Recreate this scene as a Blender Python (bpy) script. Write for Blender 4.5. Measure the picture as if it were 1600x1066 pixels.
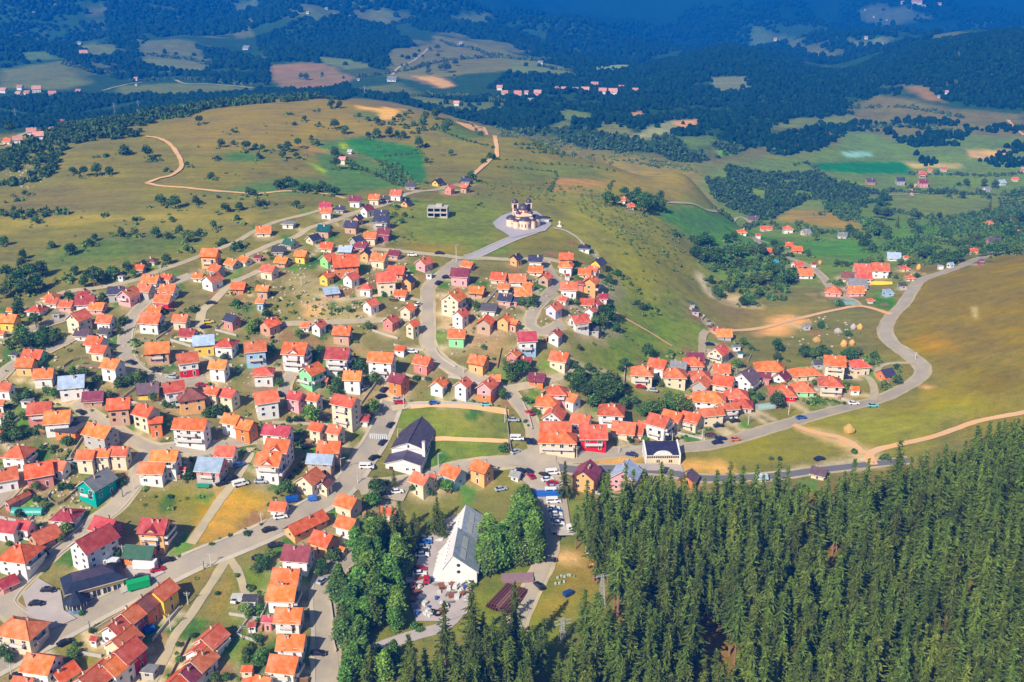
import bpy, math, random
import numpy as np
from math import radians as R, sin, cos, tan, pi, atan2, hypot, sqrt

for _o in list(bpy.data.objects):
    bpy.data.objects.remove(_o)
scene = bpy.context.scene
col = scene.collection
rnd = random.Random(7)
rng = np.random.default_rng(7)

# ---------------------------------------------------------------- camera
CAM_Z, FPX, TILT = 191.0, 1600.0, R(20.5)
cd = bpy.data.cameras.new('camera')
cd.sensor_width = 36.0
cd.lens = 36.0
cd.clip_start, cd.clip_end = 1.0, 30000.0
cam = bpy.data.objects.new('camera', cd)
col.objects.link(cam)
cam.location = (0, 0, CAM_Z)
cam.rotation_euler = (pi / 2 - TILT, 0, 0)
scene.camera = cam

# ---------------------------------------------------------------- sky, sun, exposure
SUN_EL, SUN_DIR = R(38), R(57)          # elevation; heading the light travels, from +X towards +Y
w = bpy.data.worlds.new("World")
scene.world = w
w.use_nodes = True
nt = w.node_tree
bg = nt.nodes['Background']
sky = nt.nodes.new('ShaderNodeTexSky')
sky.sky_type = 'NISHITA'
sky.sun_disc = False
sky.sun_elevation = SUN_EL
# the sun stands opposite to where the light travels
sx, sy = -cos(SUN_DIR), -sin(SUN_DIR)
sky.sun_rotation = atan2(sx, sy)
nt.links.new(sky.outputs[0], bg.inputs[0])
bg.inputs[1].default_value = 0.07
sd = bpy.data.lights.new('sun', 'SUN')
sd.energy = 4.6
sd.angle = R(0.5)
sd.color = (1.0, 0.92, 0.78)
sun = bpy.data.objects.new('sun', sd)
col.objects.link(sun)
sun.location = (-300, -300, 500)
sun.rotation_euler = (pi / 2 - SUN_EL, 0, SUN_DIR - pi / 2)
vs = scene.view_settings
vs.view_transform = 'Standard'
vs.look = 'None'
vs.exposure = 0.62
vs.gamma = 1.0
cy = scene.cycles
cy.max_bounces = 5
cy.diffuse_bounces = 2
cy.glossy_bounces = 2
cy.transmission_bounces = 2
cy.transparent_max_bounces = 4
cy.volume_bounces = 0
cy.use_denoising = True
cy.caustics_reflective = False
cy.caustics_refractive = False
# ---------------------------------------------------------------- terrain height field
ST, CT = sin(TILT), cos(TILT)

def ray(px, py):
    dx = (np.asarray(px, float) - 800.0) / FPX
    dy = (533.0 - np.asarray(py, float)) / FPX
    return dx, CT + ST * dy, -ST + CT * dy        # per metre of depth along the camera axis

def pt_z(px, py, z):                              # the point seen at a pixel that lies at height z
    X, Y, Z = ray(px, py)
    d = (z - CAM_Z) / Z
    return (float(X * d), float(Y * d), z)

def pt_d(px, py, d):
    X, Y, Z = ray(px, py)
    return (float(X * d), float(Y * d), float(CAM_Z + Z * d))

def pt_dz(px, d, z):                              # at depth d in the column of pixel px, height z (may be hidden)
    X = (px - 800.0) / FPX * d
    return (float(X), float((d - (CAM_Z - z) * ST) / CT), z)

CTRL = []
for px, py, z in [
    (-250,1066,6),(0,1066,2),(250,1066,0),(450,1066,0),(700,1066,-2),(900,1066,-2),(1100,1066,0),(1350,1066,5),(1600,1066,10),(1850,1066,16),
    (0,950,9),(250,930,8),(510,950,4),(700,950,2),(850,900,4),(1000,940,2),(1200,940,3),
    (-250,830,24),(0,830,18),(180,800,18),(420,830,14),(700,800,9),(860,800,9),(1100,850,6),(1350,850,10),(1600,850,20),(1850,850,30),
    (0,720,26),(240,740,23),(400,735,22),(560,740,18),(640,720,17),(840,715,15),(1040,715,12),(1200,745,11),(1300,730,12),(1420,720,15),(1600,720,25),(1850,720,36),
    (-250,620,40),(0,620,36),(200,620,36),(345,600,35),(500,620,30),(610,630,27),(720,620,28),(830,640,22),(1000,600,20),(1000,685,14),(1150,640,13),(1300,600,13),(1440,590,16),(1600,600,28),(1850,600,40),
    (-250,500,52),(0,500,47),(200,500,46),(350,500,46),(500,500,46),(670,500,43),(800,500,43),(880,510,40),(950,520,31),(1050,540,20),(1130,530,15),(1250,510,13),(1390,500,16),(1500,500,23),(1600,500,31),(1850,500,44),
    (-250,420,60),(0,420,54),(200,430,54),(330,390,57),(500,400,56),(650,400,55),(800,400,53),(900,400,50),(1000,400,40),(1050,450,27),(1110,455,15),(1240,410,12),(1400,430,15),(1530,402,20),(1600,398,26),(1850,395,36),
    (-250,330,68),(0,330,60),(250,320,62),(500,330,63),(700,320,60),(830,345,57),(950,340,51),(1030,350,40),
    (1110,345,-8),(1160,365,-8),(1250,345,-10),(1400,345,-14),(1545,352,-12),(1620,350,-12),(1850,330,-14),
    (0,285,63),(130,245,70),(280,250,68),(420,230,70),(550,240,63),(705,285,61),(700,230,62),(850,260,55),(950,272,49),(1030,285,40),
    (1160,300,-16),(1300,290,-24),(1440,285,-30),(1600,290,-34),(1850,280,-34),
    (-60,215,66),(130,213,73),(330,170,76),(550,158,76),(700,184,69),(830,219,58),(950,242,51),(1070,264,40)]:
    CTRL.append(pt_z(px, py, z))
for px, py, d in [
    (30,215,1010),(30,140,1480),(-200,140,1480),(300,132,1520),(200,150,1400),(560,135,1480),(720,150,1380),(900,142,1480),(860,200,1150),(1000,205,1130),(1130,240,1090),
    (1250,225,1170),(1500,235,1180),(1650,230,1180),(1600,195,1320),(1380,185,1380),(1250,170,1420),
    (50,110,1640),(200,118,1650),(480,120,1620),(480,100,1720),(640,100,1760),(760,95,1850),(850,105,1780),(930,108,1850),(560,70,2050),
    (-300,60,2250),(0,60,2250),(200,60,2250),(400,50,2350),(600,40,2500),(800,70,2500),(1000,60,2900),(1250,60,2900),(1300,95,2350),
    (-300,0,2950),(0,0,2950),(300,0,3000),(600,0,3200),(900,0,3700),(1200,0,3900),(1500,0,3800),(1800,0,3700),
    (1140,66,1880),(1000,112,1750),(1100,130,1610),(1260,105,1800),(1180,100,1720),(1600,48,1680),(1450,66,1760),(1850,30,1640),(1600,120,1480),(1450,160,1420),(1290,112,1900)]:
    CTRL.append(pt_d(px, py, d))
for px, d, z in [(1140,2250,-5),(1000,2200,-10),(1450,2150,5),(1600,2050,20),(1850,2100,30),(550,1150,40),(330,1100,40),(700,1000,25),(830,850,20),(950,800,10),(1600,760,-2),(1850,780,0)]:
    CTRL.append(pt_dz(px, d, z))
for X, Y, z in [(0,-300,-8),(500,-300,0),(-500,-300,10),(0,60,-4),(300,60,2),(-300,60,6),(-600,300,40),(700,300,40),
                (-3500,5000,330),(-1200,5200,330),(0,5600,335),(1300,5600,330),(3500,5400,330),(5000,3500,200),(-5000,3500,220),(-7000,7500,335),(0,8500,335),(7000,7500,335),(-2500,1200,90),(2500,1200,40)]:
    CTRL.append((X, Y, z))
CP = np.array(CTRL)

def warp(X, Y):                                   # compress far distances so that the spline sees an even spread
    r = np.hypot(X, Y) + 1e-6
    s = 260.0 * np.log1p(r / 260.0) / r
    return X * s, Y * s

_wx, _wy = warp(CP[:, 0], CP[:, 1])

def _phi(d2):
    return 0.5 * d2 * np.log(d2 + 1e-9)

_n = len(CP)
_K = _phi((_wx[:, None] - _wx) ** 2 + (_wy[:, None] - _wy) ** 2) + np.eye(_n) * 40.0
_P = np.stack([np.ones(_n), _wx, _wy], 1)
_A = np.block([[_K, _P], [_P.T, np.zeros((3, 3))]])
_sol = np.linalg.solve(_A, np.concatenate([CP[:, 2], np.zeros(3)]))
_W, _C = _sol[:_n], _sol[_n:]

_tab = rng.random((256, 256))

def vnoise(x, y):
    xi = np.floor(x).astype(int); yi = np.floor(y).astype(int)
    fx = x - xi; fy = y - yi
    fx = fx * fx * (3 - 2 * fx); fy = fy * fy * (3 - 2 * fy)
    a = _tab[xi & 255, yi & 255]; b = _tab[(xi + 1) & 255, yi & 255]
    c = _tab[xi & 255, (yi + 1) & 255]; d = _tab[(xi + 1) & 255, (yi + 1) & 255]
    return (a + (b - a) * fx) + ((c + (d - c) * fx) - (a + (b - a) * fx)) * fy

def fbm(x, y, o=4):
    s, a = 0.0, 0.5
    for k in range(o):
        s = s + a * (vnoise(x + 17.3 * k, y - 9.1 * k) - 0.5)
        x = x * 2.03; y = y * 2.03; a *= 0.5
    return s * 2

def height(X, Y):
    X = np.atleast_1d(np.asarray(X, float)); Y = np.atleast_1d(np.asarray(Y, float))
    sh = X.shape
    X = X.ravel(); Y = Y.ravel()
    wx, wy = warp(X, Y)
    out = np.empty(len(X))
    for i in range(0, len(X), 40000):
        s = slice(i, i + 40000)
        d2 = (wx[s, None] - _wx) ** 2 + (wy[s, None] - _wy) ** 2
        out[s] = _phi(d2) @ _W + _C[0] + _C[1] * wx[s] + _C[2] * wy[s]
    r = np.hypot(X, Y)
    k = np.clip((r - 1300) / 1200, 0, 1)
    out = out + fbm(X / 55, Y / 55, 3) * 1.1 + (fbm(X / 420 + 5, Y / 420, 5) * 105 + (abs(fbm(X / 700 + 2, Y / 900 + 3, 3)) - .15) * 260 * np.clip((r - 1900) / 600, 0, 1)) * k * np.clip((r - 1300) / 2500 + .15, 0, 1)
    return np.minimum(out, 350.0).reshape(sh)

def hz(x, y):
    return float(height(x, y)[0])

_steps = 150.0 * (9000.0 / 150.0) ** np.linspace(0, 1, 420)

def unproj(px, py, H=0.0, far=False):
    """ground points under pixels: the first place where the sight line passes H metres above the terrain"""
    px = np.atleast_1d(np.asarray(px, float)); py = np.atleast_1d(np.asarray(py, float))
    H = np.broadcast_to(np.asarray(H, float), px.shape)
    X, Y, Z = ray(px, py)
    res = np.empty((len(px), 3)); dep = np.empty(len(px))
    for i in range(0, len(px), 400):
        s = slice(i, i + 400)
        x = X[s, None] * _steps; y = Y[s, None] * _steps; z = CAM_Z + Z[s, None] * _steps
        below = z < height(x, y) + H[s, None]
        below[:, -1] = True
        j = np.maximum(below.argmax(1), 1)
        lo = _steps[j - 1]; hi = _steps[j]
        for _ in range(14):
            m = (lo + hi) / 2
            b = CAM_Z + Z[s] * m < height(X[s] * m, Y[s] * m) + H[s]
            hi = np.where(b, m, hi); lo = np.where(b, lo, m)
        dep[s] = hi
        res[s, 0] = X[s] * hi; res[s, 1] = Y[s] * hi
        res[s, 2] = height(res[s, 0], res[s, 1])
    return res, dep

def proj(p):
    x, y, z = p[0], p[1], p[2] - CAM_Z
    d = y * CT - z * ST
    u = y * ST + z * CT
    return 800 + FPX * x / d, 533 - FPX * u / d, d
# ---------------------------------------------------------------- material helpers
def lin(c):
    o = []
    for v in c:
        v = v / 255.0
        o.append(v / 12.92 if v <= 0.04045 else ((v + 0.055) / 1.055) ** 2.4)
    return tuple(o)

MATS = {}

def new_mat(name):
    m = bpy.data.materials.new(name)
    m.use_nodes = True
    t = m.node_tree
    return m, t, t.nodes['Principled BSDF']

def node(t, typ, **kw):
    n = t.nodes.new(typ)
    for k, v in kw.items():
        setattr(n, k, v)
    return n

def mathn(t, op, a, b=None, c=None):
    n = node(t, 'ShaderNodeMath', operation=op)
    for i, v in enumerate((a, b, c)):
        if v is None: continue
        if isinstance(v, (int, float)): n.inputs[i].default_value = v
        else: t.links.new(v, n.inputs[i])
    return n.outputs[0]

def noise_tex(t, scale, detail=3.0, vec=None, rough=0.55):
    n = node(t, 'ShaderNodeTexNoise')
    n.inputs['Scale'].default_value = scale
    n.inputs['Detail'].default_value = detail
    n.inputs['Roughness'].default_value = rough
    if vec is not None: t.links.new(vec, n.inputs['Vector'])
    return n.outputs['Fac']

def hsv(t, colour, h=None, s=None, v=None):
    n = node(t, 'ShaderNodeHueSaturation')
    if isinstance(colour, tuple): n.inputs['Color'].default_value = colour + (1,)
    else: t.links.new(colour, n.inputs['Color'])
    for k, q in (('Hue', h), ('Saturation', s), ('Value', v)):
        if q is None: continue
        if isinstance(q, (int, float)): n.inputs[k].default_value = q
        else: t.links.new(q, n.inputs[k])
    return n.outputs[0]

def mixc(t, fac, a, b):
    n = node(t, 'ShaderNodeMix', data_type='RGBA')
    for i, q in ((0, fac), (6, a), (7, b)):
        if isinstance(q, (int, float)): n.inputs[i].default_value = q
        elif isinstance(q, tuple): n.inputs[i].default_value = q + (1,)
        else: t.links.new(q, n.inputs[i])
    return n.outputs[2]

def objcoord(t):
    return node(t, 'ShaderNodeTexCoord').outputs['Object']

def bump(t, b, h, strength, dist):
    n = node(t, 'ShaderNodeBump')
    n.inputs['Strength'].default_value = strength
    n.inputs['Distance'].default_value = dist
    t.links.new(h, n.inputs['Height'])
    t.links.new(n.outputs[0], b.inputs['Normal'])

def mat_plain(name, rgb, rough=0.8, vary=0.12, scale=0.6, spec=0.3, metal=0.0, objrand=0.0):
    """a solid colour broken by weathering noise, with a little variation from object to object"""
    if name in MATS: return MATS[name]
    m, t, b = new_mat(name)
    n = noise_tex(t, scale, 5, objcoord(t))
    v = mathn(t, 'MULTIPLY_ADD', n, 2 * vary, 1 - vary)
    if objrand:
        r = node(t, 'ShaderNodeObjectInfo').outputs['Random']
        v = mathn(t, 'MULTIPLY', v, mathn(t, 'MULTIPLY_ADD', r, 2 * objrand, 1 - objrand))
    t.links.new(hsv(t, lin(rgb), v=v), b.inputs['Base Color'])
    b.inputs['Roughness'].default_value = rough
    b.inputs['Metallic'].default_value = metal
    b.inputs['Specular IOR Level'].default_value = spec
    MATS[name] = m
    return m

def mat_roof(name, rgb, rough=0.75, metal=False):
    """courses of tiles (or seams of sheet metal) with faded and darker patches"""
    if name in MATS: return MATS[name]
    m, t, b = new_mat(name)
    oc = objcoord(t)
    r = node(t, 'ShaderNodeObjectInfo').outputs['Random']
    n1 = noise_tex(t, 0.5, 5, oc)
    n2 = noise_tex(t, 3.2, 2, oc)
    wv = node(t, 'ShaderNodeTexWave', wave_type='BANDS', bands_direction='X' if metal else 'Z', wave_profile='SAW')
    wv.inputs['Scale'].default_value = 0.55 if metal else 1.0
    wv.inputs['Distortion'].default_value = 0.3
    t.links.new(oc, wv.inputs['Vector'])
    v = mathn(t, 'ADD', mathn(t, 'MULTIPLY_ADD', n1, 0.8, 0.5), mathn(t, 'MULTIPLY_ADD', n2, 0.7, -0.35))
    v = mathn(t, 'ADD', v, mathn(t, 'MULTIPLY_ADD', wv.outputs['Fac'], 0.16, -0.08))
    v = mathn(t, 'MULTIPLY', v, mathn(t, 'MULTIPLY_ADD', r, 0.42, 0.76))
    h = mathn(t, 'MULTIPLY_ADD', mathn(t, 'FRACT', mathn(t, 'MULTIPLY', r, 5.7)), 0.02, 0.49)
    s = mathn(t, 'MULTIPLY_ADD', n1, -0.4, 1.18)
    t.links.new(hsv(t, lin(rgb), h=h, s=s, v=v), b.inputs['Base Color'])
    b.inputs['Roughness'].default_value = rough
    b.inputs['Specular IOR Level'].default_value = 0.25
    bump(t, b, mathn(t, 'ADD', wv.outputs['Fac'], mathn(t, 'MULTIPLY', n2, 0.6)), 0.5, 0.08)
    MATS[name] = m
    return m

def mat_wall(name, rgb, brick=False):
    if name in MATS: return MATS[name]
    m, t, b = new_mat(name)
    oc = objcoord(t)
    r = node(t, 'ShaderNodeObjectInfo').outputs['Random']
    n1 = noise_tex(t, 0.45, 5, oc)
    n2 = noise_tex(t, 4.0, 2, oc)
    v = mathn(t, 'ADD', mathn(t, 'MULTIPLY_ADD', n1, 0.34, 0.80), mathn(t, 'MULTIPLY_ADD', n2, 0.12, -0.06))
    v = mathn(t, 'MULTIPLY', v, mathn(t, 'MULTIPLY_ADD', r, 0.12, 0.93))
    if brick:
        mp = node(t, 'ShaderNodeMapping')
        t.links.new(oc, mp.inputs[0])
        mp.inputs['Rotation'].default_value = (R(90), 0, 0)
        bt = node(t, 'ShaderNodeTexBrick')
        t.links.new(mp.outputs[0], bt.inputs['Vector'])
        c = lin(rgb)
        bt.inputs['Color1'].default_value = c + (1,)
        bt.inputs['Color2'].default_value = tuple(q * 0.85 for q in c) + (1,)
        bt.inputs['Mortar'].default_value = lin((196, 176, 156)) + (1,)
        bt.inputs['Scale'].default_value = 2.2
        bt.inputs['Mortar Size'].default_value = 0.05
        base = bt.outputs['Color']
    else:
        base = lin(rgb)
    t.links.new(hsv(t, base, v=v), b.inputs['Base Color'])
    b.inputs['Roughness'].default_value = 0.85
    b.inputs['Specular IOR Level'].default_value = 0.2
    MATS[name] = m
    return m

def mat_leaf(name, rgb, var=0.45, hue=0.03, objvar=0.3):
    """leaves: every small clump its own brightness, every tree a slightly different green"""
    if name in MATS: return MATS[name]
    m, t, b = new_mat(name)
    isl = node(t, 'ShaderNodeNewGeometry').outputs['Random Per Island']
    r = node(t, 'ShaderNodeObjectInfo').outputs['Random']
    n1 = noise_tex(t, 0.06, 2, node(t, 'ShaderNodeNewGeometry').outputs['Position'])
    v = mathn(t, 'MULTIPLY', mathn(t, 'MULTIPLY_ADD', isl, 2 * var, 1 - var), mathn(t, 'MULTIPLY_ADD', r, 2 * objvar, 1 - objvar))
    v = mathn(t, 'MULTIPLY', v, mathn(t, 'MULTIPLY_ADD', n1, 0.8, 0.6))
    h = mathn(t, 'MULTIPLY_ADD', mathn(t, 'FRACT', mathn(t, 'MULTIPLY', r, 7.31)), 2 * hue, 0.5 - hue)
    c = hsv(t, lin(rgb), h=h, v=v)
    t.links.new(c, b.inputs['Base Color'])
    b.inputs['Roughness'].default_value = 0.7
    b.inputs['Specular IOR Level'].default_value = 0.25
    tr = node(t, 'ShaderNodeBsdfTranslucent')
    t.links.new(c, tr.inputs['Color'])
    mx = node(t, 'ShaderNodeMixShader')
    mx.inputs[0].default_value = 0.25
    t.links.new(b.outputs[0], mx.inputs[1]); t.links.new(tr.outputs[0], mx.inputs[2])
    t.links.new(mx.outputs[0], t.nodes['Material Output'].inputs[0])
    MATS[name] = m
    return m

# ---------------------------------------------------------------- object helpers
THINGS = []                                       # (object, look, pixel x, pixel y, short noun) for the labels written at the end

def mesh_obj(name, verts, faces, mats, fm=None, parent=None, smooth=False):
    me = bpy.data.meshes.new(name)
    me.from_pydata([tuple(v) for v in verts], [], faces)
    for m in mats: me.materials.append(m)
    if fm is not None: me.polygons.foreach_set('material_index', fm)
    if smooth: me.polygons.foreach_set('use_smooth', [True] * len(me.polygons))
    me.update()
    return link(name, me, parent)

def link(name, me, parent=None):
    o = bpy.data.objects.new(name, me)
    col.objects.link(o)
    if parent is not None: o.parent = parent
    return o

def np_mesh(name, V, F, mats, fm=None, smooth=False):
    """mesh from arrays: V (n,3), F (m,k)"""
    me = bpy.data.meshes.new(name)
    V = np.ascontiguousarray(V, dtype=np.float32); F = np.ascontiguousarray(F, dtype=np.int32)
    me.vertices.add(len(V)); me.vertices.foreach_set('co', V.ravel())
    me.loops.add(F.size); me.loops.foreach_set('vertex_index', F.ravel())
    me.polygons.add(len(F)); me.polygons.foreach_set('loop_start', np.arange(0, F.size, F.shape[1], dtype=np.int32))
    for m in mats: me.materials.append(m)
    if fm is not None: me.polygons.foreach_set('material_index', np.ascontiguousarray(fm, dtype=np.int32))
    me.polygons.foreach_set('use_smooth', np.full(len(F), smooth))
    me.update(calc_edges=True)
    return me

class MB:
    """collects shapes for one mesh"""
    def __init__(s): s.v, s.f, s.m = [], [], []
    def face(s, pts, mi=0):
        i = len(s.v); s.v += [tuple(p) for p in pts]; s.f.append(tuple(range(i, i + len(pts)))); s.m.append(mi)
    def box(s, x0, x1, y0, y1, z0, z1, mi=0, tr=None):
        i = len(s.v)
        p = [(x0,y0,z0),(x1,y0,z0),(x1,y1,z0),(x0,y1,z0),(x0,y0,z1),(x1,y0,z1),(x1,y1,z1),(x0,y1,z1)]
        s.v += [tr(q) for q in p] if tr else p
        for f in ((0,3,2,1),(4,5,6,7),(0,1,5,4),(1,2,6,5),(2,3,7,6),(3,0,4,7)):
            s.f.append(tuple(i + k for k in f)); s.m.append(mi)
    def prism(s, poly, z0, z1, mi=0, cap=True):
        i = len(s.v); n = len(poly)
        s.v += [(x, y, z0) for x, y in poly] + [(x, y, z1) for x, y in poly]
        for k in range(n):
            s.f.append((i + k, i + (k + 1) % n, i + n + (k + 1) % n, i + n + k)); s.m.append(mi)
        if cap: s.f.append(tuple(range(i + n, i + 2 * n))); s.m.append(mi)
    def lathe(s, prof, seg, mi=0, cx=0.0, cy=0.0, a0=0.0, a1=2 * pi):
        i = len(s.v); full = abs(a1 - a0 - 2 * pi) < 1e-6
        n = seg if full else seg + 1
        for r, z in prof:
            for k in range(n):
                a = a0 + (a1 - a0) * k / seg
                s.v.append((cx + r * cos(a), cy + r * sin(a), z))
        for j in range(len(prof) - 1):
            for k in range(seg):
                k2 = (k + 1) % n
                s.f.append((i + j * n + k, i + j * n + k2, i + (j + 1) * n + k2, i + (j + 1) * n + k)); s.m.append(mi)
    def tube(s, p, q, r0, r1=None, seg=6, mi=0):
        r1 = r0 if r1 is None else r1
        p = np.array(p, float); q = np.array(q, float); d = q - p; d /= np.linalg.norm(d) + 1e-9
        u = np.cross(d, (0.3, 0.9, 0.1) if abs(d[2]) > .9 else (0, 0, 1)); u /= np.linalg.norm(u); v = np.cross(d, u)
        i = len(s.v)
        for c, r in ((p, r0), (q, r1)):
            for k in range(seg):
                a = 2 * pi * k / seg
                s.v.append(tuple(c + u * (r * cos(a)) + v * (r * sin(a))))
        for k in range(seg):
            s.f.append((i + k, i + (k + 1) % seg, i + seg + (k + 1) % seg, i + seg + k)); s.m.append(mi)
        s.f.append(tuple(i + seg + k for k in range(seg))); s.m.append(mi)
    def obj(s, name, mats, parent=None, smooth=False):
        return mesh_obj(name, s.v, s.f, mats, s.m, parent, smooth)

def thing(name, cat, loc, rz=0.0, look='', group=None, px=None, short=None, zone=None):
    o = bpy.data.objects.new(name, None)
    o.empty_display_size = 0.5
    col.objects.link(o)
    o.location = loc; o.rotation_euler = (0, 0, rz)
    reg(o, cat, look, group, px, short)
    return o

def reg(o, cat, look, group=None, px=None, short=None):
    o['category'] = cat
    if group: o['group'] = group
    if px is None:
        q = proj(o.location); px = (q[0], q[1])
    THINGS.append((o, look, px[0], px[1], short))
# ---------------------------------------------------------------- land cover (colour of the turf, crops and bare soil, laid out in plan)
def poly_world(pts, H=0.0):
    p, d = unproj([q[0] for q in pts], [q[1] for q in pts], H)
    return p[:, :2]

def inside_dist(P, X, Y):
    """signed distance (positive inside) from points to a polygon in plan"""
    n = len(P); ins = np.zeros(len(X), bool); d2 = np.full(len(X), 1e18)
    for i in range(n):
        x1, y1 = P[i]; x2, y2 = P[(i + 1) % n]
        dx, dy = x2 - x1, y2 - y1
        t = np.clip(((X - x1) * dx + (Y - y1) * dy) / (dx * dx + dy * dy + 1e-9), 0, 1)
        d2 = np.minimum(d2, (X - x1 - t * dx) ** 2 + (Y - y1 - t * dy) ** 2)
        c = ((y1 > Y) != (y2 > Y)) & (X < (x2 - x1) * (Y - y1) / (y2 - y1 + 1e-12) + x1)
        ins ^= c
    return np.where(ins, 1, -1) * np.sqrt(d2)

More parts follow.
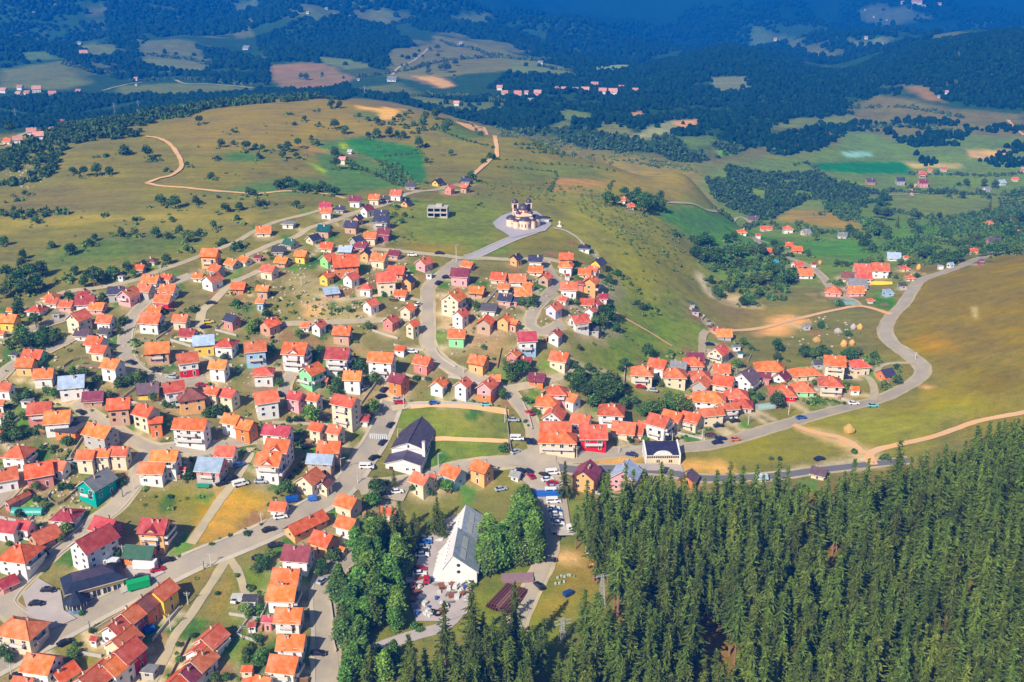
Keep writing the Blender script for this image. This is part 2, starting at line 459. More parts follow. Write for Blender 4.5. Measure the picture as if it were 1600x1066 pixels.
COVER = [  # colour, edge softness m, edge raggedness m, outline in photo pixels
 ((50,78,42),40,40,[(-300,150),(-300,-5),(1900,-5),(1900,160),(1600,200),(1330,170),(1100,240),(1000,240),(850,215),(700,182),(550,156),(330,165),(150,205),(-300,225)]),
 # valley meadows beyond the hill
 ((112,118,62),25,12,[(0,110),(100,95),(140,130),(100,140),(0,138)]),
 ((104,112,66),25,12,[(215,62),(300,65),(340,100),(290,112),(220,100)]),
 ((108,116,60),15,8,[(180,135),(270,130),(395,135),(395,146),(280,150),(190,148)]),
 ((150,122,84),12,10,[(422,103),(470,98),(512,100),(535,115),(555,122),(520,136),(470,143),(438,137),(425,120)]),
 ((120,118,64),12,10,[(605,80),(670,70),(680,55),(720,62),(790,75),(830,95),(800,110),(720,118),(650,125),(610,118)]),
 ((132,112,76),10,8,[(640,118),(700,122),(712,133),(690,139),(660,130)]),
 ((214,170,110),8,5,[(648,119),(690,122),(712,134),(690,138),(670,127)]),
 ((104,112,58),20,10,[(540,140),(620,130),(660,145),(600,150)]),
 ((112,120,62),14,8,[(640,150),(720,158),(760,168),(750,178),(700,172),(640,160)]),
 ((100,112,62),14,8,[(700,160),(790,158),(800,170),(740,180)]),
 ((120,130,70),14,6,[(800,88),(850,98),(905,112),(880,120),(800,118)]),
 ((150,165,90),10,5,[(930,105),(1000,98),(1000,101),(980,108),(930,112)]),
 ((118,122,84),8,4,[(1110,121),(1165,119),(1175,140),(1140,146),(1118,143)]),
 ((110,118,66),10,6,[(855,200),(885,185),(895,200),(870,204)]),
 ((120,124,66),10,6,[(940,190),(970,192),(990,205),(980,215),(955,210)]),
 ((214,160,110),8,5,[(985,178),(1003,172),(1003,185),(990,186)]),
 ((150,150,100),8,5,[(980,218),(1010,200),(1050,188),(1090,186),(1085,196),(1040,210),(1000,220)]),
 ((222,166,116),6,3,[(1050,190),(1090,186),(1090,196),(1070,199),(1055,196)]),
 ((118,126,66),14,8,[(1195,200),(1240,185),(1330,180),(1340,190),(1250,200)]),
 ((120,112,62),18,8,[(1330,165),(1370,150),(1420,155),(1480,170),(1600,178),(1600,192),(1500,190),(1430,182),(1360,176)]),
 ((150,120,72),10,6,[(1405,135),(1440,133),(1480,160),(1450,157)]),
 ((90,106,62),18,10,[(360,3),(400,-2),(440,6),(400,14)]), ((94,110,64),16,10,[(450,22),(520,16),(560,26),(500,34)]), ((100,110,66),16,10,[(540,18),(600,14),(650,24),(620,36),(560,32)]),
 ((96,102,66),16,10,[(130,12),(165,10),(175,20),(140,24)]), ((110,122,66),16,10,[(100,72),(150,66),(190,80),(150,92)]), ((116,124,70),14,10,[(230,92),(300,96),(330,112),(260,112)]), ((100,122,66),14,10,[(30,82),(70,80),(100,92),(40,96)]),
 ((84,104,60),14,10,[(1180,40),(1240,60),(1220,72),(1170,60)]), ((98,108,70),12,10,[(1225,62),(1260,72),(1300,84),(1280,90),(1235,76)]), ((84,98,66),12,10,[(1340,16),(1420,10),(1460,30),(1390,44),(1345,34)]), ((112,122,72),12,10,[(1320,60),(1390,58),(1380,72),(1325,70)]),
 ((104,120,64),14,10,[(700,26),(760,20),(800,30),(740,40)]), ((112,124,66),12,8,[(480,88),(540,92),(600,104),(540,108)]), ((110,122,62),12,8,[(880,170),(930,178),(920,190),(870,186)]), ((118,120,66),12,8,[(940,192),(990,206),(970,216),(930,206)]), ((104,122,60),12,8,[(1060,215),(1110,212),(1130,226),(1080,232)]),
 # broad farmland of the right hand valley
 ((110,128,62),30,15,[(1040,255),(1100,265),(1250,240),(1330,215),(1450,210),(1600,215),(1700,215),(1700,390),(1530,400),(1400,420),(1200,450),(1110,440),(1080,380),(1010,330),(960,320)]),
 ((86,122,64),14,8,[(1010,322),(1080,319),(1120,332),(1175,352),(1150,372),(1080,374),(1030,345)]),
 ((92,132,62),12,6,[(1085,380),(1200,370),(1240,385),(1180,405),(1110,420),(1090,405)]),
 ((94,134,60),14,6,[(1230,378),(1330,368),(1370,390),(1390,410),(1290,400),(1220,392)]),
 ((106,134,62),12,6,[(1290,360),(1360,365),(1420,370),(1460,365),(1470,385),(1400,400),(1350,385)]),
 ((122,134,68),14,8,[(1200,302),(1250,306),(1290,318),(1285,330),(1210,320)]),
 ((164,138,72),14,8,[(1210,345),(1230,328),(1300,330),(1345,348),(1340,358),(1270,355)]),
 ((120,130,64),18,8,[(1390,303),(1480,300),(1600,305),(1600,330),(1480,345),(1400,330)]),
 ((104,140,58),12,6,[(1400,345),(1470,350),(1465,380),(1400,378)]),
 ((52,118,60),6,3,[(1262,256),(1340,252),(1412,251),(1424,262),(1422,272),(1340,271),(1285,266)]),
 ((150,196,170),6,3,[(1312,238),(1355,235),(1364,243),(1325,247)]),
 ((208,172,116),6,3,[(1512,234),(1580,234),(1572,250),(1514,247)]),
 ((196,172,112),8,4,[(1405,252),(1500,258),(1510,262),(1425,262)]),
 ((116,166,70),6,3,[(1118,236),(1142,232),(1145,240),(1124,243)]),
 ((110,132,66),14,8,[(1310,208),(1345,204),(1380,212),(1410,240),(1320,232)]),
 # the long hill
 ((124,116,62),25,15,[(60,300),(180,200),(330,166),(550,153),(700,180),(830,216),(960,240),(1080,262),(1100,290),(1030,300),(900,300),(760,265),(700,280),(560,310),(300,310),(100,330)]),
 ((138,122,66),20,12,[(250,205),(330,170),(550,155),(690,180),(640,215),(540,215),(420,230),(300,240)]),
 ((104,118,62),14,6,[(540,172),(600,178),(610,188),(570,186)]),
 ((222,178,116),5,3,[(556,165),(612,172),(600,176),(556,170)]),
 ((226,178,112),5,3,[(590,186),(622,170),(634,171),(622,186),(600,189)]),
 ((222,172,122),5,3,[(710,190),(735,192),(756,202),(755,207),(725,200)]),
 ((96,112,56),12,6,[(700,195),(745,205),(760,215),(720,220),(690,205)]),
 ((62,112,60),5,3,[(532,218),(585,212),(600,222),(660,230),(665,255),(665,285),(648,287),(620,262),(590,250),(552,236)]),
 ((88,116,64),8,4,[(490,222),(530,218),(560,240),(600,265),(620,290),(600,295),(540,300),(500,270)]),
 ((70,112,64),8,4,[(590,255),(625,262),(648,287),(626,292),(600,280)]),
 ((150,176,56),4,2,[(482,255),(490,256),(512,268),(505,271)]),
 ((166,190,60),4,2,[(530,226),(540,225),(541,232),(534,233)]),
 ((176,136,86),10,8,[(470,225),(500,232),(510,238),(480,238)]),
 ((78,110,56),12,8,[(350,240),(385,237),(410,250),(370,252),(350,250)]),
 ((88,114,62),18,10,[(330,300),(450,278),(540,285),(560,305),(480,306),(380,305)]),
 ((112,118,60),14,8,[(800,250),(958,262),(958,282),(868,278),(800,285)]),
 ((172,136,88),5,3,[(868,278),(960,284),(945,308),(860,300)]),
 ((148,132,72),25,15,[(950,255),(1080,270),(1110,300),(1105,318),(1040,315),(960,300)]),
 # near slope with the settlement
 ((122,116,64),25,15,[(-200,300),(60,300),(300,310),(560,310),(700,290),(700,410),(400,400),(200,440),(-200,480)]),
 ((152,138,72),12,8,[(0,338),(120,335),(280,330),(400,335),(390,345),(250,345),(100,352),(0,362)]),
 ((94,110,56),18,10,[(60,400),(150,375),(300,365),(300,380),(200,405),(90,420)]),
 ((120,110,68),16,10,[(0,300),(80,290),(200,300),(200,330),(20,328)]),
 ((110,120,58),20,10,[(650,315),(760,312),(790,340),(780,370),(745,398),(680,398),(630,370)]),
 ((138,118,64),14,8,[(640,380),(720,385),(720,398),(640,395)]),
 ((118,112,58),16,8,[(780,380),(860,358),(920,385),(930,400),(820,398)]),
 ((92,122,56),10,6,[(760,385),(800,380),(790,397),(750,400)]),
 ((138,134,66),30,20,[(850,300),(960,300),(1040,350),(1100,440),(1110,480),(1120,520),(1050,580),(950,570),(900,520),(960,460),(930,400),(870,360)]),
 ((108,124,56),30,20,[(960,470),(1060,480),(1100,520),(1060,570),(960,580),(900,580),(900,540)]),
 ((140,124,74),15,10,[(1105,470),(1200,478),(1290,480),(1230,505),(1130,515)]),
 ((220,170,120),8,8,[(1195,495),(1240,490),(1260,500),(1230,520),(1195,525)]),
 ((206,180,138),8,8,[(1120,455),(1150,462),(1200,478),(1190,482),(1130,472)]),
 ((190,176,146),4,6,[(1084,430),(1094,428),(1110,452),(1122,468),(1112,466),(1092,448)]),
 # right hand meadow
 ((132,114,54),30,15,[(1400,425),(1530,403),(1700,394),(1700,600),(1600,620),(1460,620),(1440,570),(1385,520)]),
 ((136,124,58),30,15,[(1440,600),(1560,560),(1700,580),(1700,660),(1500,690),(1360,705),(1240,665),(1370,630)]),
 ((134,132,60),25,15,[(1290,655),(1360,640),(1480,640),(1470,675),(1370,695),(1320,680)]),
 ((124,108,48),20,15,[(1500,570),(1600,575),(1600,610),(1510,600)]),
 ((158,124,60),12,10,[(1430,530),(1470,528),(1490,545),(1440,548)]),
 ((214,168,108),4,4,[(1435,601),(1455,601),(1462,606),(1440,608)]),
 ((196,178,130),3,2,[(1520,480),(1526,480),(1527,498),(1521,498)]),
 ((128,122,56),20,10,[(1060,720),(1150,690),(1240,665),(1320,690),(1345,715),(1250,735),(1120,740)]),
 ((214,168,112),8,8,[(1066,718),(1090,712),(1140,725),(1140,740),(1100,735),(1066,735)]),
 ((214,166,108),8,6,[(925,718),(985,712),(985,724),(940,728)]),
 ((206,176,128),6,5,[(1235,662),(1275,674),(1320,685),(1356,705),(1370,725),(1345,727),(1335,708),(1290,690),(1245,672)]),
 ((212,190,150),6,5,[(1230,738),(1290,722),(1340,718),(1340,730),(1240,742)]),
 ((66,118,44),4,3,[(1052,680),(1080,672),(1110,678),(1100,690),(1065,690)]),
 ((72,118,46),3,3,[(1365,455),(1385,452),(1405,470),(1390,484),(1365,478)]),
 ((96,118,56),8,5,[(1270,625),(1310,620),(1320,630),(1280,640)]),
 # lower settlement
 ((122,114,72),25,15,[(-200,480),(200,450),(400,410),(720,410),(870,410),(900,520),(880,600),(800,640),(620,640),(600,760),(400,860),(200,950),(0,1050),(-200,1100)]),
 ((150,138,96),10,12,[(440,420),(520,440),(560,500),(540,520),(470,480)]),
 ((198,160,116),6,6,[(475,478),(505,476),(500,492),(478,492)]),
 ((168,140,100),8,8,[(700,460),(800,520),(780,560),(700,540)]),
 ((150,140,110),8,10,[(860,460),(960,440),(960,520),(900,520)]),
 ((166,148,110),8,8,[(200,530),(260,590),(330,600),(300,560),(240,520)]),
 ((106,118,58),12,8,[(20,600),(80,590),(110,640),(60,660),(20,640)]),
 ((100,112,54),6,5,[(632,636),(700,634),(786,640),(793,700),(780,716),(700,728),(650,738),(625,740),(640,690),(620,660)]),
 ((118,118,60),10,10,[(690,640),(760,645),(770,680),(700,680)]),
 ((98,110,54),5,4,[(585,740),(640,735),(650,750),(600,757)]),
 ((124,118,56),10,8,[(175,800),(215,768),(270,755),(345,760),(325,800),(200,808)]),
 ((160,130,66),6,6,[(345,768),(400,762),(432,768),(415,812),(365,836),(320,852),(305,845),(330,800)]),
 ((176,140,74),6,8,[(355,785),(410,780),(400,820),(340,845),(325,835)]),
 ((138,116,62),8,8,[(270,905),(340,880),(325,915),(290,950),(265,960)]),
 ((142,122,64),8,8,[(362,885),(380,920),(370,960),(300,975),(335,920)]),
 ((96,112,52),8,6,[(240,940),(270,955),(255,990),(235,1010)]),
 ((98,114,48),8,8,[(370,900),(410,880),(420,950),(390,1060),(330,1066),(360,980)]),
 ((184,164,122),5,6,[(115,890),(150,880),(175,895),(130,930),(100,930),(90,910)]),
 ((112,112,58),10,8,[(370,735),(420,770),(520,700),(560,640),(600,640),(560,740),(470,790)]),
 # around the yard, the pipes and the pine woods
 ((108,114,50),12,8,[(760,870),(850,840),(905,850),(960,900),(985,960),(960,1066),(860,1100),(720,980),(730,930)]),
 ((140,122,62),10,10,[(860,880),(930,870),(960,920),(900,960),(850,950)]),
 ((206,168,122),5,5,[(865,868),(885,862),(898,868),(905,880),(880,876)]),
 ((104,118,56),8,6,[(885,760),(905,760),(915,850),(890,840)]),
 ((112,112,58),15,8,[(560,800),(700,780),(760,800),(700,1000),(560,1010)]),
 ((112,116,52),10,6,[(560,960),(640,960),(660,985),(580,1010)]),
 ((124,104,56),20,10,[(1000,800),(1300,760),(1700,680),(1750,1200),(950,1200),(980,960),(930,850)]),
 ((86,84,44),12,8,[(880,1000),(960,960),(950,1100),(860,1120)]),
]
ROADS_PX = {}

def build_ground():
    az = np.radians(np.linspace(-58, 58, 760))
    r = 50.0 * (9500.0 / 50.0) ** np.linspace(0, 1, 640)
    AZ, RR = np.meshgrid(az, r)
    X = (RR * np.sin(AZ)).ravel(); Y = (RR * np.cos(AZ)).ravel() - 20
    Z = height(X, Y)
    colr = np.tile(np.array(lin((116, 112, 64))), (len(X), 1))
    rr = np.hypot(X, Y)
    wob = fbm(X / 14, Y / 14, 3); wob2 = fbm(X / 60 + 9, Y / 60, 3)
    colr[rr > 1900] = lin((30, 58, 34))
    for c, soft, rag, pts in COVER:
        P = poly_world(pts)
        sel = (X > P[:, 0].min() - 80) & (X < P[:, 0].max() + 80) & (Y > P[:, 1].min() - 80) & (Y < P[:, 1].max() + 80)
        i = np.nonzero(sel)[0]
        if not len(i): continue
        d = inside_dist(P, X[i], Y[i]) + wob[i] * rag + wob2[i] * rag * .6
        t = np.clip(d / max(soft, .5) + .5, 0, 1)[:, None]
        colr[i] = colr[i] * (1 - t) + np.array(lin(c)) * t
    # trodden earth, gravel and kitchen gardens round the houses
    for hx, hy, hr, hz_, hu, hv in HOUSE_XY:
        if hypot(hx, hy) > 900: continue
        i = np.nonzero((abs(X - hx) < hr + 14) & (abs(Y - hy) < hr + 14))[0]
        d = np.hypot(X[i] - hx, Y[i] - hy) - hr
        k = (hu * 7 + hv * 13) % 10
        t = np.clip((3.5 - d) / 6 + wob[i] * 1.1, 0, 1)[:, None] * .75
        c = (176, 158, 128) if k < 5 else (160, 140, 104) if k < 7.5 else (96, 116, 58)
        colr[i] = colr[i] * (1 - t) + np.array(lin(c)) * t
    # trodden drives from each house to its street, and kitchen garden beds beside some of them
    rp = np.vstack([c for c, h in ROAD_PTS])
    gg = random.Random(3)
    for hx, hy, hr, hz_, hu, hv in HOUSE_XY:
        if hypot(hx, hy) > 800: continue
        j = ((rp[:, 0] - hx) ** 2 + (rp[:, 1] - hy) ** 2).argmin()
        ex, ey = rp[j]; dl = hypot(ex - hx, ey - hy)
        i = np.nonzero((abs(X - hx) < 45) & (abs(Y - hy) < 45))[0]
        if dl < 40:
            tt = np.clip(((X[i] - hx) * (ex - hx) + (Y[i] - hy) * (ey - hy)) / (dl * dl + 1e-6), 0, 1)
            dd = np.hypot(X[i] - hx - tt * (ex - hx), Y[i] - hy - tt * (ey - hy))
            t = np.clip((2.0 - dd) / 1.4 + wob[i] * .8, 0, 1)[:, None] * .85
            colr[i] = colr[i] * (1 - t) + np.array(lin((190, 172, 140))) * t
        for _ in range(gg.choice((0, 1, 1, 2))):
            a = gg.uniform(0, 6.28); rr_ = hr + gg.uniform(3.5, 8); cx, cy_ = hx + rr_ * cos(a), hy + rr_ * sin(a)
            th = R(gg.choice((-20, 70))) + gg.uniform(-.2, .2)
            u = (X[i] - cx) * cos(th) + (Y[i] - cy_) * sin(th); v_ = -(X[i] - cx) * sin(th) + (Y[i] - cy_) * cos(th)
            t = np.clip(np.minimum(gg.uniform(2, 5) - abs(u), gg.uniform(2, 4.5) - abs(v_)) / .8 + .5, 0, 1)[:, None] * .9
            colr[i] = colr[i] * (1 - t) + np.array(lin(gg.choice(((72, 108, 50), (92, 126, 58), (136, 108, 78), (150, 130, 92), (66, 96, 48), (110, 128, 62))))) * t
    far = np.clip((rr - 1500) / 600, 0, 1)
    n = fbm(X / 120, Y / 120, 5)
    pale = np.clip((n - 0.16) / 0.1, 0, 1) * far * .8 * np.clip((2900 - rr) / 500, 0, 1)
    colr = colr * (1 - pale[:, None]) + np.array(lin((110, 112, 62))) * pale[:, None]
    nc, nr = len(az), len(r)
    idx = np.arange(nr * nc).reshape(nr, nc)
    F = np.stack([idx[:-1, :-1], idx[:-1, 1:], idx[1:, 1:], idx[1:, :-1]], -1).reshape(-1, 4)[:, ::-1]
    m, t, b = new_mat('turf and fields')
    at = node(t, 'ShaderNodeAttribute', attribute_name='cover')
    pos = node(t, 'ShaderNodeNewGeometry').outputs['Position']
    n1 = noise_tex(t, 0.035, 6, pos, .6); n2 = noise_tex(t, 0.25, 5, pos, .65); n3 = noise_tex(t, 1.6, 3, pos, .6)
    v = mathn(t, 'ADD', mathn(t, 'MULTIPLY_ADD', n1, 0.9, 0.55), mathn(t, 'MULTIPLY_ADD', n2, 1.0, -0.5))
    v = mathn(t, 'ADD', v, mathn(t, 'MULTIPLY_ADD', n3, 0.9, -0.45))
    h = mathn(t, 'MULTIPLY_ADD', n2, -0.07, 0.535)
    s = mathn(t, 'MULTIPLY_ADD', n1, 0.45, 0.9)
    # thin streaks left by mowing and sheep paths along the slope
    mp = node(t, 'ShaderNodeMapping'); t.links.new(pos, mp.inputs[0]); mp.inputs['Scale'].default_value = (0.02, 0.16, 0.4)
    n4 = noise_tex(t, 1.0, 4, mp.outputs[0], .6)
    v = mathn(t, 'MULTIPLY', v, mathn(t, 'MULTIPLY_ADD', n4, 0.9, 0.72))
    t.links.new(hsv(t, at.outputs['Color'], h=h, s=s, v=v), b.inputs['Base Color'])
    b.inputs['Roughness'].default_value = 0.95
    b.inputs['Specular IOR Level'].default_value = 0.1
    bump(t, b, mathn(t, 'ADD', n2, mathn(t, 'MULTIPLY', n3, 0.6)), 0.35, 0.6)
    me = np_mesh('ground', np.stack([X, Y, Z], 1), F, [m], smooth=True)
    a = me.attributes.new('cover', 'FLOAT_COLOR', 'POINT')
    a.data.foreach_set('color', np.concatenate([colr, np.ones((len(colr), 1))], 1).astype(np.float32).ravel())
    o = link('ground', me); o['kind'] = 'structure'


# ---------------------------------------------------------------- roads
def mat_road(name, rgb, vary, scale, bumpy=0.3, streak=False):
    m, t, b = new_mat(name)
    pos = node(t, 'ShaderNodeNewGeometry').outputs['Position']
    n1 = noise_tex(t, scale, 5, pos); n2 = noise_tex(t, scale * 12, 3, pos); n3 = noise_tex(t, scale * .25, 3, pos)
    v = mathn(t, 'ADD', mathn(t, 'MULTIPLY_ADD', n1, vary * 2, 1 - vary), mathn(t, 'MULTIPLY_ADD', n2, vary, -vary / 2))
    v = mathn(t, 'ADD', v, mathn(t, 'MULTIPLY_ADD', n3, vary * 2, -vary))
    t.links.new(hsv(t, lin(rgb), v=v, s=mathn(t, 'MULTIPLY_ADD', n1, 0.8, 0.6)), b.inputs['Base Color'])
    b.inputs['Roughness'].default_value = 0.9
    b.inputs['Specular IOR Level'].default_value = 0.15
    bump(t, b, n2, bumpy, 0.05)
    MATS[name] = m
    return m

mat_road('asphalt', (170, 157, 138), 0.28, 0.12)
mat_road('old asphalt', (174, 160, 140), 0.3, 0.15)
mat_road('fresh asphalt', (112, 110, 112), 0.1, 0.2)
mat_road('gravel', (184, 168, 136), 0.28, 0.2, .6)
mat_road('sand', (226, 178, 126), 0.18, 0.2, .6)
mat_road('kerb stone', (190, 178, 158), 0.2, 0.4)
mat_road('yard concrete', (178, 166, 160), 0.22, 0.25)
mat_road('road paint', (232, 232, 228), 0.1, 0.6)
mat_road('paving', (172, 166, 172), 0.12, 0.5)

ROAD_PTS = []                                      # centre points, kept so that scattered plants stay off the roads

def spline(P, step):
    P = np.asarray(P, float)
    Q = np.vstack([2 * P[0] - P[1], P, 2 * P[-1] - P[-2]])
    out = []
    for i in range(1, len(Q) - 2):
        p0, p1, p2, p3 = Q[i - 1], Q[i], Q[i + 1], Q[i + 2]
        n = max(2, int(np.linalg.norm(p2 - p1) / step))
        t = np.linspace(0, 1, n, endpoint=False)[:, None]
        out.append(0.5 * (2 * p1 + (p2 - p0) * t + (2 * p0 - 5 * p1 + 4 * p2 - p3) * t ** 2 + (3 * p1 - p0 - 3 * p2 + p3) * t ** 3))
    out.append(P[-1:])
    return np.vstack(out)

_lift = [0.10]

def strip(name, C, offs, mat, lift, rag=0.0):
    """a sheet laid on the terrain between sideways offsets of a centre line"""
    T = np.gradient(C, axis=0); T /= np.linalg.norm(T, axis=1)[:, None] + 1e-9
    N = np.stack([-T[:, 1], T[:, 0]], 1)
    k = len(offs)
    V = []
    for j, o in enumerate(offs):
        oo = np.full(len(C), float(o))
        if rag and j in (0, k - 1): oo = oo * (1 + rag * fbm(C[:, 0] / 3.0 + 31 * j, C[:, 1] / 3.0, 3))
        q = C + N * oo[:, None]
        V.append(np.column_stack([q, height(q[:, 0], q[:, 1]) + lift]))
    V = np.stack(V, 1).reshape(-1, 3)
    n = len(C)
    idx = np.arange(n * k).reshape(n, k)
    F = np.stack([idx[:-1, :-1], idx[1:, :-1], idx[1:, 1:], idx[:-1, 1:]], -1).reshape(-1, 4)
    me = np_mesh(name, V, F[:, ::-1], [MATS[mat]], smooth=True)
    o = link(name, me); o['kind'] = 'structure'
    return o

def road(name, pts, width, mat, kerb=None, rag=0.0):
    P, d = unproj([p[0] for p in pts], [p[1] for p in pts])
    C = spline(P[:, :2], 2.5 if d.mean() < 700 else 6)
    _lift[0] += 0.006
    lift = _lift[0] + (0.25 if d.mean() > 650 else 0)
    h = width * (.36 if 'asphalt' in mat and width < 8 else .41)
    if 'asphalt' in mat: strip('verge', C, np.linspace(-h - 1.3, h + 1.3, 5), 'gravel', lift - .07, .18)
    strip(name, C, np.linspace(-h, h, 5), mat, lift, rag or .05)
    ROAD_PTS.append((C, h))
    if kerb:
        for s in kerb:
            strip('pavement' if abs(s) > 1 else 'kerb', C, [np.sign(s) * h, np.sign(s) * (h + abs(s) / 2), np.sign(s) * (h + abs(s))], 'kerb stone', lift + 0.12)
    return C

road('road', [(1700,372),(1600,386),(1535,402),(1490,420),(1440,437),(1425,455),(1412,475),(1392,495),(1383,515),(1392,535),(1420,555),(1440,572),(1437,590),(1405,610),(1370,625),(1330,635),(1280,648),(1230,662),(1170,680),(1110,695),(1040,702),(960,707),(900,713),(850,718),(800,722),(735,728),(690,738),(640,752),(600,758),(560,762)], 7.0, 'asphalt')
road('road', [(612,628),(600,660),(585,690),(568,715),(545,750),(520,774),(480,797),(440,819),(400,838),(350,858),(310,873),(265,895),(215,921),(165,946),(120,970),(75,994),(30,1018),(-20,1045),(-70,1075)], 8.5, 'asphalt', (1.6, -0.9))
road('road', [(400,684),(370,690),(325,702),(262,702),(228,712),(219,735),(213,752),(195,775),(178,794),(150,815),(110,840),(75,868),(40,900),(16,925),(8,945),(24,962),(60,985),(95,985)], 6.5, 'asphalt', (0.5,))
road('street', [(120,628),(145,650),(175,668),(213,690),(245,702),(270,703)], 5.0, 'old asphalt')
road('street', [(392,700),(388,716),(363,757),(338,790),(315,825),(298,850)], 4.0, 'gravel', rag=.25)
road('track', [(356,872),(335,905),(315,935),(295,965),(275,992),(262,1020),(245,1050),(232,1080)], 3.6, 'gravel', rag=.35)
road('track', [(358,872),(370,890),(377,908),(386,932)], 3.0, 'gravel', rag=.35)
road('street', [(300,430),(285,436),(262,444),(245,455),(230,470),(212,490),(200,512),(196,535),(200,557),(212,576),(235,588),(265,594),(292,598),(322,592)], 6.0, 'old asphalt', (0.7,))
road('road', [(60,475),(100,457),(140,452),(180,445),(215,437),(250,423),(285,411),(313,400),(345,388),(370,378),(395,363),(428,348),(475,336),(505,328)], 4.5, 'gravel', rag=.2)
road('road', [(380,402),(400,393),(430,380),(463,370),(483,357),(525,345),(560,331),(600,321),(625,308),(650,300),(680,297),(704,291)], 5.0, 'gravel', rag=.2)
road('road', [(838,722),(839,710),(838,690),(832,665),(822,645),(810,630),(798,615),(785,609),(757,596),(725,585),(700,572),(680,555),(669,535),(669,510),(668,473),(669,452),(680,438),(700,421),(718,407)], 6.4, 'asphalt')
road('street', [(500,388),(555,388),(625,393),(688,399),(725,404),(760,404),(800,406),(850,405),(875,410)], 5.0, 'gravel', rag=.15)
road('street', [(850,406),(858,424),(870,440),(862,455),(845,472),(832,490),(828,505),(835,514),(850,519),(880,507)], 5.0, 'old asphalt')
road('road', [(728,403),(745,399),(775,385),(800,374),(822,366),(845,358)], 5.5, 'paving', (0.9, -0.9))
road('street', [(420,520),(443,507),(500,505),(590,501),(650,498)], 4.5, 'gravel', rag=.1)
road('path', [(545,470),(600,461),(640,466),(664,474)], 3.0, 'gravel', rag=.3)
road('street', [(405,424),(385,433),(360,445),(335,470),(316,487),(313,512)], 5.0, 'gravel', rag=.15)
road('path', [(633,635),(675,632),(713,633),(755,638),(795,645)], 4.0, 'sand', rag=.3)
road('path', [(676,687),(695,686),(740,688),(795,690)], 2.5, 'sand', rag=.3)
road('street', [(795,608),(820,604),(850,597),(882,586),(895,570)], 4.5, 'gravel', rag=.15)
road('road', [(850,725),(852,760),(855,800),(858,845),(848,885),(828,925),(812,960),(805,985)], 7.0, 'old asphalt')
road('road', [(560,1030),(580,1017),(612,1005),(655,991),(693,980),(716,958),(724,935)], 5.0, 'yard concrete')
road('street', [(556,848),(545,865),(520,890),(508,914),(507,947),(510,985),(510,1023),(512,1075)], 8.0, 'old asphalt', (-1.2,))
road('road', [(835,722),(900,735),(960,733),(1030,737),(1100,748),(1200,745),(1290,734),(1360,726),(1420,720)], 5.5, 'fresh asphalt')
road('track', [(1700,624),(1600,645),(1525,660),(1450,685),(1375,702),(1358,712),(1364,727)], 4.5, 'sand', rag=.3)
road('track', [(1240,664),(1275,677),(1318,687),(1350,710)], 4.0, 'sand', rag=.5)
road('track', [(1110,520),(1145,517),(1200,511),(1250,498),(1300,486),(1340,479),(1365,483),(1393,492)], 4.0, 'sand', rag=.3)
road('street', [(1180,372),(1190,385),(1225,400),(1262,415),(1285,433),(1297,450)], 3.8, 'old asphalt')
road('street', [(1340,479),(1332,470),(1310,463),(1300,455)], 4.0, 'old asphalt')
road('street', [(1340,588),(1355,590),(1364,602),(1366,618),(1362,627)], 4.0, 'gravel', rag=.2)
road('street', [(1385,600),(1370,585),(1378,572),(1400,568),(1430,568)], 3.4, 'gravel', rag=.2)
road('track', [(228,214),(248,217),(265,226),(280,246),(283,262),(270,274),(248,280),(230,287)], 3.4, 'sand', rag=.5)
road('track', [(228,286),(250,291),(290,294),(350,300),(400,303),(450,299),(505,303),(540,311)], 3.4, 'sand', rag=.5)
road('track', [(735,277),(755,260),(772,243),(775,226),(760,208),(740,200)], 4.0, 'sand', rag=.4)
road('track', [(1040,317),(1080,319),(1120,331),(1150,342),(1180,352)], 3.6, 'gravel', rag=.2)
road('track', [(1275,302),(1300,303),(1350,306),(1400,305),(1440,303)], 3.0, 'gravel', rag=.2)
road('track', [(1425,307),(1424,297),(1432,288)], 4.0, 'sand', rag=.3)
road('track', [(0,228),(30,213),(60,204),(80,199)], 6.0, 'gravel')
road('track', [(160,142),(200,132),(222,129)], 5.0, 'gravel')
road('track', [(272,125),(290,131),(330,132),(395,138)], 6.0, 'gravel')
road('track', [(613,118),(622,107),(645,96),(660,85),(672,75)], 6.0, 'gravel')
road('track', [(1575,188),(1585,200),(1600,212)], 5.0, 'sand')
road('street', [(-20,602),(0,590),(15,575),(40,561),(75,548),(117,527)], 5.0, 'old asphalt')
road('street', [(20,522),(50,515),(80,505),(110,495)], 5.0, 'old asphalt')
road('street', [(-20,795),(0,782),(25,757),(42,735)], 5.5, 'old asphalt')
road('street', [(445,618),(446,604),(450,592),(462,578)], 4.5, 'old asphalt')
road('street', [(930,395),(915,388),(905,375),(885,362),(865,357)], 2.2, 'kerb stone')
road('street', [(1095,565),(1097,545),(1098,525),(1105,518)], 4.5, 'gravel', rag=.2)
road('street', [(612,640),(640,634)], 4.0, 'gravel')
road('path', [(962,490),(985,503),(1020,523),(1050,542)], 1.2, 'sand', rag=.4)

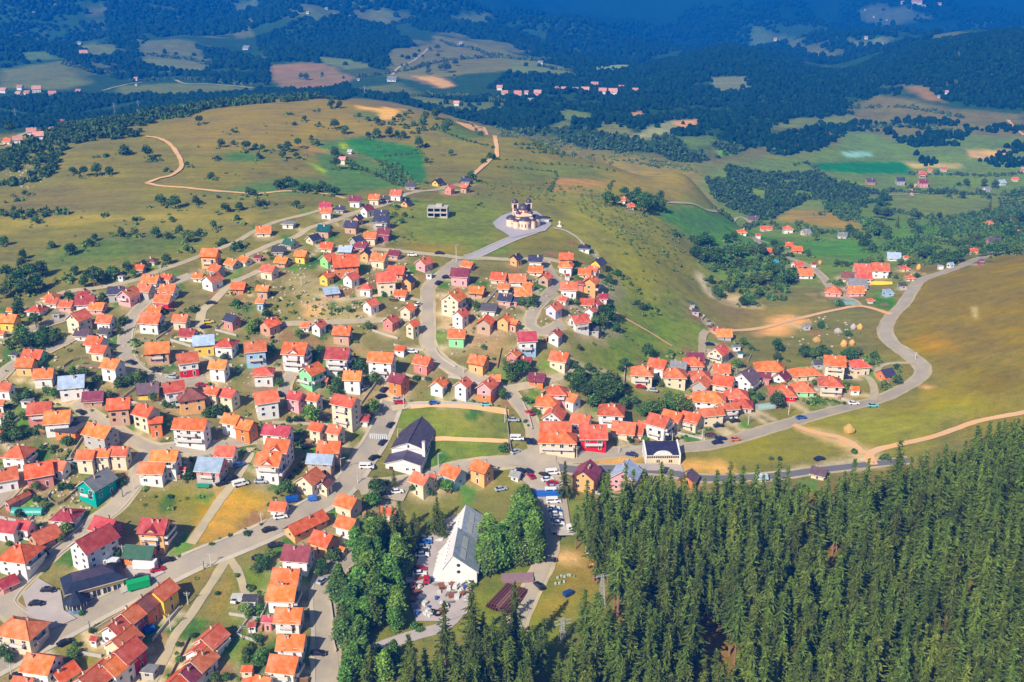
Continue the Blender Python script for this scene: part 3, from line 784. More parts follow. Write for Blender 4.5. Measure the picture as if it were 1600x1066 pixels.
def sheet(name, pts, mat, lift=None, cell=3.0):
    """a paved area laid on the terrain inside an outline"""
    _lift[0] += 0.006
    lift = lift or _lift[0]
    P = poly_world(pts)
    x0, y0 = P.min(0); x1, y1 = P.max(0)
    import mathutils
    ed = []
    n = len(P)
    for i in range(n):                            # refine the rim so that it follows the ground
        a, b = P[i], P[(i + 1) % n]
        k = max(1, int(np.linalg.norm(b - a) / cell))
        ed += [a + (b - a) * j / k for j in range(k)]
    ed = np.array(ed)
    gx, gy = np.meshgrid(np.arange(x0, x1, cell), np.arange(y0, y1, cell))
    g = np.column_stack([gx.ravel(), gy.ravel()])
    g = g[inside_dist(P, g[:, 0], g[:, 1]) > cell * .5]
    pts2 = np.vstack([ed, g])
    from mathutils.geometry import delaunay_2d_cdt
    vv, _e, ff, *_ = delaunay_2d_cdt([mathutils.Vector(p) for p in pts2], [], [list(range(len(ed)))], 1, 1e-4)
    V = np.array([(v.x, v.y) for v in vv])
    z = height(V[:, 0], V[:, 1]) + lift
    o = mesh_obj(name, np.column_stack([V, z]), [tuple(f) for f in ff], [MATS[mat]], smooth=True)
    o['kind'] = 'structure'
    ROAD_PTS.append((np.vstack([ed, g]), cell * .8))
    return o

sheet('church_plaza', [(770,349),(782,339),(800,332),(838,331),(850,340),(862,352),(852,362),(825,367),(800,373),(789,365),(775,357)], 'paving')
sheet('car_park', [(832,722),(872,722),(884,770),(893,832),(862,840),(850,800),(836,770),(815,750)], 'old asphalt')
sheet('yard', [(668,838),(690,815),(718,803),(745,900),(733,935),(730,960),(700,972),(650,972),(642,945),(645,900),(655,870)], 'yard concrete')
sheet('forecourt', [(35,930),(60,905),(95,925),(100,955),(120,968),(80,985),(45,962)], 'yard concrete')
sheet('forecourt', [(180,905),(200,885),(245,884),(258,896),(225,912),(190,930)], 'yard concrete')
sheet('road', [(795,712),(835,700),(870,708),(868,728),(840,735),(790,726)], 'asphalt')
sheet('street', [(560,745),(600,752),(640,765),(630,785),(585,778),(555,765)], 'old asphalt')
sheet('forecourt', [(985,725),(1065,728),(1068,738),(985,736)], 'yard concrete')

def zebra(px0, py0, px1, py1, n, wid):
    P, _ = unproj([px0, px1], [py0, py1])
    d = (P[1] - P[0])[:2]; L = np.linalg.norm(d); d /= L; nrm = np.array([-d[1], d[0]])
    V, F = [], []
    for i in range(n):
        c = P[0, :2] + d * L * (i + .5) / n
        for a, b in ((-.25, -1), (.25, -1), (.25, 1), (-.25, 1)):
            q = c + d * a * L / n * 2 * .5 + nrm * b * wid / 2
            V.append((q[0], q[1], hz(q[0], q[1]) + 0.40))
        F.append(tuple(range(4 * i, 4 * i + 4)))
    o = mesh_obj('crossing_marking', V, F, [MATS['road paint']]); o['kind'] = 'structure'
zebra(577, 683, 605, 684, 9, 3.0)
# ---------------------------------------------------------------- house materials
ROOFC = {'o': ((246,119,50), 'bright orange'), 't': ((222,110,68), 'terracotta'), 'r': ((184,66,68), 'crimson'), 'm': ((140,60,72), 'maroon'),
         'n': ((66,66,92), 'dark slate'), 'G': ((150,150,152), 'grey'), 'k': ((58,98,76), 'dark green'), 'b': ((140,86,72), 'brown'), 'l': ((164,182,204), 'pale blue-grey'),
         'v': ((112,88,98), 'mauve'), 'q': ((24,98,100), 'teal green'), 'D': ((84,80,84), 'dark grey'), 'F': ((216,150,132), 'faded red')}
METAL = 'rmklqGv'
WALLC = {'w': ((236,232,228), 'white'), 'c': ((232,212,180), 'cream'), 'p': ((236,168,170), 'pink'), 'y': ((244,202,72), 'yellow'), 's': ((240,178,112), 'peach'),
         'B': ((222,152,108), 'bare brick'), 'u': ((160,196,222), 'pale blue'), 'e': ((150,226,160), 'mint green'), 'G': ((186,180,174), 'grey'), 'T': ((0,172,156), 'teal'),
         'R': ((214,34,40), 'red'), 'M': ((156,84,100), 'plum'), 'O': ((232,132,62), 'orange'), 'P': ((224,140,130), 'rose'), 'g': ((150,222,130), 'lime green'), 'L': ((214,204,226), 'lilac')}
for k, (c, nm) in ROOFC.items(): mat_roof('roof ' + nm, c, .5 if k in METAL else .75, k in METAL)
for k, (c, nm) in WALLC.items(): mat_wall('wall ' + nm, c, k in 'B')
mat_plain('fascia', (226,214,198), .7)
mat_plain('dark wood', (92,62,48), .8)
mat_plain('window frame', (238,236,232), .5)
mat_plain('concrete', (186,178,170), .9, .18)
mat_plain('railing', (214,206,200), .6)
mat_plain('soot', (60,50,46), .9)
mat_plain('plinth', (158,148,142), .9, .2)
_m, _t, _b = new_mat('window glass')
_b.inputs['Base Color'].default_value = (0.025, 0.032, 0.045, 1); _b.inputs['Roughness'].default_value = 0.12
MATS['window glass'] = _m

def _unit(name, boxes, mats):
    b = MB()
    for q in boxes: b.box(*q)
    me = bpy.data.meshes.new(name)
    me.from_pydata(b.v, [], b.f)
    for m in mats: me.materials.append(MATS[m])
    me.polygons.foreach_set('material_index', b.m)
    return me

# window and door: unit width and height, standing 8 cm proud of the wall along -y
U_WIN = _unit('window', [(-.5,.5,-.05,.02,0,1,1), (-.43,-.03,-.07,-.03,.06,.94,0), (.03,.43,-.07,-.03,.06,.94,0)], ['window glass', 'window frame'])
U_WIN1 = _unit('window', [(-.5,.5,-.05,.02,0,1,1), (-.40,.40,-.07,-.03,.08,.92,0)], ['window glass', 'window frame'])
U_OPEN = _unit('window', [(-.5,.5,-.035,.02,0,1,0)], ['window glass'])
U_DOOR = _unit('door', [(-.5,.5,-.05,.02,0,1,0), (-.36,.36,-.08,-.03,.05,.92,1)], ['window frame', 'dark wood'])
U_CHIM = _unit('chimney', [(-.3,.3,-.25,.25,-.9,1.0,0), (-.38,.38,-.33,.33,1.0,1.12,1), (-.2,.2,-.15,.15,1.12,1.3,2)], ['wall bare brick', 'concrete', 'soot'])
U_CHIMW = _unit('chimney', [(-.3,.3,-.25,.25,-.9,1.0,0), (-.38,.38,-.33,.33,1.0,1.12,1), (-.2,.2,-.15,.15,1.12,1.3,2)], ['wall cream', 'concrete', 'soot'])
# balcony: unit width, slab with a front parapet and two returns, projecting 1.3 m along -y
U_BALC = _unit('balcony', [(-.5,.5,-1.3,0,-.2,0,0), (-.5,.5,-1.3,-1.2,0,.95,1), (-.5,-.485,-1.2,0,0,.95,1), (.485,.5,-1.2,0,0,.95,1)], ['concrete', 'railing'])

def put(name, me, parent, loc, rz=0.0, scale=(1,1,1)):
    o = bpy.data.objects.new(name, me)
    col.objects.link(o)
    o.parent = parent; o.location = loc; o.rotation_euler = (0, 0, rz); o.scale = scale
    return o

def slab(b, pts, th, up=0, side=1):
    """a flat roof plane of thickness th: top in material up, edges and soffit in material side"""
    n = len(pts); top = [tuple(p) for p in pts]; bot = [(p[0], p[1], p[2] - th) for p in pts]
    b.face(top, up); b.face(bot[::-1], side)
    for k in range(n):
        b.face([bot[k], bot[(k + 1) % n], top[(k + 1) % n], top[k]], side)

def build_roof(L, W, ze, typ, pitch, ov=0.55, dormer=False):
    """ridge along x; ze is the eave height"""
    b = MB(); t = tan(pitch); hw = W / 2 + ov; hl = L / 2 + ov
    th = .22
    zo = ze - ov * t + .12                         # the eave edge hangs a little lower than the wall top
    zr = zo + hw * t
    if typ == 'h':
        rl = max(hl - hw * 0.95, 0.15)
        slab(b, [(-hl,-hw,zo),(hl,-hw,zo),(rl,0,zr),(-rl,0,zr)], th)
        slab(b, [(hl,hw,zo),(-hl,hw,zo),(-rl,0,zr),(rl,0,zr)], th)
        slab(b, [(hl,-hw,zo),(hl,hw,zo),(rl,0,zr)], th)
        slab(b, [(-hl,hw,zo),(-hl,-hw,zo),(-rl,0,zr)], th)
        for sx in (-1, 1):
            for sy_ in (-1, 1):
                b.tube((sx * hl, sy_ * hw, zo + .02), (sx * rl, 0, zr + .02), .12, seg=5)
        b.tube((-rl, 0, zr + .02), (rl, 0, zr + .02), .13, seg=5)
    elif typ == 'j':                               # gable with clipped ends
        c = hw * .35; zc = zr - c * t; rl = hl - c
        slab(b, [(-hl,-hw,zo),(hl,-hw,zo),(hl,-c,zc),(rl,0,zr),(-rl,0,zr),(-hl,-c,zc)], th)
        slab(b, [(hl,hw,zo),(-hl,hw,zo),(-hl,c,zc),(-rl,0,zr),(rl,0,zr),(hl,c,zc)], th)
        slab(b, [(hl,-c,zc),(hl,c,zc),(rl,0,zr)], th)
        slab(b, [(-hl,c,zc),(-hl,-c,zc),(-rl,0,zr)], th)
        b.tube((-rl, 0, zr + .02), (rl, 0, zr + .02), .13, seg=5)
    elif typ == 's':                               # lean-to
        z1 = ze + W * .22
        slab(b, [(-hl,-hw,ze-.1),(hl,-hw,ze-.1),(hl,hw,z1+.1),(-hl,hw,z1+.1)], th)
        zr = z1
    elif typ == 'f':
        slab(b, [(-hl,-hw,ze+.25),(hl,-hw,ze+.25),(hl,hw,ze+.25),(-hl,hw,ze+.25)], .3)
        zr = ze
    else:
        slab(b, [(-hl,-hw,zo),(hl,-hw,zo),(hl,0,zr),(-hl,0,zr)], th)
        slab(b, [(hl,hw,zo),(-hl,hw,zo),(-hl,0,zr),(hl,0,zr)], th)
        b.tube((-hl, 0, zr + .02), (hl, 0, zr + .02), .13, seg=5)
    if dormer and typ in 'gj':
        dw = min(W * .32, L * .22); zd = ze + .5 + dw * t; y0 = -hw - .1
        yb = -hw + (zd - zo) / t
        for sgn in (-1, 1):
            p = [(sgn * dw * 1.15, y0, ze + .5 - .15 * dw * t), (0, y0, zd), (0, yb, zd), (sgn * dw * 1.15, y0 + (ze + .5 - zo) / t, ze + .5 - .15 * dw * t)]
            slab(b, p if sgn > 0 else p[::-1], .18)
    return b, zr

def build_wall(L, W, ze, typ, pitch, low=2.0, dormer=False, base=0.0):
    b = MB(); t = tan(pitch); x, y = L / 2, W / 2
    z0 = -low
    zr = ze + y * t
    lv = [z0, ze] if not base else [z0, base, ze]
    for i in range(len(lv) - 1):
        a, c = lv[i], lv[i + 1]
        mi = 1 if (base and i == 0) else 0
        b.face([(-x,-y,a),(x,-y,a),(x,-y,c),(-x,-y,c)], mi)
        b.face([(x,y,a),(-x,y,a),(-x,y,c),(x,y,c)], mi)
        b.face([(x,-y,a),(x,y,a),(x,y,c),(x,-y,c)], mi)
        b.face([(-x,y,a),(-x,-y,a),(-x,-y,c),(-x,y,c)], mi)
    if typ in 'gj':
        k = .35 * y if typ == 'j' else 0
        for s in (1, -1):
            if k: b.face([(s*x,-s*y,ze),(s*x,s*y,ze),(s*x,s*k,zr-k*t),(s*x,-s*k,zr-k*t)], 0)
            else: b.face([(s*x,-s*y,ze),(s*x,s*y,ze),(s*x,0,zr)], 0)
    if typ == 's':
        z1 = ze + W * .22
        b.face([(x,-y,ze),(x,y,ze),(x,y,z1)], 0); b.face([(-x,y,ze),(-x,-y,ze),(-x,y,z1)], 0); b.face([(x,y,ze),(-x,y,ze),(-x,y,z1),(x,y,z1)], 0)
    if dormer and typ in 'gj':
        dw = min(W * .32, L * .22)
        b.face([(-dw,-y-.12,ze-2.2),(dw,-y-.12,ze-2.2),(dw,-y-.12,ze+.5),(0,-y-.12,ze+.5+dw*t-.05),(-dw,-y-.12,ze+.5)], 0)
        for s in (-1, 1): b.face([(s*dw,-y-.12,ze-2.2),(s*dw,-y+2,ze-2.2),(s*dw,-y+2,ze+.5),(s*dw,-y-.12,ze+.5)], 0)
    return b

STOREY = {'1': 'one-storey', '2': 'two-storey', '3': 'three-storey', '4': 'four-storey'}
HOUSE_XY = []
META = {}
SH = 2.2                                          # storey height

def house(px, py, wpx, a, st, typ, rc, wc, ratio=None, base=None, small=False, name='house', cat='house', group='houses of the hill town', look=None, short=None, L=None, W=None, ze=None, dorm=False, balc=None, open_=None, low=2.2, pit=None):
    """px, py: middle of the roof in the photo; wpx: width of the roof in the photo; a: heading of the ridge in degrees from the camera's right"""
    stn = float(st)
    if 30 <= a <= 60: a += 18                      # the town's plots: ridges either along the slope or straight up it
    elif -6 <= a <= 0 and py < 560 and px < 980: a -= 7
    shed = stn < 1
    h = ze or (2.6 + SH * (stn - 1) + .2 if not shed else 2.1)
    pitch = R(pit or (31 if typ == 'h' else 37))
    # where it stands: the sight line to the middle of the roof
    guess = h + 1.4
    P, D = unproj([px], [py], guess)
    d = D[0]
    ratio = ratio or (.94 if typ != 'h' else .96)
    view = atan2(P[0, 0], P[0, 1])                 # turn of the sight line to the right
    ang = R(a) + view
    if L is None:
        wm = wpx * d / FPX / max(cos(view), .5)
        L = wm / (abs(cos(ang)) + ratio * abs(sin(ang))) - 0.9
        L = max(L * 0.99, 1.8)
        h *= min(1.0, max(.74, (L + 2.6) / 11.5)) if not shed else 1.0
    W = W or max(L * ratio, 1.6)
    mid = h + (W / 2) * tan(pitch) * (.42 if typ in 'gj' else .35)
    if typ in 'fs': mid = h + .2
    P, D = unproj([px], [py], mid)
    x, y = P[0, 0], P[0, 1]
    ca, sa = cos(R(a)), sin(R(a))
    # stand on the lowest corner's ground, walls run down below it
    zs = [hz(x + ca * u * L / 2 - sa * v * W / 2, y + sa * u * L / 2 + ca * v * W / 2) for u in (-1, 1) for v in (-1, 1)]
    z = P[0, 2]
    low = max(low, z - min(zs) + .8)
    tiny = wpx < 13
    rname = ROOFC[rc][1]; wname = WALLC[wc][1]
    kind = {'h': 'hipped', 'g': '', 'j': 'half-hipped', 'f': 'flat', 's': 'sloping'}[typ]
    if look is None:
        if shed: look = '%s shed with %s %sroof' % (wname, rname, kind + ' ' if kind else '')
        else: look = '%s %s house with %s %sroof' % (wname, STOREY[str(int(stn))], rname, kind + ' ' if kind else '')
    if tiny and name == 'house': look = 'small %s house, %s roof' % (wname, rname)
    o = thing(name, cat, (x, y, z), R(a), look, group, (px, py), short)
    META[o.name] = (wname, rname)
    HOUSE_XY.append((x, y, hypot(L, W) / 2, z, px, py))
    dorm = dorm and typ in 'gj'
    wb = build_wall(L, W, h, typ, pitch, low, dorm, base=0.0 if base is None else 2.45)
    wb.obj('wall', [MATS['wall ' + wname], MATS['wall ' + WALLC[base][1]] if base else MATS['plinth']], o)
    rb, zr = build_roof(L, W, h, typ, pitch, .7 if not shed else .25, dorm)
    fas = MATS['fascia'] if wc not in 'BOsy' else MATS['dark wood']
    ro = rb.obj('roof', [MATS['roof ' + rname], fas], o)
    if tiny or small: return o
    q = random.Random(int(px * 31 + py * 17))
    if typ not in 'fs' and not shed:
        for k in range(1 if wpx < 24 else q.choice((1, 1, 2))):
            cx = q.uniform(-.32, .32) * L; cyy = q.choice((-1, 1)) * W * .13
            put('chimney', q.choice((U_CHIM, U_CHIMW)), ro, (cx, cyy, zr - abs(cyy) * tan(pitch) - .05), scale=(1, 1, 1))
    # openings on the walls that face the camera
    brick = wc == 'B' if open_ is None else open_
    wins = [U_OPEN] if brick else [U_WIN, U_WIN, U_WIN1]
    um = q.choice(wins)
    ns = max(1, int(round(stn)))
    for nx, ny, length, gable in ((0, -1, L, False), (0, 1, L, False), (1, 0, W, True), (-1, 0, W, True)):
        wxn, wyn = nx * ca - ny * sa, nx * sa + ny * ca
        if wxn * -x + wyn * -y < 0.05 * hypot(x, y): continue
        rz = {(0, -1): 0, (0, 1): pi, (1, 0): pi / 2, (-1, 0): -pi / 2}[(nx, ny)]
        half = W / 2 if not gable else L / 2
        def at(u, zz, out=0.0):
            if not gable: return (-ny * u, ny * (half + out), zz)
            return (nx * (half + out), nx * u, zz)
        nwin = max(1, int(length / 3.3))
        if shed: nwin = 1
        big = wpx >= 20
        for s in range(ns):
            zz = .95 + s * SH if not shed else .9
            if zz + 1.1 > h + .2: continue
            slots = [(k - (nwin - 1) / 2) * length / nwin for k in range(nwin)]
            drop = q.randrange(nwin) if nwin > 1 and q.random() < .3 else -1
            bal = (not gable and s > 0 and length > 6 and (balc if balc is not None else q.random() < .42)) or (gable and s > 0 and (balc if balc is not None else q.random() < .25) and length > 6)
            for k, u in enumerate(slots):
                if s == 0 and not gable and k == nwin // 2 and not shed:
                    put('door', U_DOOR, o, at(u, .02), rz, (1.1, 1, 2.0)); continue
                if k == drop and not big: continue
                ww = q.choice((1.1, 1.3, 1.5)) if not bal else 1.5
                if bal and k == nwin // 2: put('window', um, o, at(u, zz - .75), rz, (1.6, 1, 1.9))
                else: put('window', um, o, at(u, zz), rz, (min(ww, length / nwin * .7), 1, 1.15))
            if bal:
                put('balcony', U_BALC, o, at(0, s * SH + .12), rz, (length * q.choice((.5, .7, .92)), 1, 1))
        if gable and typ in 'gj' and W > 6.5 and not shed:
            if q.random() < .8: put('window', um, o, at(0, h + .35), rz, (1.0, 1, 1.05))
        if dorm and not gable and ny < 0:
            put('window', um, o, at(0, h - 1.0, .12), rz, (1.4, 1, 1.2))
    return o

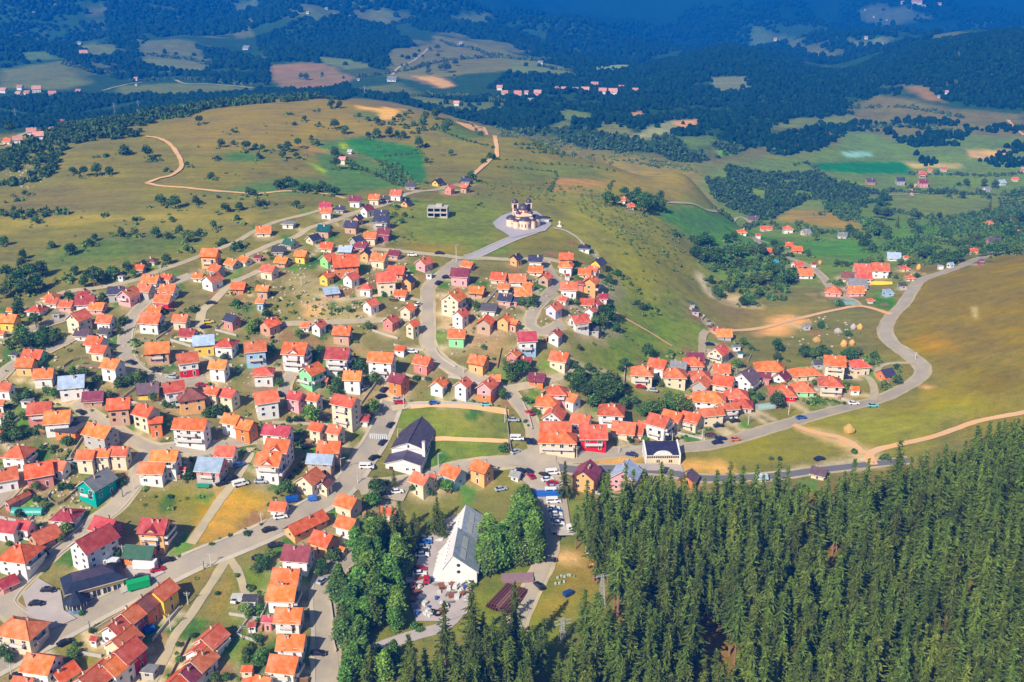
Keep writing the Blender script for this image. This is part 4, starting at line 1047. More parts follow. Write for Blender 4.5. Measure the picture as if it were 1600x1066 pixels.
# ---------------------------------------------------------------- the houses, read off the photograph
# region line: code, origin x, origin y, scale; rows: roof centre x, y, roof width (crop pixels), ridge heading, storeys, roof type, roof colour, wall colour, options
HOUSES = """
@ 0 260 .2505
1312 533 132 0 3 g o s
1350 630 112 -30 2 g o G
1240 678 84 -12 1 g o w
1322 690 138 42 2 g t w
1452 592 112 -35 1 g o G
1528 576 98 -35 1 g o w
1490 740 112 0 1 g o O
943 697 130 0 1 g o w
1045 684 98 -22 1 g o c
725 768 112 4 2 g n G
800 780 140 52 2 g t p
908 752 120 -16 2 g t G
1050 755 126 0 2 g o w
1020 818 126 0 2 g o w base=R
968 884 108 0 1 g o c
945 940 162 0 2 g o w
1130 940 116 0 2 g t c
1172 1030 124 0 1 g r w
1446 940 116 -32 2 g n P
658 945 118 0 2 g o w
610 866 114 0 1 g o p
532 828 122 12 1 g r w
418 850 108 -8 1 g t p
335 832 100 -14 1 g t w
318 802 112 -10 1 h t c
520 790 74 8 1 g r c
230 880 130 -5 1 h t w
488 925 150 48 3 g t c
60 942 126 0 2 g o y
520 1030 116 -4 1 g v w
655 1022 92 -18 1 g D w
348 918 60 12 0.7 f G G
950 580 74 -12 1 h b c
870 625 84 -8 1 g o G
757 682 54 -10 0.7 f G w
66 890 44 0 1 g o c
10 1032 44 0 1 g t w
@ 400 260 .2505
48 390 98 8 1 g o c
206 352 96 0 1 f G w
215 468 114 -35 1 g k G
142 512 96 0 1 g D G
357 440 108 35 1 g n c
428 380 104 -6 2 g q B
442 270 82 0 2 g o w
436 240 88 0 1 g r w
527 257 72 -14 1 g n G
620 200 86 0 2 g m w
740 187 80 0 2 g o c
808 196 60 -10 1 g D G
877 160 90 -12 2 g t w
936 218 76 45 1 g n s
965 112 74 0 1 g D G
1134 90 84 35 1 g n y
1208 125 76 45 2 g t P
1305 118 74 -35 2 g t B
1308 82 62 0 1 g n G
692 258 96 35 2 g m w
635 313 72 40 2 g n B
782 288 106 -6 1 g n G
783 325 116 -4 2 g n G
598 355 106 -6 2 g n B
800 402 102 -4 2 g m M
714 426 94 0 2 g o c
626 450 100 32 2 g n G
658 486 106 -22 1 g m P
562 510 106 -10 1 g l B
682 530 78 60 2 g n s
446 490 102 -5 1 g o c
452 562 122 32 2 g t g
555 582 168 14 2 g o O
285 540 102 -18 2 g o y
166 580 112 -22 1 g o B
14 560 56 -10 1 g m P
82 632 122 -22 2 g t c
770 560 122 -16 2 g o c
866 536 96 -22 1 g m p
878 640 132 -3 1 g o B
585 650 86 0 1 g l G
438 672 102 62 2 g o y
592 680 116 40 2 g t w
808 685 130 12 3 g t c
948 700 98 55 2 g n s
686 745 90 0 2 h t w
470 780 106 20 1 s l B
905 785 98 -6 1 g o w
1048 585 122 38 2 g t p
45 755 94 0 2 g o B
28 835 64 0 2 g o u
716 845 114 36 2 g t w
945 876 108 50 2 g o c
85 968 138 40 2 g o B
390 978 104 45 2 g t w
310 985 70 0 1 g t w
540 1018 134 0 2 g o B
840 946 116 45 2 g t P
975 975 98 40 3 g o c
1325 606 98 -30 1 g o P
1275 656 132 -2 2 g m p
1516 680 118 -14 1 g o c
1380 766 114 -14 1 g o B
1546 742 82 -8 1 g t w
1560 814 112 -20 1 g n p
1455 872 112 -4 1 g D w
1232 800 170 68 3 g o c
1275 908 118 62 3 g t w
1430 955 122 58 2 g o B
1552 940 110 50 2 g o s
1255 1036 124 0 2 g o e
1080 668 54 0 0.7 f G w
@ 800 260 .2505
25 560 88 35 2 g n s
148 570 94 0 2 g n w
150 635 94 0 1 g o c
340 556 94 0 2 g o O
337 607 100 -4 2 h o w
206 678 98 50 2 g o B
345 678 40 15 0.7 g r w
32 690 112 4 1 g t w
105 735 84 -30 1 g o w
68 776 112 4 2 g o w
20 826 74 -30 1 g n P
540 590 106 35 2 g n y
508 636 88 -30 2 g t w
455 652 84 -10 1 g o c
490 702 114 55 3 g o s
430 722 44 0 2 g r P
357 740 110 0 2 g t w
325 822 76 -35 1 g t w
262 868 118 38 2 g t L
470 840 90 0 1 g t w
525 846 76 40 2 g t w
490 886 86 45 2 g t w
418 945 146 25 2 g t w
567 806 64 0 1 g r w
512 1010 74 0 0.7 g D G
270 1034 100 50 2 g t w
90 1054 136 8 3 g r w base=u
14 965 76 -30 2 g o B
690 200 52 -15 1 g t w
740 240 52 20 1 g o c
1435 400 64 0 1 h o w
1503 320 62 -8 1 g v P
1575 380 60 0 1 g o w
1535 426 42 0 0.7 g t w
452 496 76 0 1 h n w
218 318 40 0 1 h n w
1320 1032 110 0 1 g o G
1278 1012 56 0 1 g r w
1125 856 42 0 0.7 g D G
1146 896 52 -10 0.7 g D G
1228 966 34 0 0.7 g D G
@ 1200 260 .2505
130 483 56 0 1 g o s
178 510 76 0 1 g o s
186 605 90 20 1 g t w
232 655 104 -3 1 g o w
285 606 42 0 0.7 g r w
10 520 62 0 1 g o s
585 625 112 -4 2 g t c
500 675 96 -10 1 g b c
595 675 108 -5 2 g t c
555 722 130 -6 1 g G c
545 762 112 -4 1 g o p
700 622 112 -12 2 g t w
410 766 96 -18 1 h t p
785 552 86 -12 1 g l w
860 564 44 0 0.7 g o w
853 626 62 0 1 h t c
886 686 64 0 1 h t c
640 828 48 10 1 h t w
465 422 56 -20 1 g G w
1280 520 60 -5 1 g t w
1140 606 52 20 0.7 g l w
1078 618 44 0 0.7 f l w
1382 350 68 0 1 h t w
1530 332 40 0 1 g t w
1410 460 86 -8 1 g v p
640 86 66 0 1 g D P
825 80 62 0 2 g n G
960 38 56 0 2 g t B
968 92 66 0 2 g m p
1096 12 44 0 1 g t w
1540 74 44 0 1 g o c
1365 134 50 20 1 g G w
1455 92 60 20 1 g l w
125 380 72 0 2 h t w
236 402 70 15 1 g G c
10 380 42 0 1 g t w
1010 20 32 0 1 g t c
1590 20 30 0 1 g t w
240 988 62 0 0.7 g G G
1552 398 24 0 1 g o w
840 740 70 0 0.7 s D G
750 782 80 10 0.7 s l u
1330 585 46 0 0.7 g v M
@ 0 527 .2505
600 14 146 -18 2 g o w
625 66 126 -14 2 g o c
702 155 150 -18 3 g o w
212 100 154 0 1 g o e
163 150 130 -3 2 g o s
275 216 132 8 2 g o w
448 266 160 14 2 g l w
985 56 150 12 2 g o B
1168 120 126 22 3 g t w base=R
1270 10 130 14 2 g l y
1410 26 156 -8 2 h t w
1590 48 128 15 3 g t u
1365 160 134 -6 3 g o w
32 300 108 -4 2 g t w
583 360 136 10 1 g m w base=B
742 404 150 10 3 g o B
250 430 152 12 2 g t P
362 486 168 10 2 g o w
440 560 186 -10 1 f D O
625 570 206 -24 2 g o G ratio=.7
910 446 168 -26 3 g o c open=1
970 520 84 15 3 s o O W=3
925 310 142 10 1 g v y
1082 300 128 24 3 g t w
1186 346 168 24 2 h b s
1332 325 120 -20 3 g o c
1430 340 134 -22 3 g t c
1192 530 228 -6 3 g o w ratio=.55
1450 500 150 -22 3 g o w
1535 535 150 -22 3 g o O
540 722 136 -3 3 g o c name=row_house
645 712 112 -3 3 g o c name=row_house
750 700 132 -3 3 g t c name=row_house
1032 726 188 -4 3 g o w ratio=.7
955 803 184 -4 2 g o w ratio=.75
1318 778 206 -8 2 g l P base=G
1410 700 152 -5 2 g t w
600 880 222 48 2 g G T ratio=.75 short=the_teal_house
115 702 192 -8 2 h t w
240 812 150 25 2 g o P
370 788 130 -12 2 g t w
28 842 140 25 2 g t w
1140 816 62 0 0.7 g o c
0 402 66 0 2 g t w
170 390 86 0 0.7 f G w
110 1000 150 42 0.8 g t P ratio=.25
92 100 64 -15 0.7 g D G
-10 480 50 0 2 g t w
-8 590 40 0 1 g t p
@ 400 527 .2505
250 60 188 -2 3 g o w dorm=1 balc=1
515 90 178 0 3 g r w
610 126 72 -12 2 g m w
785 116 186 -4 3 g o w ratio=.7
1045 136 144 -25 2 g o P
1390 132 148 -25 2 g o s
345 192 170 38 3 g o e balc=1
605 230 132 -4 3 g o w
48 205 134 8 2 h t w
60 362 154 22 3 g t w
248 356 130 -22 3 g r p
362 365 118 -22 3 g o w
560 386 196 -26 4 g t c ratio=.7
665 495 96 -3 1 g r w
890 246 148 -30 3 g m O
1140 276 122 55 2 g o w
1290 276 122 50 3 g t w
1440 286 142 50 3 g t p base=O
1490 246 72 0 2 g t P
135 570 200 -12 2 g r w ratio=.6
142 662 192 -10 3 g o w dorm=1
88 746 196 -8 3 g o w dorm=1
385 550 126 -26 3 g o c
495 566 132 -24 3 g t c
460 672 168 -4 2 g o B open=0
403 748 182 -6 2 g l G base=B ratio=.6
335 862 190 48 2 g t c ratio=.9
432 905 100 48 2 g b c
575 1012 186 -30 2 g o c
145 1044 132 -12 1 g t w
1032 870 166 -35 3 g t c
1105 862 66 -30 3 g t c
1230 828 180 -38 2 g o u
1410 796 166 -35 3 g o s
902 66 94 -15 0.7 g o w
430 258 60 -18 1 g o B
@ 800 527 .2505
10 92 104 50 2 g o P
85 135 82 -8 1 g r G
300 112 146 -24 2 g o c
156 242 112 -10 1 g m O
280 322 132 -6 2 h t p
225 388 166 -8 1 h o c
370 366 136 -38 2 g o w
262 466 156 55 2 g t w
432 500 148 -20 2 g t w
270 560 202 0 1 g t c
285 614 238 -4 2 h o c ratio=.6 balc=1
505 576 184 0 2 g t R balc=1 short=the_bright_red_house
620 440 168 -8 2 h t w
700 552 160 -14 1 g t c
770 572 110 -14 1 g t c
832 546 118 -32 1 g t G
920 508 176 -34 3 g t w
1005 482 160 -34 2 g o c
1120 492 152 -34 2 g o c
1235 458 180 12 2 g t c ratio=.5
1345 425 150 12 2 g t w ratio=.5
1440 405 124 -12 1 h t G
1400 345 162 -6 1 h t P
1230 362 204 -10 2 h o w ratio=.7
812 200 140 -8 2 h t c
912 156 138 -28 2 g o w
1040 166 102 -14 1 g G w
1015 214 150 -6 2 h t c
1132 145 134 -6 1 h o G
1142 116 124 0 1 g m G
1172 228 142 -6 1 h t c
1182 276 122 45 2 g t G
1290 72 142 35 2 g t c
1305 186 118 -2 1 g o c
1322 262 142 -24 2 g o c
1460 230 178 35 2 g v w
1572 232 82 -6 2 g m P
465 826 190 70 2 g m s ratio=.9
710 828 204 70 2 g l p ratio=.95
1105 862 130 65 1 g v O
1560 860 74 10 1 g l w
1095 370 46 0 0.7 g o w
1425 96 46 0 0.7 s q w
1400 54 64 0 0.7 f G w
25 846 84 -25 1 g G w
@ 1200 527 .2505
12 172 200 -6 1 h o c ratio=.7
85 232 116 35 1 g m w
230 206 204 10 1 h o c ratio=.6
415 138 138 -10 3 g o c
566 156 148 12 2 h t c
390 266 160 -8 2 h t c
215 302 154 -4 1 h t e
90 322 176 -6 1 h t R
541 318 72 -5 0.7 g o w
738 216 130 25 0.8 g n O
310 156 82 0 0.7 g D G
320 828 104 -30 1 g v c
@ 0 794 .2551
410 26 190 -8 1 h r w
60 100 150 -12 2 g r w
150 92 120 -12 2 g r w
270 150 180 35 1 g t B
122 256 246 -12 2 h o w
40 440 112 30 1 g r P
648 86 196 -22 2 g r M
572 178 268 40 3 g r w ratio=.7
950 92 210 -6 3 g r s dorm=1 balc=1
860 252 206 -6 1 g k O ratio=.7
990 492 196 50 3 g t y name=row_house
895 560 190 50 3 g b O name=row_house
805 628 200 50 3 g t M name=row_house
728 704 215 50 3 g t w name=row_house
752 790 220 50 3 g t c name=row_house
770 860 220 50 3 g t R name=row_house
700 936 225 50 3 g o w name=row_house
565 1016 250 50 3 g t w name=row_house
1290 778 215 50 2 g t w name=row_house
1235 850 205 50 2 g t w name=row_house
1225 915 215 50 2 g t w name=row_house
1165 985 215 50 2 g m w name=row_house
1090 1046 220 50 2 g o w name=row_house
125 716 280 -14 2 h t c ratio=.7
255 928 230 -12 2 g o w
390 992 170 40 1 g o c
148 1056 160 -12 1 g t w
1530 552 116 0 0.8 f D w
1545 708 72 0 0.7 g r w
1515 976 96 0 0.7 g o c
1545 1052 110 20 1 g o w
915 982 122 -8 0.8 f G G
578 795 72 -12 0.7 g r w
@ 400 794 .2551
305 78 270 30 1 g o s ratio=.4
415 172 190 -28 2 g o s
560 76 168 -24 2 g o w
256 258 212 -8 2 g m w
188 398 196 -3 2 g o w
165 500 204 -3 2 g o w
204 636 196 -3 2 g o w
72 668 78 -3 2 g r P
220 800 200 -3 2 g o w
175 932 226 -10 2 g o w
46 1046 136 -16 2 g o w
530 246 62 -30 0.7 g o c
800 8 110 -20 1 g t w
835 22 70 -20 1 g t c
@ 0 0 .2505
388 752 60 0 2 g r w
48 872 62 -4 1 g o w
110 858 56 20 2 g F w
195 808 56 20 2 g F w
238 832 60 20 2 g F w
22 555 46 0 2 g F w
125 537 44 0 2 g F w
115 577 40 0 2 g F w
170 572 46 0 2 g F w
226 545 52 20 2 g F w
325 576 44 20 2 g F w
490 562 40 0 2 g F w
848 485 30 0 2 g F w
520 322 46 20 2 g F p
497 265 30 0 1 g G w
110 336 24 0 1 g G w
210 76 24 0 1 g G w
346 30 20 0 1 g G w
850 526 20 0 1 g G w
908 693 24 0 1 g G w
1540 293 56 -20 1 g G w
@ 400 0 .2505
322 74 24 0 1 g G w
440 50 28 -20 1 g G w
595 102 40 0 1 g G w
494 86 24 0 1 g G w
1280 264 30 0 1 g G w
1095 66 16 0 1 g G w
640 492 22 0 1 g G w
850 486 70 0 1 g G w
1520 538 40 0 2 g F w
1552 572 46 0 2 g F w
1252 636 40 0 2 g F w
588 938 38 -20 1 g l w
540 985 50 0 2 g F c
@ 800 0 .2505
36 574 52 0 2 g F w
90 570 28 0 2 g F w
160 570 50 0 2 g F p
276 545 44 35 2 g F y
325 548 40 -15 2 g F p
396 552 40 0 1 g G w
456 552 54 0 2 g F w
515 520 48 0 2 g F B
566 558 50 0 2 g F w
630 562 56 0 2 g F w
682 538 34 0 2 g t c
770 556 40 0 2 g F w
120 620 46 0 1 g G w
178 385 34 0 1 g G w
42 584 40 0 2 g F w
@ 1200 0 .2505
46 240 22 0 2 g F w
912 4 34 0 2 g F w
945 8 34 0 2 g F w
840 10 24 0 2 g F w
970 34 28 0 1 g G w
1070 20 24 0 2 g F w
612 230 24 0 2 g F w
712 269 18 0 1 g G w
740 122 14 0 1 g G w
660 102 14 0 1 g G w
606 58 14 0 1 g G w
1115 568 24 0 2 g F w
1068 596 24 0 1 g G w
1590 1048 24 0 2 g F w
"""

def parse_houses():
    ox = oy = 0.0; sc = 1.0
    for ln in HOUSES.strip().split('\n'):
        p = ln.split()
        if p[0] == '@':
            ox, oy, sc = float(p[1]), float(p[2]), float(p[3]); continue
        kw = {}
        for e in p[8:]:
            k, v = e.split('=')
            if k in ('ratio', 'W', 'L', 'ze'): v = float(v)
            elif k in ('dorm', 'balc', 'open'): v = bool(int(v)); k = 'open_' if k == 'open' else k
            elif k == 'short': v = v.replace('_', ' ')
            kw[k] = v
        st = p[4]
        if float(st) < 1 and 'name' not in kw: kw.update(name='shed', cat='shed', group='sheds and garages')
        if kw.get('name') == 'row_house': kw.update(cat='row house', group='stepped row houses')
        if oy == 0: kw.update(group='farmhouses of the far valley')
        house(ox + float(p[0]) * sc, oy + float(p[1]) * sc, float(p[2]) * sc, float(p[3]), st, p[5], p[6], p[7], **kw)

parse_houses()
build_ground()
# ---------------------------------------------------------------- buildings with a shape of their own
def place(px, py, H=0.0):
    P, D = unproj([px], [py], H)
    return P[0, 0], P[0, 1], P[0, 2], D[0]

def win(parent, x, y, z, rz, w, h, me=None, name='window'):
    return put(name, me or U_WIN, parent, (x, y, z), rz, (w, 1, h))

mat_plain('copper dome', (74,66,84), .45, .15, .8, .5)
mat_wall('church stone', (250,214,184))
mat_wall('church band', (206,96,84))
mat_plain('gold', (224,178,80), .3, .05, 1, .6, .8)

def church():
    """domed church with a trefoil plan, three round apses towards the camera and twin bell towers at the back"""
    x, y, z, d = place(818, 357)
    o = thing('church', 'church', (x, y + 4, z), R(8), 'peach stone church with dark domes and twin bell towers on the paved plaza', None, None, 'the domed church')
    o.scale = (.86, .86, .86)
    S, D_, G_ = MATS['church stone'], MATS['copper dome'], MATS['gold']
    band = MATS['church band']; dk = MATS['window glass']
    b = MB()
    b.box(-5.2, 5.2, -5, 7, -1.5, 7.2)
    b.box(-8.2, -5.2, -2.6, 3.6, -1.5, 5.6); b.box(5.2, 8.2, -2.6, 3.6, -1.5, 5.6)
    b.prism([(3.6 * cos(a), -5 + 3.6 * sin(a)) for a in np.linspace(pi, 2 * pi, 15)], -1.5, 5.4)
    for s in (-1, 1):
        b.prism([(s * 5.1 + 1.9 * cos(a), -4.4 + 1.9 * sin(a)) for a in np.linspace(pi, 2 * pi, 11)], -1.5, 4.7)
        b.lathe([(3.1, -1.5), (3.1, 5.2)], 12, 0, s * 7.6, .5)
    b.box(-5.25, 5.25, -5.05, 7.05, 3.0, 3.35, 1)
    for s in (-1, 1): b.box(min(s*5.2, s*8.25), max(s*5.2, s*8.25), -2.65, 3.65, 2.6, 2.9, 1)
    for nx, ny, ln in ((0, -1, 4.0), (-1, 0, 4.0), (1, 0, 4.0)):
        pts = [(ln * cos(a), ln * sin(a)) for a in np.linspace(0, pi, 13)]      # round gables
        for off in (0,):
            f = [(p[0], -5.02, 7.0 + p[1] * .55) if ny else (nx * 5.22, p[0] + 1, 7.0 + p[1] * .55) for p in pts]
            bk = [(p[0], -2, 7.0 + p[1] * .55) if ny else (nx * 2.5, p[0] + 1, 7.0 + p[1] * .55) for p in pts]
            b.face(f, 0)
            for k in range(12): b.face([f[k], f[k+1], bk[k+1], bk[k]], 0)
    b.obj('wall', [S, band], o)
    r = MB()
    r.box(-5.5, 5.5, -5.3, 7.3, 7.2, 7.5)
    r.lathe([(3.9, 5.4), (3.7, 5.8), (3.0, 6.6), (1.6, 7.2), (.05, 7.4)], 18, 0, 0, -4.95, pi, 2 * pi)
    for s in (-1, 1):
        r.lathe([(2.1, 4.7), (1.9, 5.2), (1.3, 5.9), (.05, 6.3)], 12, 0, s * 5.1, -4.4)
        r.lathe([(3.4, 5.2), (3.2, 5.8), (2.3, 6.8), (1.1, 7.3), (.05, 7.5)], 16, 0, s * 7.6, .5)
        r.box(min(s*5.2, s*8.5), max(s*5.2, s*8.5), -2.9, 3.9, 5.6, 5.8)
    r.obj('roof', [D_], o, True)
    t = MB(); t.lathe([(2.9, 7.0), (2.9, 10.6), (3.2, 10.7), (3.2, 11.0)], 16, 0, 0, .6)
    for k in range(8):
        a = 2 * pi * k / 8 + .2
        for rr in (2.93,):
            c = (rr * cos(a), .6 + rr * sin(a))
            ta = np.array([-sin(a), cos(a)]); na = np.array([cos(a), sin(a)])
            q = [tuple(np.array(c) + ta * u + na * .04) + (zz,) for u, zz in ((-.38, 8.0), (.38, 8.0), (.38, 9.7), (0, 10.15), (-.38, 9.7))]
            t.face(q, 1)
            q2 = [tuple(np.array(c) + ta * u + na * .02) + (zz,) for u, zz in ((-.7, 7.8), (.7, 7.8), (.7, 9.8), (0, 10.5), (-.7, 9.8))]
            t.face(q2, 2)
    drum = t.obj('drum', [S, dk, band], o)
    t = MB(); t.lathe([(3.35, 10.9), (3.3, 11.8), (2.9, 12.8), (2.0, 13.7), (.8, 14.3), (.25, 14.6), (.05, 14.7)], 20, 0, 0, .6)
    dome = t.obj('dome', [D_], o, True)
    def cross(par, cx, cyy, z0):
        c = MB(); c.box(cx - .09, cx + .09, cyy - .09, cyy + .09, z0, z0 + 1.6); c.box(cx - .5, cx + .5, cyy - .08, cyy + .08, z0 + .95, z0 + 1.13)
        c.obj('cross', [G_], par)
    cross(dome, 0, .6, 14.6)
    for s in (-1, 1):
        t = MB(); cx, cyy = s * 4.3, 7.2
        t.box(cx - 1.5, cx + 1.5, cyy - 1.5, cyy + 1.5, -1.5, 10.2)
        for u in (-1, 1):
            for v in (-1, 1): t.box(cx + u * 1.45 - .35, cx + u * 1.45 + .35, cyy + v * 1.45 - .35, cyy + v * 1.45 + .35, 10.2, 13.0)
        t.box(cx - 1.1, cx + 1.1, cyy - 1.1, cyy + 1.1, 10.2, 13.0, 1)
        t.box(cx - 1.9, cx + 1.9, cyy - 1.9, cyy + 1.9, 13.0, 13.35)
        tw = t.obj('bell_tower', [S, dk], o)
        t = MB(); t.lathe([(1.9, 13.35), (1.85, 14.2), (1.4, 15.2), (.6, 15.9), (.05, 16.3)], 14, 0, cx, cyy)
        dm = t.obj('dome', [D_], tw, True)
        t = MB(); t.box(cx - .08, cx + .08, cyy - .08, cyy + .08, 16.2, 17.6); t.box(cx - .45, cx + .45, cyy - .07, cyy + .07, 17.0, 17.16); t.obj('cross', [G_], tw)
        for u, v in ((-1, 1), (1, -1), (-1, -1), (1, 1)):
            pass
    for k, (sx_, sy_) in enumerate(((-3.9, -3.8), (3.9, -3.8), (-3.9, 4.6), (3.9, 4.6))):
        t = MB(); t.lathe([(1.25, 7.3), (1.25, 9.2)], 10, 0, sx_, sy_); t.lathe([(1.5, 9.2), (1.45, 9.7), (1.0, 10.5), (.05, 11.0)], 12, 1, sx_, sy_)
        t.obj('small_dome', [S, D_], o, True)
    for k in range(5):
        a = pi + pi * (k + .5) / 5
        win(o, 3.6 * cos(a), -5 + 3.6 * sin(a), 1.2, a + pi / 2, .6, 2.2, U_OPEN)
    for s in (-1, 1):
        for v in (-1.6, 2.6): win(o, s * 8.2 if v < 0 else s * 8.2, v, 1.2, s * pi / 2, .7, 2.4, U_OPEN)
    HOUSE_XY.append((x, y + 4, 11, z, 817, 345))
church()

def frame_building():
    """unfinished concrete shell, open floors between columns"""
    x, y, z, d = place(684, 340)
    o = thing('concrete_shell', 'building', (x, y + 3, z), R(-3), 'unfinished grey concrete shell with open floors standing alone on the grass', None, None, 'the unfinished concrete shell')
    C = MATS['concrete']
    L, W = 11.0, 8.0
    for k in range(3):
        b = MB(); b.box(-L/2, L/2, -W/2, W/2, k * 2.7 - .25, k * 2.7); b.obj('floor_slab', [C], o)
    b = MB()
    b.box(-L/2, L/2, -W/2, W/2, -2, -.26)
    for cx in np.linspace(-L/2 + .25, L/2 - .25, 4):
        for cyy in (-W/2 + .25, W/2 - .25): b.box(cx - .25, cx + .25, cyy - .25, cyy + .25, 0, 5.2)
    b.obj('column', [C], o)
    b = MB(); b.box(-L/2 + .02, -L/2 + .22, -W/2 + .5, W/2 - .5, 0, 5.1); b.box(L/2 - .22, L/2 - .02, -1, W/2 - .5, 0, 5.1); b.box(-L/2+.5, L/2-.5, W/2 - .22, W/2 - .04, 0, 5.1)
    b.box(-L/2 + .5, L/2 - .5, -W/2 + .05, -W/2 + .2, 2.7, 3.4); b.box(-L/2+.5, -1.6, -W/2+.06, -W/2+.2, 0, .9); b.box(1.6, L/2-.5, -W/2+.06, -W/2+.2, 0, .9)
    b.obj('wall', [C], o)
    b = MB(); b.box(-1.0, 2.2, -.5, 2.6, 5.4, 6.6); b.obj('stair_head', [C], o)
    HOUSE_XY.append((x, y + 3, 8, z, 684, 330))
frame_building()

def sports_hall():
    """long white hall with a low dark curved roof and a lower porch wing in front"""
    P, D = unproj([605, 660, 690, 622], [732, 742, 690, 690])
    x, y, z = P[:2].mean(0)
    x0, y0 = P[0, 0] - 0.2, P[0, 1]
    a = R(82)
    rz = a - pi / 2
    o = thing('sports_hall', 'hall', (x0 + 6.5 * cos(rz), y0 + 6.5 * sin(rz), z), rz, 'long white sports hall with dark curved roof and a white chimney by the lawn', None, None, 'the white sports hall')
    Wt, Rf = MATS['wall white'], mat_roof('roof hall', (84,76,98), .6, True)
    hw = 6.4; Lh = 24.0
    b = MB()
    n = 10
    prof = [(-hw, 5.6), (-hw * .5, 7.15), (0, 8.3), (hw * .5, 7.15), (hw, 5.6)]; n = 4
    y1, y2 = 7.5, 7.5 + Lh
    b.box(-hw, hw, y1, y2, -2.5, 5.8)
    f = [(u, y1, v) for u, v in prof]; g = [(u, y2, v) for u, v in prof]
    b.face(f[::-1]); b.face(g)
    b.obj('wall', [Wt], o)
    b = MB()
    pr = [(u * 1.05, v + .12) for u, v in prof]
    for k in range(n):
        slab(b, [(pr[k][0], y1 - .4, pr[k][1]), (pr[k+1][0], y1 - .4, pr[k+1][1]), (pr[k+1][0], y2 + .4, pr[k+1][1]), (pr[k][0], y2 + .4, pr[k][1])], .18)
    b.tube((0, y1 - .4, 8.6), (0, y2 + .4, 8.6), .14, seg=5)
    b.obj('roof', [Rf, MATS['fascia']], o)
    b = MB(); b.box(-hw - .5, hw - .3, 0, y1 - .02, -2.5, 3.4)
    b.face([(-hw - .5, 0, 3.4), (hw - .3, 0, 3.4), (-.4, 0, 5.3)])
    wg = b.obj('porch_wing', [Wt], o)
    b = MB()
    slab(b, [(-hw - 1, -.5, 3.35), (-.4, -.5, 5.5), (-.4, y1 - .05, 5.5), (-hw - 1, y1 - .05, 3.35)], .18)
    slab(b, [(-.4, -.5, 5.5), (hw + .2, -.5, 3.35), (hw + .2, y1 - .05, 3.35), (-.4, y1 - .05, 5.5)], .18)
    b.obj('roof', [Rf, MATS['fascia']], wg)
    b = MB(); b.box(hw - 1.0, hw, y1 - 1.0, y1 - .05, 2, 9.4); b.box(hw - 1.1, hw + .1, y1 - 1.1, y1 + .05, 9.4, 9.6, 1); b.obj('chimney', [Wt, MATS['concrete']], o)
    for k in range(6): win(o, hw, y1 + 2.5 + k * 3.6, 3.4, pi / 2, 2.4, 1.2, U_OPEN)
    win(o, 0, y1, 6.3, 0, .7, 1.1, U_OPEN)
    for u in (1.2, 3.6): win(o, u, 0, 1.0, 0, 1.2, .9, U_WIN)
    put('door', U_DOOR, o, (-4.8, 0, 0), 0, (2.2, 1, 2.3))
    HOUSE_XY.append((x0 + 7, y0 + 9, 9, z, 640, 715)); HOUSE_XY.append((x0 + 9, y0 + 22, 10, z, 640, 680))
sports_hall()

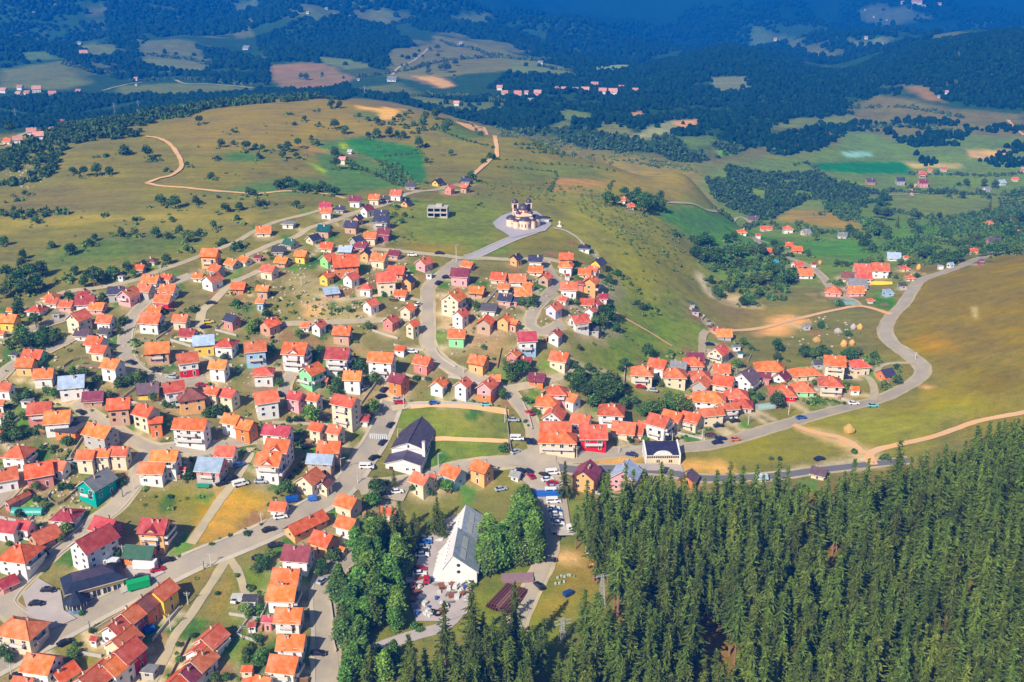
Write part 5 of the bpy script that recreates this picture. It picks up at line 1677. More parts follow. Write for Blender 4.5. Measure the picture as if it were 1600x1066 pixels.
def grey_hall():
    """white gabled hall: two offset halves under pale metal roofs, slanted buttress walls with slit windows on the left"""
    P, D = unproj([716], [912])
    x, y, z = P[0]
    rz = R(-3)
    o = thing('gabled_hall', 'hall', (x, y, z), rz, 'white gabled hall with pale grey metal roof and skylights beside the yard', None, None, 'the grey roofed hall')
    Wt = MATS['wall white']; Rf = mat_roof('roof pale metal', (178,188,196), .5, True)
    for k, (y1, y2, hw, hr, off) in enumerate(((0, 17, 6.0, 10.2, 0.0), (17, 34, 5.2, 9.2, 1.0))):
        b = MB(); el = 1.2; er = 4.6; ap = -1.6 + off
        xl, xr = -hw + off - 1.6, hw + off
        f = [(xl, y1, -2), (xr, y1, -2), (xr, y1, er), (ap, y1, hr), (xl, y1, el)]
        g = [(p[0], y2, p[2]) for p in f]
        b.face(f); b.face(g[::-1])
        b.face([f[1], g[1], g[2], f[2]]); b.face([f[0], f[4], g[4], g[0]])
        b.obj('wall', [Wt], o)
        b = MB()
        sl = (hr - er) / (xr - ap)
        slab(b, [(ap, y1 - .3, hr + .2), (xr + .6, y1 - .3, er + .2 - .6 * sl), (xr + .6, y2 - .02, er + .2 - .6 * sl), (ap, y2 - .02, hr + .2)], .2)
        sl2 = (hr - el) / (ap - xl)
        xm = xl + 2.6
        slab(b, [(xm, y1 - .3, el + .2 + 2.6 * sl2), (ap, y1 - .3, hr + .2), (ap, y2 - .02, hr + .2), (xm, y2 - .02, el + .2 + 2.6 * sl2)], .2, 1)
        r = b.obj('roof', [Rf, Wt], o)
        b = MB()
        for u0, u1 in ((.28, .5),):
            for v0, v1 in ((.12, .44), (.5, .86)):
                ya, yb = y1 + (y2 - y1) * v0, y1 + (y2 - y1) * v1
                xa, xb = ap + (xr - ap) * u0, ap + (xr - ap) * u1
                slab(b, [(xa, ya, hr + .32 - (xa - ap) * sl), (xb, ya, hr + .32 - (xb - ap) * sl), (xb, yb, hr + .32 - (xb - ap) * sl), (xa, yb, hr + .32 - (xa - ap) * sl)], .12)
        b.obj('skylight', [mat_plain('skylight pane', (196,196,186), .3, .1), MATS['concrete']], r)
        nb = 7
        for j in range(nb):
            ya = y1 + 1.2 + j * (y2 - y1 - 2) / nb
            b = MB()
            p = [(xl - 1.4, ya, -1), (xl - .6, ya, el + 1.0), (xl + 3.2, ya, el + 3.2 * sl2 + .9), (xl + 3.2, ya, -1)]
            q = [(u, ya + .5, w_) for u, _, w_ in p]
            b.face(p); b.face(q[::-1]); b.face([p[0], q[0], q[1], p[1]]); b.face([p[1], q[1], q[2], p[2]])
            b.obj('buttress', [Wt], o)
            win(o, xl, ya + 1.6, .1, -pi / 2, 1.5, 1.2, U_OPEN)
            b = MB(); zz = el + 1.3 * sl2 + .28; b.face([(xl + .5, ya + .8, el + .5 * sl2 + .1), (xl + 2.2, ya + .8, el + 2.2 * sl2 + .1), (xl + 2.2, ya + 2.3, el + 2.2 * sl2 + .1), (xl + .5, ya + 2.3, el + .5 * sl2 + .1)][::-1]); b.obj('roof_window', [MATS['window glass']], o)
    b = MB()
    b.lathe([(.01, 0), (.55, 0), (.55, .12)], 16)
    for zz in (4.4, 6.8):
        q = put('window', bpy.data.meshes.new('round_window'), o, (.2, -.06, zz), 0)
        q.data.from_pydata([(.6 * cos(t), 0, .6 * sin(t)) for t in np.linspace(0, 2 * pi, 16, endpoint=False)], [], [tuple(range(16))])
        q.data.materials.append(MATS['window glass'])
    b = MB(); b.box(-10.6, -7.4, 20.5, 24.5, -1, 3.0); b.box(-10.8, -7.3, 20.3, 24.7, 3.0, 3.2)
    b.obj('porch', [Wt], o)
    HOUSE_XY.append((x, y + 10, 11, z, 718, 880)); HOUSE_XY.append((x + .7, y + 29, 11, z, 720, 840))
grey_hall()

def showroom():
    """long two-storey showroom with a dark hipped mansard, glazed ground floor, and an eight-sided glazed kiosk at its corner"""
    P, D = unproj([175, 150], [900, 895], 4.5)
    P2, D2 = unproj([103], [945])
    x, y, z = P2[0]
    rz = R(30)
    o = thing('showroom', 'showroom', (x + 6.2, y + 7.2, z), rz, 'long cream showroom with dark navy hipped roof and glazed ground floor', None, None, 'the navy roofed showroom')
    Cw = mat_wall('wall pale yellow', (240,224,170)); Rf = mat_roof('roof navy', (42,50,72), .5)
    L, W = 17.0, 9.5; h = 4.6
    b = MB(); b.box(-L/2 + .6, L/2 - .6, -W/2 + .6, W/2 - .6, -2, h)
    b.obj('wall', [Cw], o)
    b = MB(); i, k = 2.6, 2.2
    lo = [(-L/2 - .5, -W/2 - .5, h), (L/2 + .5, -W/2 - .5, h), (L/2 + .5, W/2 + .5, h), (-L/2 - .5, W/2 + .5, h)]
    up = [(-L/2 + i, -W/2 + i * .7, h + k), (L/2 - i, -W/2 + i * .7, h + k), (L/2 - i, W/2 - i * .7, h + k), (-L/2 + i, W/2 - i * .7, h + k)]
    for q in range(4): slab(b, [lo[q], lo[(q+1) % 4], up[(q+1) % 4], up[q]], .25)
    rl = L/2 - i - 2.5
    for q in ([up[0], up[1], (rl, 0, h + k + 1.1), (-rl, 0, h + k + 1.1)], [up[2], up[3], (-rl, 0, h + k + 1.1), (rl, 0, h + k + 1.1)], [up[1], up[2], (rl, 0, h + k + 1.1)], [up[3], up[0], (-rl, 0, h + k + 1.1)]):
        slab(b, q, .2, 2)
    r = b.obj('roof', [Rf, MATS['fascia'], mat_roof('roof aubergine', (72,62,80), .6)], o)
    put('chimney', U_CHIM, r, (4, 1, h + k + .6))
    for j in range(5): win(o, -L/2 + 2.4 + j * 3.0, -W/2 + .6, .5, 0, 2.6, 2.4, U_WIN)
    for j in range(3): win(o, -L/2 + .6, -3 + j * 3, .5, -pi / 2, 2.4, 2.4, U_WIN)
    b = MB(); b.box(-L/2 + .4, L/2 - .4, -W/2 + .3, -W/2 + .58, 3.3, 3.9); b.obj('sign_band', [mat_plain('band yellow', (226,200,96), .6)], o)
    k_ = thing('glazed_kiosk', 'kiosk', (0, 0, 0), 0, 'glazed eight-sided kiosk with navy pointed roof at the showroom corner', None, None, 'the glazed kiosk')
    P3, _ = unproj([118], [955])
    k_.location = (P3[0, 0], P3[0, 1] + 1.5, P3[0, 2]); 
    THINGS[-1] = THINGS[-1][:2] + (118, 938) + THINGS[-1][4:]
    b = MB(); b.lathe([(3.0, -1), (3.0, 1.0)], 8, 0); b.lathe([(2.85, 1.0), (2.85, 3.2)], 8, 1)
    b.obj('wall', [mat_plain('panel blue', (104,136,170), .5), MATS['window glass']], k_)
    b = MB()
    for j in range(8):
        a = 2 * pi * j / 8; b.tube((2.95 * cos(a), 2.95 * sin(a), 1.0), (2.95 * cos(a), 2.95 * sin(a), 3.2), .12)
        a += pi / 8; b.tube((2.72 * cos(a), 2.72 * sin(a), 1.0), (2.72 * cos(a), 2.72 * sin(a), 3.2), .08)
    b.obj('mullion', [MATS['window frame']], k_)
    b = MB(); b.lathe([(3.9, 3.1), (3.9, 3.3), (1.6, 4.9), (.05, 6.0)], 8); b.obj('roof', [Rf], k_)
    HOUSE_XY.append((x + 10, y + 7, 14, z, 140, 905))
showroom()

def shop_building():
    """pale commercial block: dark roof between raised white end walls, white curved pediment in the middle, a strip of dark windows"""
    P, D = unproj([1035], [725])
    x, y, z = P[0]
    o = thing('shop_building', 'shop', (x, y + 4, z), R(1), 'pale shop building with dark roof and a curved white pediment by the fork road', None, None, 'the shop with the white pediment')
    Wt = MATS['wall white']; Rf = mat_roof('roof ink', (56,54,84), .6)
    L, W = 13.2, 8.0
    b = MB(); b.box(-L/2, L/2, -W/2, W/2, -1.5, 3.6); b.obj('wall', [MATS['wall cream']], o)
    b = MB(); slab(b, [(-L/2 + .4, -W/2 - .1, 3.7), (L/2 - .4, -W/2 - .1, 3.7), (L/2 - .4, W/2, 5.8), (-L/2 + .4, W/2, 5.8)], .2); b.obj('roof', [Rf, Wt], o)
    for s in (-1, 1):
        b = MB(); xa, xb = (-L/2 - .15, -L/2 + .4) if s < 0 else (L/2 - .4, L/2 + .15)
        f = [(xa, -W/2 - .2, -1.5), (xa, W/2 + .2, -1.5), (xa, W/2 + .2, 6.3), (xa, -W/2 - .2, 4.1)]
        g = [(xb, p[1], p[2]) for p in f]
        b.face(f[::-1]); b.face(g)
        for k in range(4): b.face([f[k], f[(k+1) % 4], g[(k+1) % 4], g[k]])
        b.obj('end_wall', [Wt], o)
    b = MB()
    pr = [(-3.6, 0), (3.6, 0), (3.4, .5)] + [(3.0 * cos(t), .55 + 1.35 * sin(t)) for t in np.linspace(.12, pi - .12, 13)] + [(-3.4, .5)]
    f = [(u, -W/2 - .25, 3.65 + v) for u, v in pr]; g = [(u, -W/2 + .25, 3.65 + v) for u, v in pr]
    b.face(f); b.face(g[::-1])
    for k in range(len(pr)): b.face([f[k], g[k], g[(k+1) % len(pr)], f[(k+1) % len(pr)]])
    b.obj('pediment', [Wt], o)
    for k in range(15): win(o, -L/2 + .9 + k * .82, -W/2, 2.5, 0, .62, .75, U_OPEN)
    for u in (-2.1, -1.4, 2.6, 3.3): win(o, u, -W/2, .6, 0, .5, 1.1, U_OPEN)
    HOUSE_XY.append((x, y + 4, 9, z, 1035, 712))
shop_building()

# green striped glasshouse roofs, low walls and other small structures
def poly_tunnel(px, py, L, W, a, rgb, look):
    x, y, z, d = place(px, py)
    o = thing('greenhouse', 'greenhouse', (x, y, z), R(a), look, 'garden greenhouses', (px, py))
    b = MB(); n = 8
    pr = [(W/2 * cos(t), 1.9 * sin(t)) for t in np.linspace(0, pi, n + 1)]
    for k in range(n):
        b.face([(-L/2, *pr[k]), (L/2, *pr[k]), (L/2, *pr[k+1]), (-L/2, *pr[k+1])])
    b.face([(L/2, *p) for p in pr]); b.face([(-L/2, *p) for p in pr[::-1]])
    b.obj('cover', [mat_plain('film %d %d %d' % rgb, rgb, .35, .1)], o, True)
    b = MB()
    for u in np.linspace(-L/2, L/2, 5):
        for k in range(n): b.tube((u, pr[k][0] * 1.01, pr[k][1] * 1.01), (u, pr[k+1][0] * 1.01, pr[k+1][1] * 1.01), .05, seg=4)
    b.obj('hoop', [MATS['concrete']], o)
poly_tunnel(1372, 444, 15, 4, -10, (236,196,40), 'yellow sheet covered tunnel in the gardens of the right hand farmstead')
poly_tunnel(1320, 475, 11, 4, 0, (116,150,146), 'grey-green film tunnel in front of the farmstead')
poly_tunnel(1204, 410, 9, 4, 0, (58,142,176), 'blue film tunnel between the dark trees of the valley')
poly_tunnel(44, 801, 10, 3.5, 0, (64,166,150), 'turquoise net tunnel at the left edge garden')
poly_tunnel(1196, 637, 8, 4, 15, (152,176,168), 'pale striped tunnel behind the roadside terrace')

def haystack(px, py, h, r, rgb, look):
    x, y, z, d = place(px, py)
    o = thing('haystack', 'haystack', (x, y, z), rnd.random() * 6, look, 'haystacks of the right hand pasture', (px, py))
    h *= .8; r *= .75
    b = MB(); prof = [(r * .8, -.3), (r, h * .25), (r * .95, h * .5), (r * .6, h * .8), (r * .2, h), (.02, h * 1.04)]
    i0 = len(b.v); b.lathe(prof, 12)
    b.v = [(vx * (1 + rnd.uniform(-.09, .09)), vy * (1 + rnd.uniform(-.09, .09)), vz) for vx, vy, vz in b.v]
    b.obj('hay', [mat_plain('hay %d' % rgb[0], rgb, .95, .3, 1.5)], o)
    b = MB(); b.tube((0, 0, h * .8), (0, 0, h * 1.25), .07); b.obj('pole', [MATS['dark wood']], o)
for q in ((1318,541,4.0,2.2,(222,170,90),'golden haystack, left of a pair above the hillside terrace houses'),(1331,539,3.6,2.0,(210,158,84),'golden haystack, right of a pair above the terrace houses'),
          (1326,676,4.8,3.4,(186,150,84),'large leaning haystack alone in the roadside meadow'),(1276,534,3.4,3.0,(186,170,160),'grey weathered haystack left of the golden pair'),
          (1333,514,3.6,2.0,(176,172,170),'grey haystack beside an orange one below the sand track'),(1343,514,3.6,2.0,(222,150,76),'orange haystack beside a grey one below the sand track'),
          (1309,520,3.2,2.8,(178,164,160),'low grey-pink haystack below the sand track'),(1435,421,4.2,1.9,(228,168,80),'orange haystack by the bend next to the farm gardens'),(1281,413,3.4,1.8,(214,150,90),'orange haystack beside the farm lane')):
    haystack(*q)

def pipe_pile():
    P, D = unproj([793], [938])
    x, y, z = P[0]
    o = thing('pipe_stack', 'stack', (x, y, z), R(62), 'stack of long rusty brown pipes lying on the grass by the lane', None, (793, 926), 'the rusty pipe stack')
    m1 = mat_plain('rusted steel', (104,62,56), .8, .3, 2); m2 = mat_plain('rusted steel pale', (140,100,92), .8, .3, 2)
    k = 0
    for lay in range(2):
        for j in range(9 - lay):
            b = MB(); v = (j - (8 - lay) / 2) * .95
            b.tube((-6.5 + rnd.uniform(-.4, .4), v, .45 + lay * .8), (6.0 + rnd.uniform(-.5, .5), v, .45 + lay * .8), .44, seg=8)
            b.obj('pipe', [m1 if rnd.random() < .75 else m2], o)
    o2 = thing('plank_stack', 'stack', (x + 3.2, y + 9.5, hz(x + 3.2, y + 9.5)), R(4), 'stack of pale mauve planks lying behind the rusty pipes', None, (800, 910))
    for lay in range(3):
        for j in range(5):
            b = MB(); b.box(-5 + rnd.uniform(-.3,.3), 5 + rnd.uniform(-.3,.3), j * .9 - 2.2, j * .9 - 1.4, lay * .35, lay * .35 + .3)
            b.obj('plank', [mat_plain('weathered plank', (150,120,124), .85, .25, 1.5)], o2)
pipe_pile()
# ---------------------------------------------------------------- trees
mat_leaf('leaf dark', (80,112,54), .5, .025)
mat_leaf('leaf mid', (106,134,62), .5, .03)
mat_leaf('leaf bright', (112,150,60), .5, .02)
mat_leaf('needle', (98,114,40), .55, .018, .3)
mat_leaf('leaf far', (18,60,34), .25, .015, 0)  # far foliage darkened: cloud shade over the hills is put into its colour
mat_leaf('needle blue', (58,80,52), .5, .012, .2)
mat_plain('bark', (120,92,72), .95, .3, 2)
mat_plain('bark birch', (196,188,176), .9, .25, 2)
mat_plain('bark pine', (150,112,86), .95, .3, 1.5)

def quads_at(P, size, g, flat=0.0):
    """randomly turned leaf cards at points P; flat pulls them towards level"""
    n = len(P)
    N = g.normal(size=(n, 3)); N[:, 2] = N[:, 2] * (1 - flat) + flat * 2.0
    N /= np.linalg.norm(N, axis=1)[:, None]
    A = g.normal(size=(n, 3)); A -= N * (A * N).sum(1)[:, None]; A /= np.linalg.norm(A, axis=1)[:, None]
    B = np.cross(N, A)
    s = size * g.uniform(.6, 1.3, n)[:, None]; e = g.uniform(.55, 1.0, n)[:, None]
    V = np.stack([P - A * s - B * s * e, P + A * s - B * s * e * .7, P + A * s * .8 + B * s * e, P - A * s * .7 + B * s * e * .8], 1).reshape(-1, 3)
    F = np.arange(4 * n).reshape(n, 4)
    return V, F

def ico(sub):
    import bmesh
    b = bmesh.new(); bmesh.ops.create_icosphere(b, subdivisions=sub, radius=1.0)
    V = np.array([v.co[:] for v in b.verts]); F = np.array([[v.index for v in f.verts] for f in b.faces]); b.free()
    return V, F
ICO1, ICO2 = ico(1), ico(2)

def tri2quad(F):
    return np.column_stack([F, F[:, 2]])

def trunk_mesh(name, h, r, mat, g, limbs=4, top=.02, lean=.04):
    b = MB(); n = 6
    ax = [np.array([g.normal() * lean * h * (k / n), g.normal() * lean * h * (k / n), h * k / n]) for k in range(n + 1)]
    for k in range(n):
        b.tube(ax[k], ax[k + 1], r * (1 - k / n) + top, r * (1 - (k + 1) / n) + top, 6)
    for j in range(limbs):
        k = 2 + j % (n - 2); a = g.uniform(0, 2 * pi)
        b.tube(ax[k], ax[k] + np.array([cos(a), sin(a), .9]) * h * .22, r * .45 * (1 - k / n) + top, top, 5)
    me = bpy.data.meshes.new(name); me.from_pydata([tuple(v) for v in b.v], [], b.f); me.materials.append(MATS[mat])
    return me

def broad_crown(seed, h, rad, bottom, nl, per, leaf, tall=False):
    """lobed crown: clumps of leaf cards through the outer volume of several lobes, solid only near the limbs"""
    g = np.random.default_rng(seed)
    Vs, Fs, o = [], [], 0
    ch = h - bottom
    lobes = []
    for k in range(nl):
        if tall:
            t = (k + .5) / nl; rr = rad * (.55 + .5 * sin(pi * min(1, t * 1.05 + .12))) * g.uniform(.75, 1.05)
            a = g.uniform(0, 2 * pi); off = rad * .5 * g.uniform(.1, 1) * (1 - t * .6)
            c = np.array([off * cos(a), off * sin(a), bottom + ch * (.08 + .84 * t)]); s = np.array([rr * .66, rr * .66, ch / nl * g.uniform(1.4, 2.2)])
        else:
            a = 2 * pi * k / max(nl - 1, 1) + g.uniform(-.4, .4); off = rad * .48 * (k > 0) * g.uniform(.7, 1.1)
            c = np.array([off * cos(a), off * sin(a), bottom + ch * (.62 if k == 0 else g.uniform(.3, .6))])
            rr = rad * (.72 if k == 0 else g.uniform(.42, .6)); s = np.array([rr, rr, min(rr * .95, ch * .42)])
        lobes.append((c, s))
        V, F = ICO2 if False else ICO1
        V = V * s * .5 * g.uniform(.7, 1.2, (len(V), 1)) + c
        Vs.append(V); Fs.append(tri2quad(F) + o); o += len(V)
        D = g.normal(size=(per, 3)); D /= np.linalg.norm(D, axis=1)[:, None]
        D[:, 2] = np.where(D[:, 2] < -.55, -D[:, 2], D[:, 2])
        P = c + D * s * g.uniform(.35, 1.25, (per, 1)) ** .7
        V, F = quads_at(P, leaf, g)
        Vs.append(V); Fs.append(F + o); o += len(V)
    return np.vstack(Vs), np.vstack(Fs)

def pine_crown(seed, h, rad, bottom, leaf=.5, whorls=15):
    """whorls of drooping boughs, each a run of needle cards, ragged and gappy"""
    g = np.random.default_rng(seed)
    P = []
    for k in range(whorls):
        t = k / (whorls - 1); z = bottom + (h - bottom) * t
        r = rad * ((1 - t) ** .85 * 1.0 + .05) * (1 if t > .15 else .65 + 2.3 * t)
        nb = int(4 + 4 * (1 - t)); a0 = g.uniform(0, 6.28)
        for j in range(nb):
            if g.random() < .12: continue
            a = a0 + 2 * pi * j / nb + g.normal() * .2; rr = r * g.uniform(.6, 1.15)
            for q in np.linspace(.3, 1, max(2, int(rr / .45))):
                for _ in range(2):
                    P.append((rr * q * cos(a) + g.normal() * .12, rr * q * sin(a) + g.normal() * .12, z - rr * q * (.22 if t < .8 else -.2) + g.normal() * .1, a + g.normal() * .35))
    P = np.array(P)
    n = len(P); an = P[:, 3]; P = P[:, :3]
    tilt = g.normal(-.25, .3, n); ro = g.normal(0, .5, n)
    A = np.stack([np.cos(an) * np.cos(tilt), np.sin(an) * np.cos(tilt), np.sin(tilt)], 1)
    Bv = np.stack([-np.sin(an) * np.cos(ro), np.cos(an) * np.cos(ro), np.sin(ro)], 1)
    la = (leaf * g.uniform(1.0, 1.9, n))[:, None]; lb = (leaf * g.uniform(.4, .75, n))[:, None]
    V = np.stack([P - A * la - Bv * lb * .6, P + A * la * .9 - Bv * lb * .35, P + A * la + Bv * lb * .35, P - A * la + Bv * lb], 1).reshape(-1, 3)
    F = np.arange(4 * n).reshape(n, 4)
    c, f = ICO1
    c = c * np.array([rad * .3, rad * .3, (h - bottom) * .44]) * g.uniform(.7, 1.2, (len(c), 1)) + np.array([0, 0, bottom + (h - bottom) * .44])
    c[:, :2] *= np.clip((h - c[:, 2]) / (h - bottom) * 1.5, .05, 1.2)[:, None]
    return np.vstack([V, c]), np.vstack([F, tri2quad(f) + len(V)])

def clean(V, F):                                   # quads with a doubled last corner become triangles
    return V, [tuple(r[:3]) if r[2] == r[3] else tuple(r) for r in F.tolist()]

def crown_mesh(name, VF, mat):
    V, F = clean(*VF)
    me = bpy.data.meshes.new(name); me.from_pydata(V.tolist(), [], F); me.materials.append(MATS[mat])
    return me

g0 = np.random.default_rng(11)
KINDS = {}
def kind(code, n, mk): KINDS[code] = [mk(i) for i in range(n)]
# each variant: (height, width, trunk mesh, crown mesh)
kind('r', 4, lambda i: (8.0, 7.0, trunk_mesh('trunk', 5.5, .28, 'bark', g0), crown_mesh('crown', broad_crown(20 + i, 8.0, 3.5, .6, 7, 120, .34), 'leaf dark')))
kind('m', 4, lambda i: (8.0, 7.0, trunk_mesh('trunk', 5.5, .28, 'bark', g0), crown_mesh('crown', broad_crown(40 + i, 8.0, 3.5, .6, 7, 110, .34), 'leaf mid')))
kind('g', 3, lambda i: (8.0, 7.0, trunk_mesh('trunk', 5.5, .28, 'bark', g0), crown_mesh('crown', broad_crown(60 + i, 8.0, 3.5, .6, 8, 130, .33), 'leaf bright')))
kind('p', 4, lambda i: (14.0, 7.0, trunk_mesh('trunk', 11, .26, 'bark birch', g0), crown_mesh('crown', broad_crown(80 + i, 14.0, 3.7, 1.4, 13, 170, .34, True), 'leaf bright')))
kind('q', 4, lambda i: (14.0, 7.0, trunk_mesh('trunk', 11, .26, 'bark birch', g0), crown_mesh('crown', broad_crown(90 + i, 14.0, 3.7, 1.4, 13, 170, .34, True), 'leaf mid')))
kind('f', 4, lambda i: (15.0, 7.0, trunk_mesh('trunk', 14, .26, 'bark pine', g0, 0), crown_mesh('crown', pine_crown(100 + i, 15.0, 3.4, 1.8, .4, 19), 'needle')))
kind('P', 6, lambda i: (19.0, 6.0, trunk_mesh('trunk', 18, .26, 'bark pine', g0, 0, .05, .006), crown_mesh('crown', pine_crown(120 + i, 19.0 + .4 * i, 2.8, 6.8, .36, 21), 'needle')))
kind('b', 4, lambda i: (3.0, 4.0, None, crown_mesh('bush', broad_crown(140 + i, 3.0, 2.0, -.4, 5, 60, .34), 'leaf dark')))
kind('v', 3, lambda i: (3.0, 4.0, None, crown_mesh('bush', broad_crown(150 + i, 3.0, 2.0, -.4, 5, 60, .34), 'leaf bright')))
KN = {'r': ('leafy_tree', 'tree', 'round dark green leafy tree'), 'm': ('light_leafy_tree', 'tree', 'light olive green loose tree'), 'g': ('leafy_tree', 'tree', 'bright green leafy tree'),  # the light olive kind is a leafy tree too, not only in gardens
      'p': ('birch_tree', 'tree', 'tall bright green birch'), 'q': ('birch_tree', 'tree', 'tall mid green birch'), 'f': ('fir_tree', 'conifer', 'tall dark green fir'), 'P': ('pine_tree', 'pine', 'tall dark green pine with bare lower trunk'),
      'b': ('bush', 'bush', 'dark green bush'), 'v': ('bush', 'bush', 'bright green bush')}
TREE_XY = []

def tree_at(x, y, code, width, group, px=None, look=None, hscale=1.0):
    hh, ww, tm, cm = KINDS[code][rnd.randrange(len(KINDS[code]))]
    s = width / ww
    name, cat, lk = KN[code]
    z = hz(x, y)
    rz = rnd.random() * 6.28
    sc = (s, s * rnd.uniform(.8, 1.2), s * hscale * rnd.uniform(.85, 1.1))
    if any((x - a_) ** 2 + (y - b_) ** 2 < (.72 * c_) ** 2 for a_, b_, c_, *_ in HOUSE_XY): return None
    if tm is None:
        o = bpy.data.objects.new(name, cm); col.objects.link(o)
        o.location = (x, y, z); o.rotation_euler = (0, 0, rz); o.scale = sc
        reg(o, cat, look or lk, group, px)
    else:
        o = thing(name, cat, (x, y, z - .1), rz, look or lk, group, px)
        o.scale = sc
        put('trunk', tm, o, (0, 0, 0)); put('crown', cm, o, (0, 0, 0))
    TREE_XY.append((x, y))
    return o

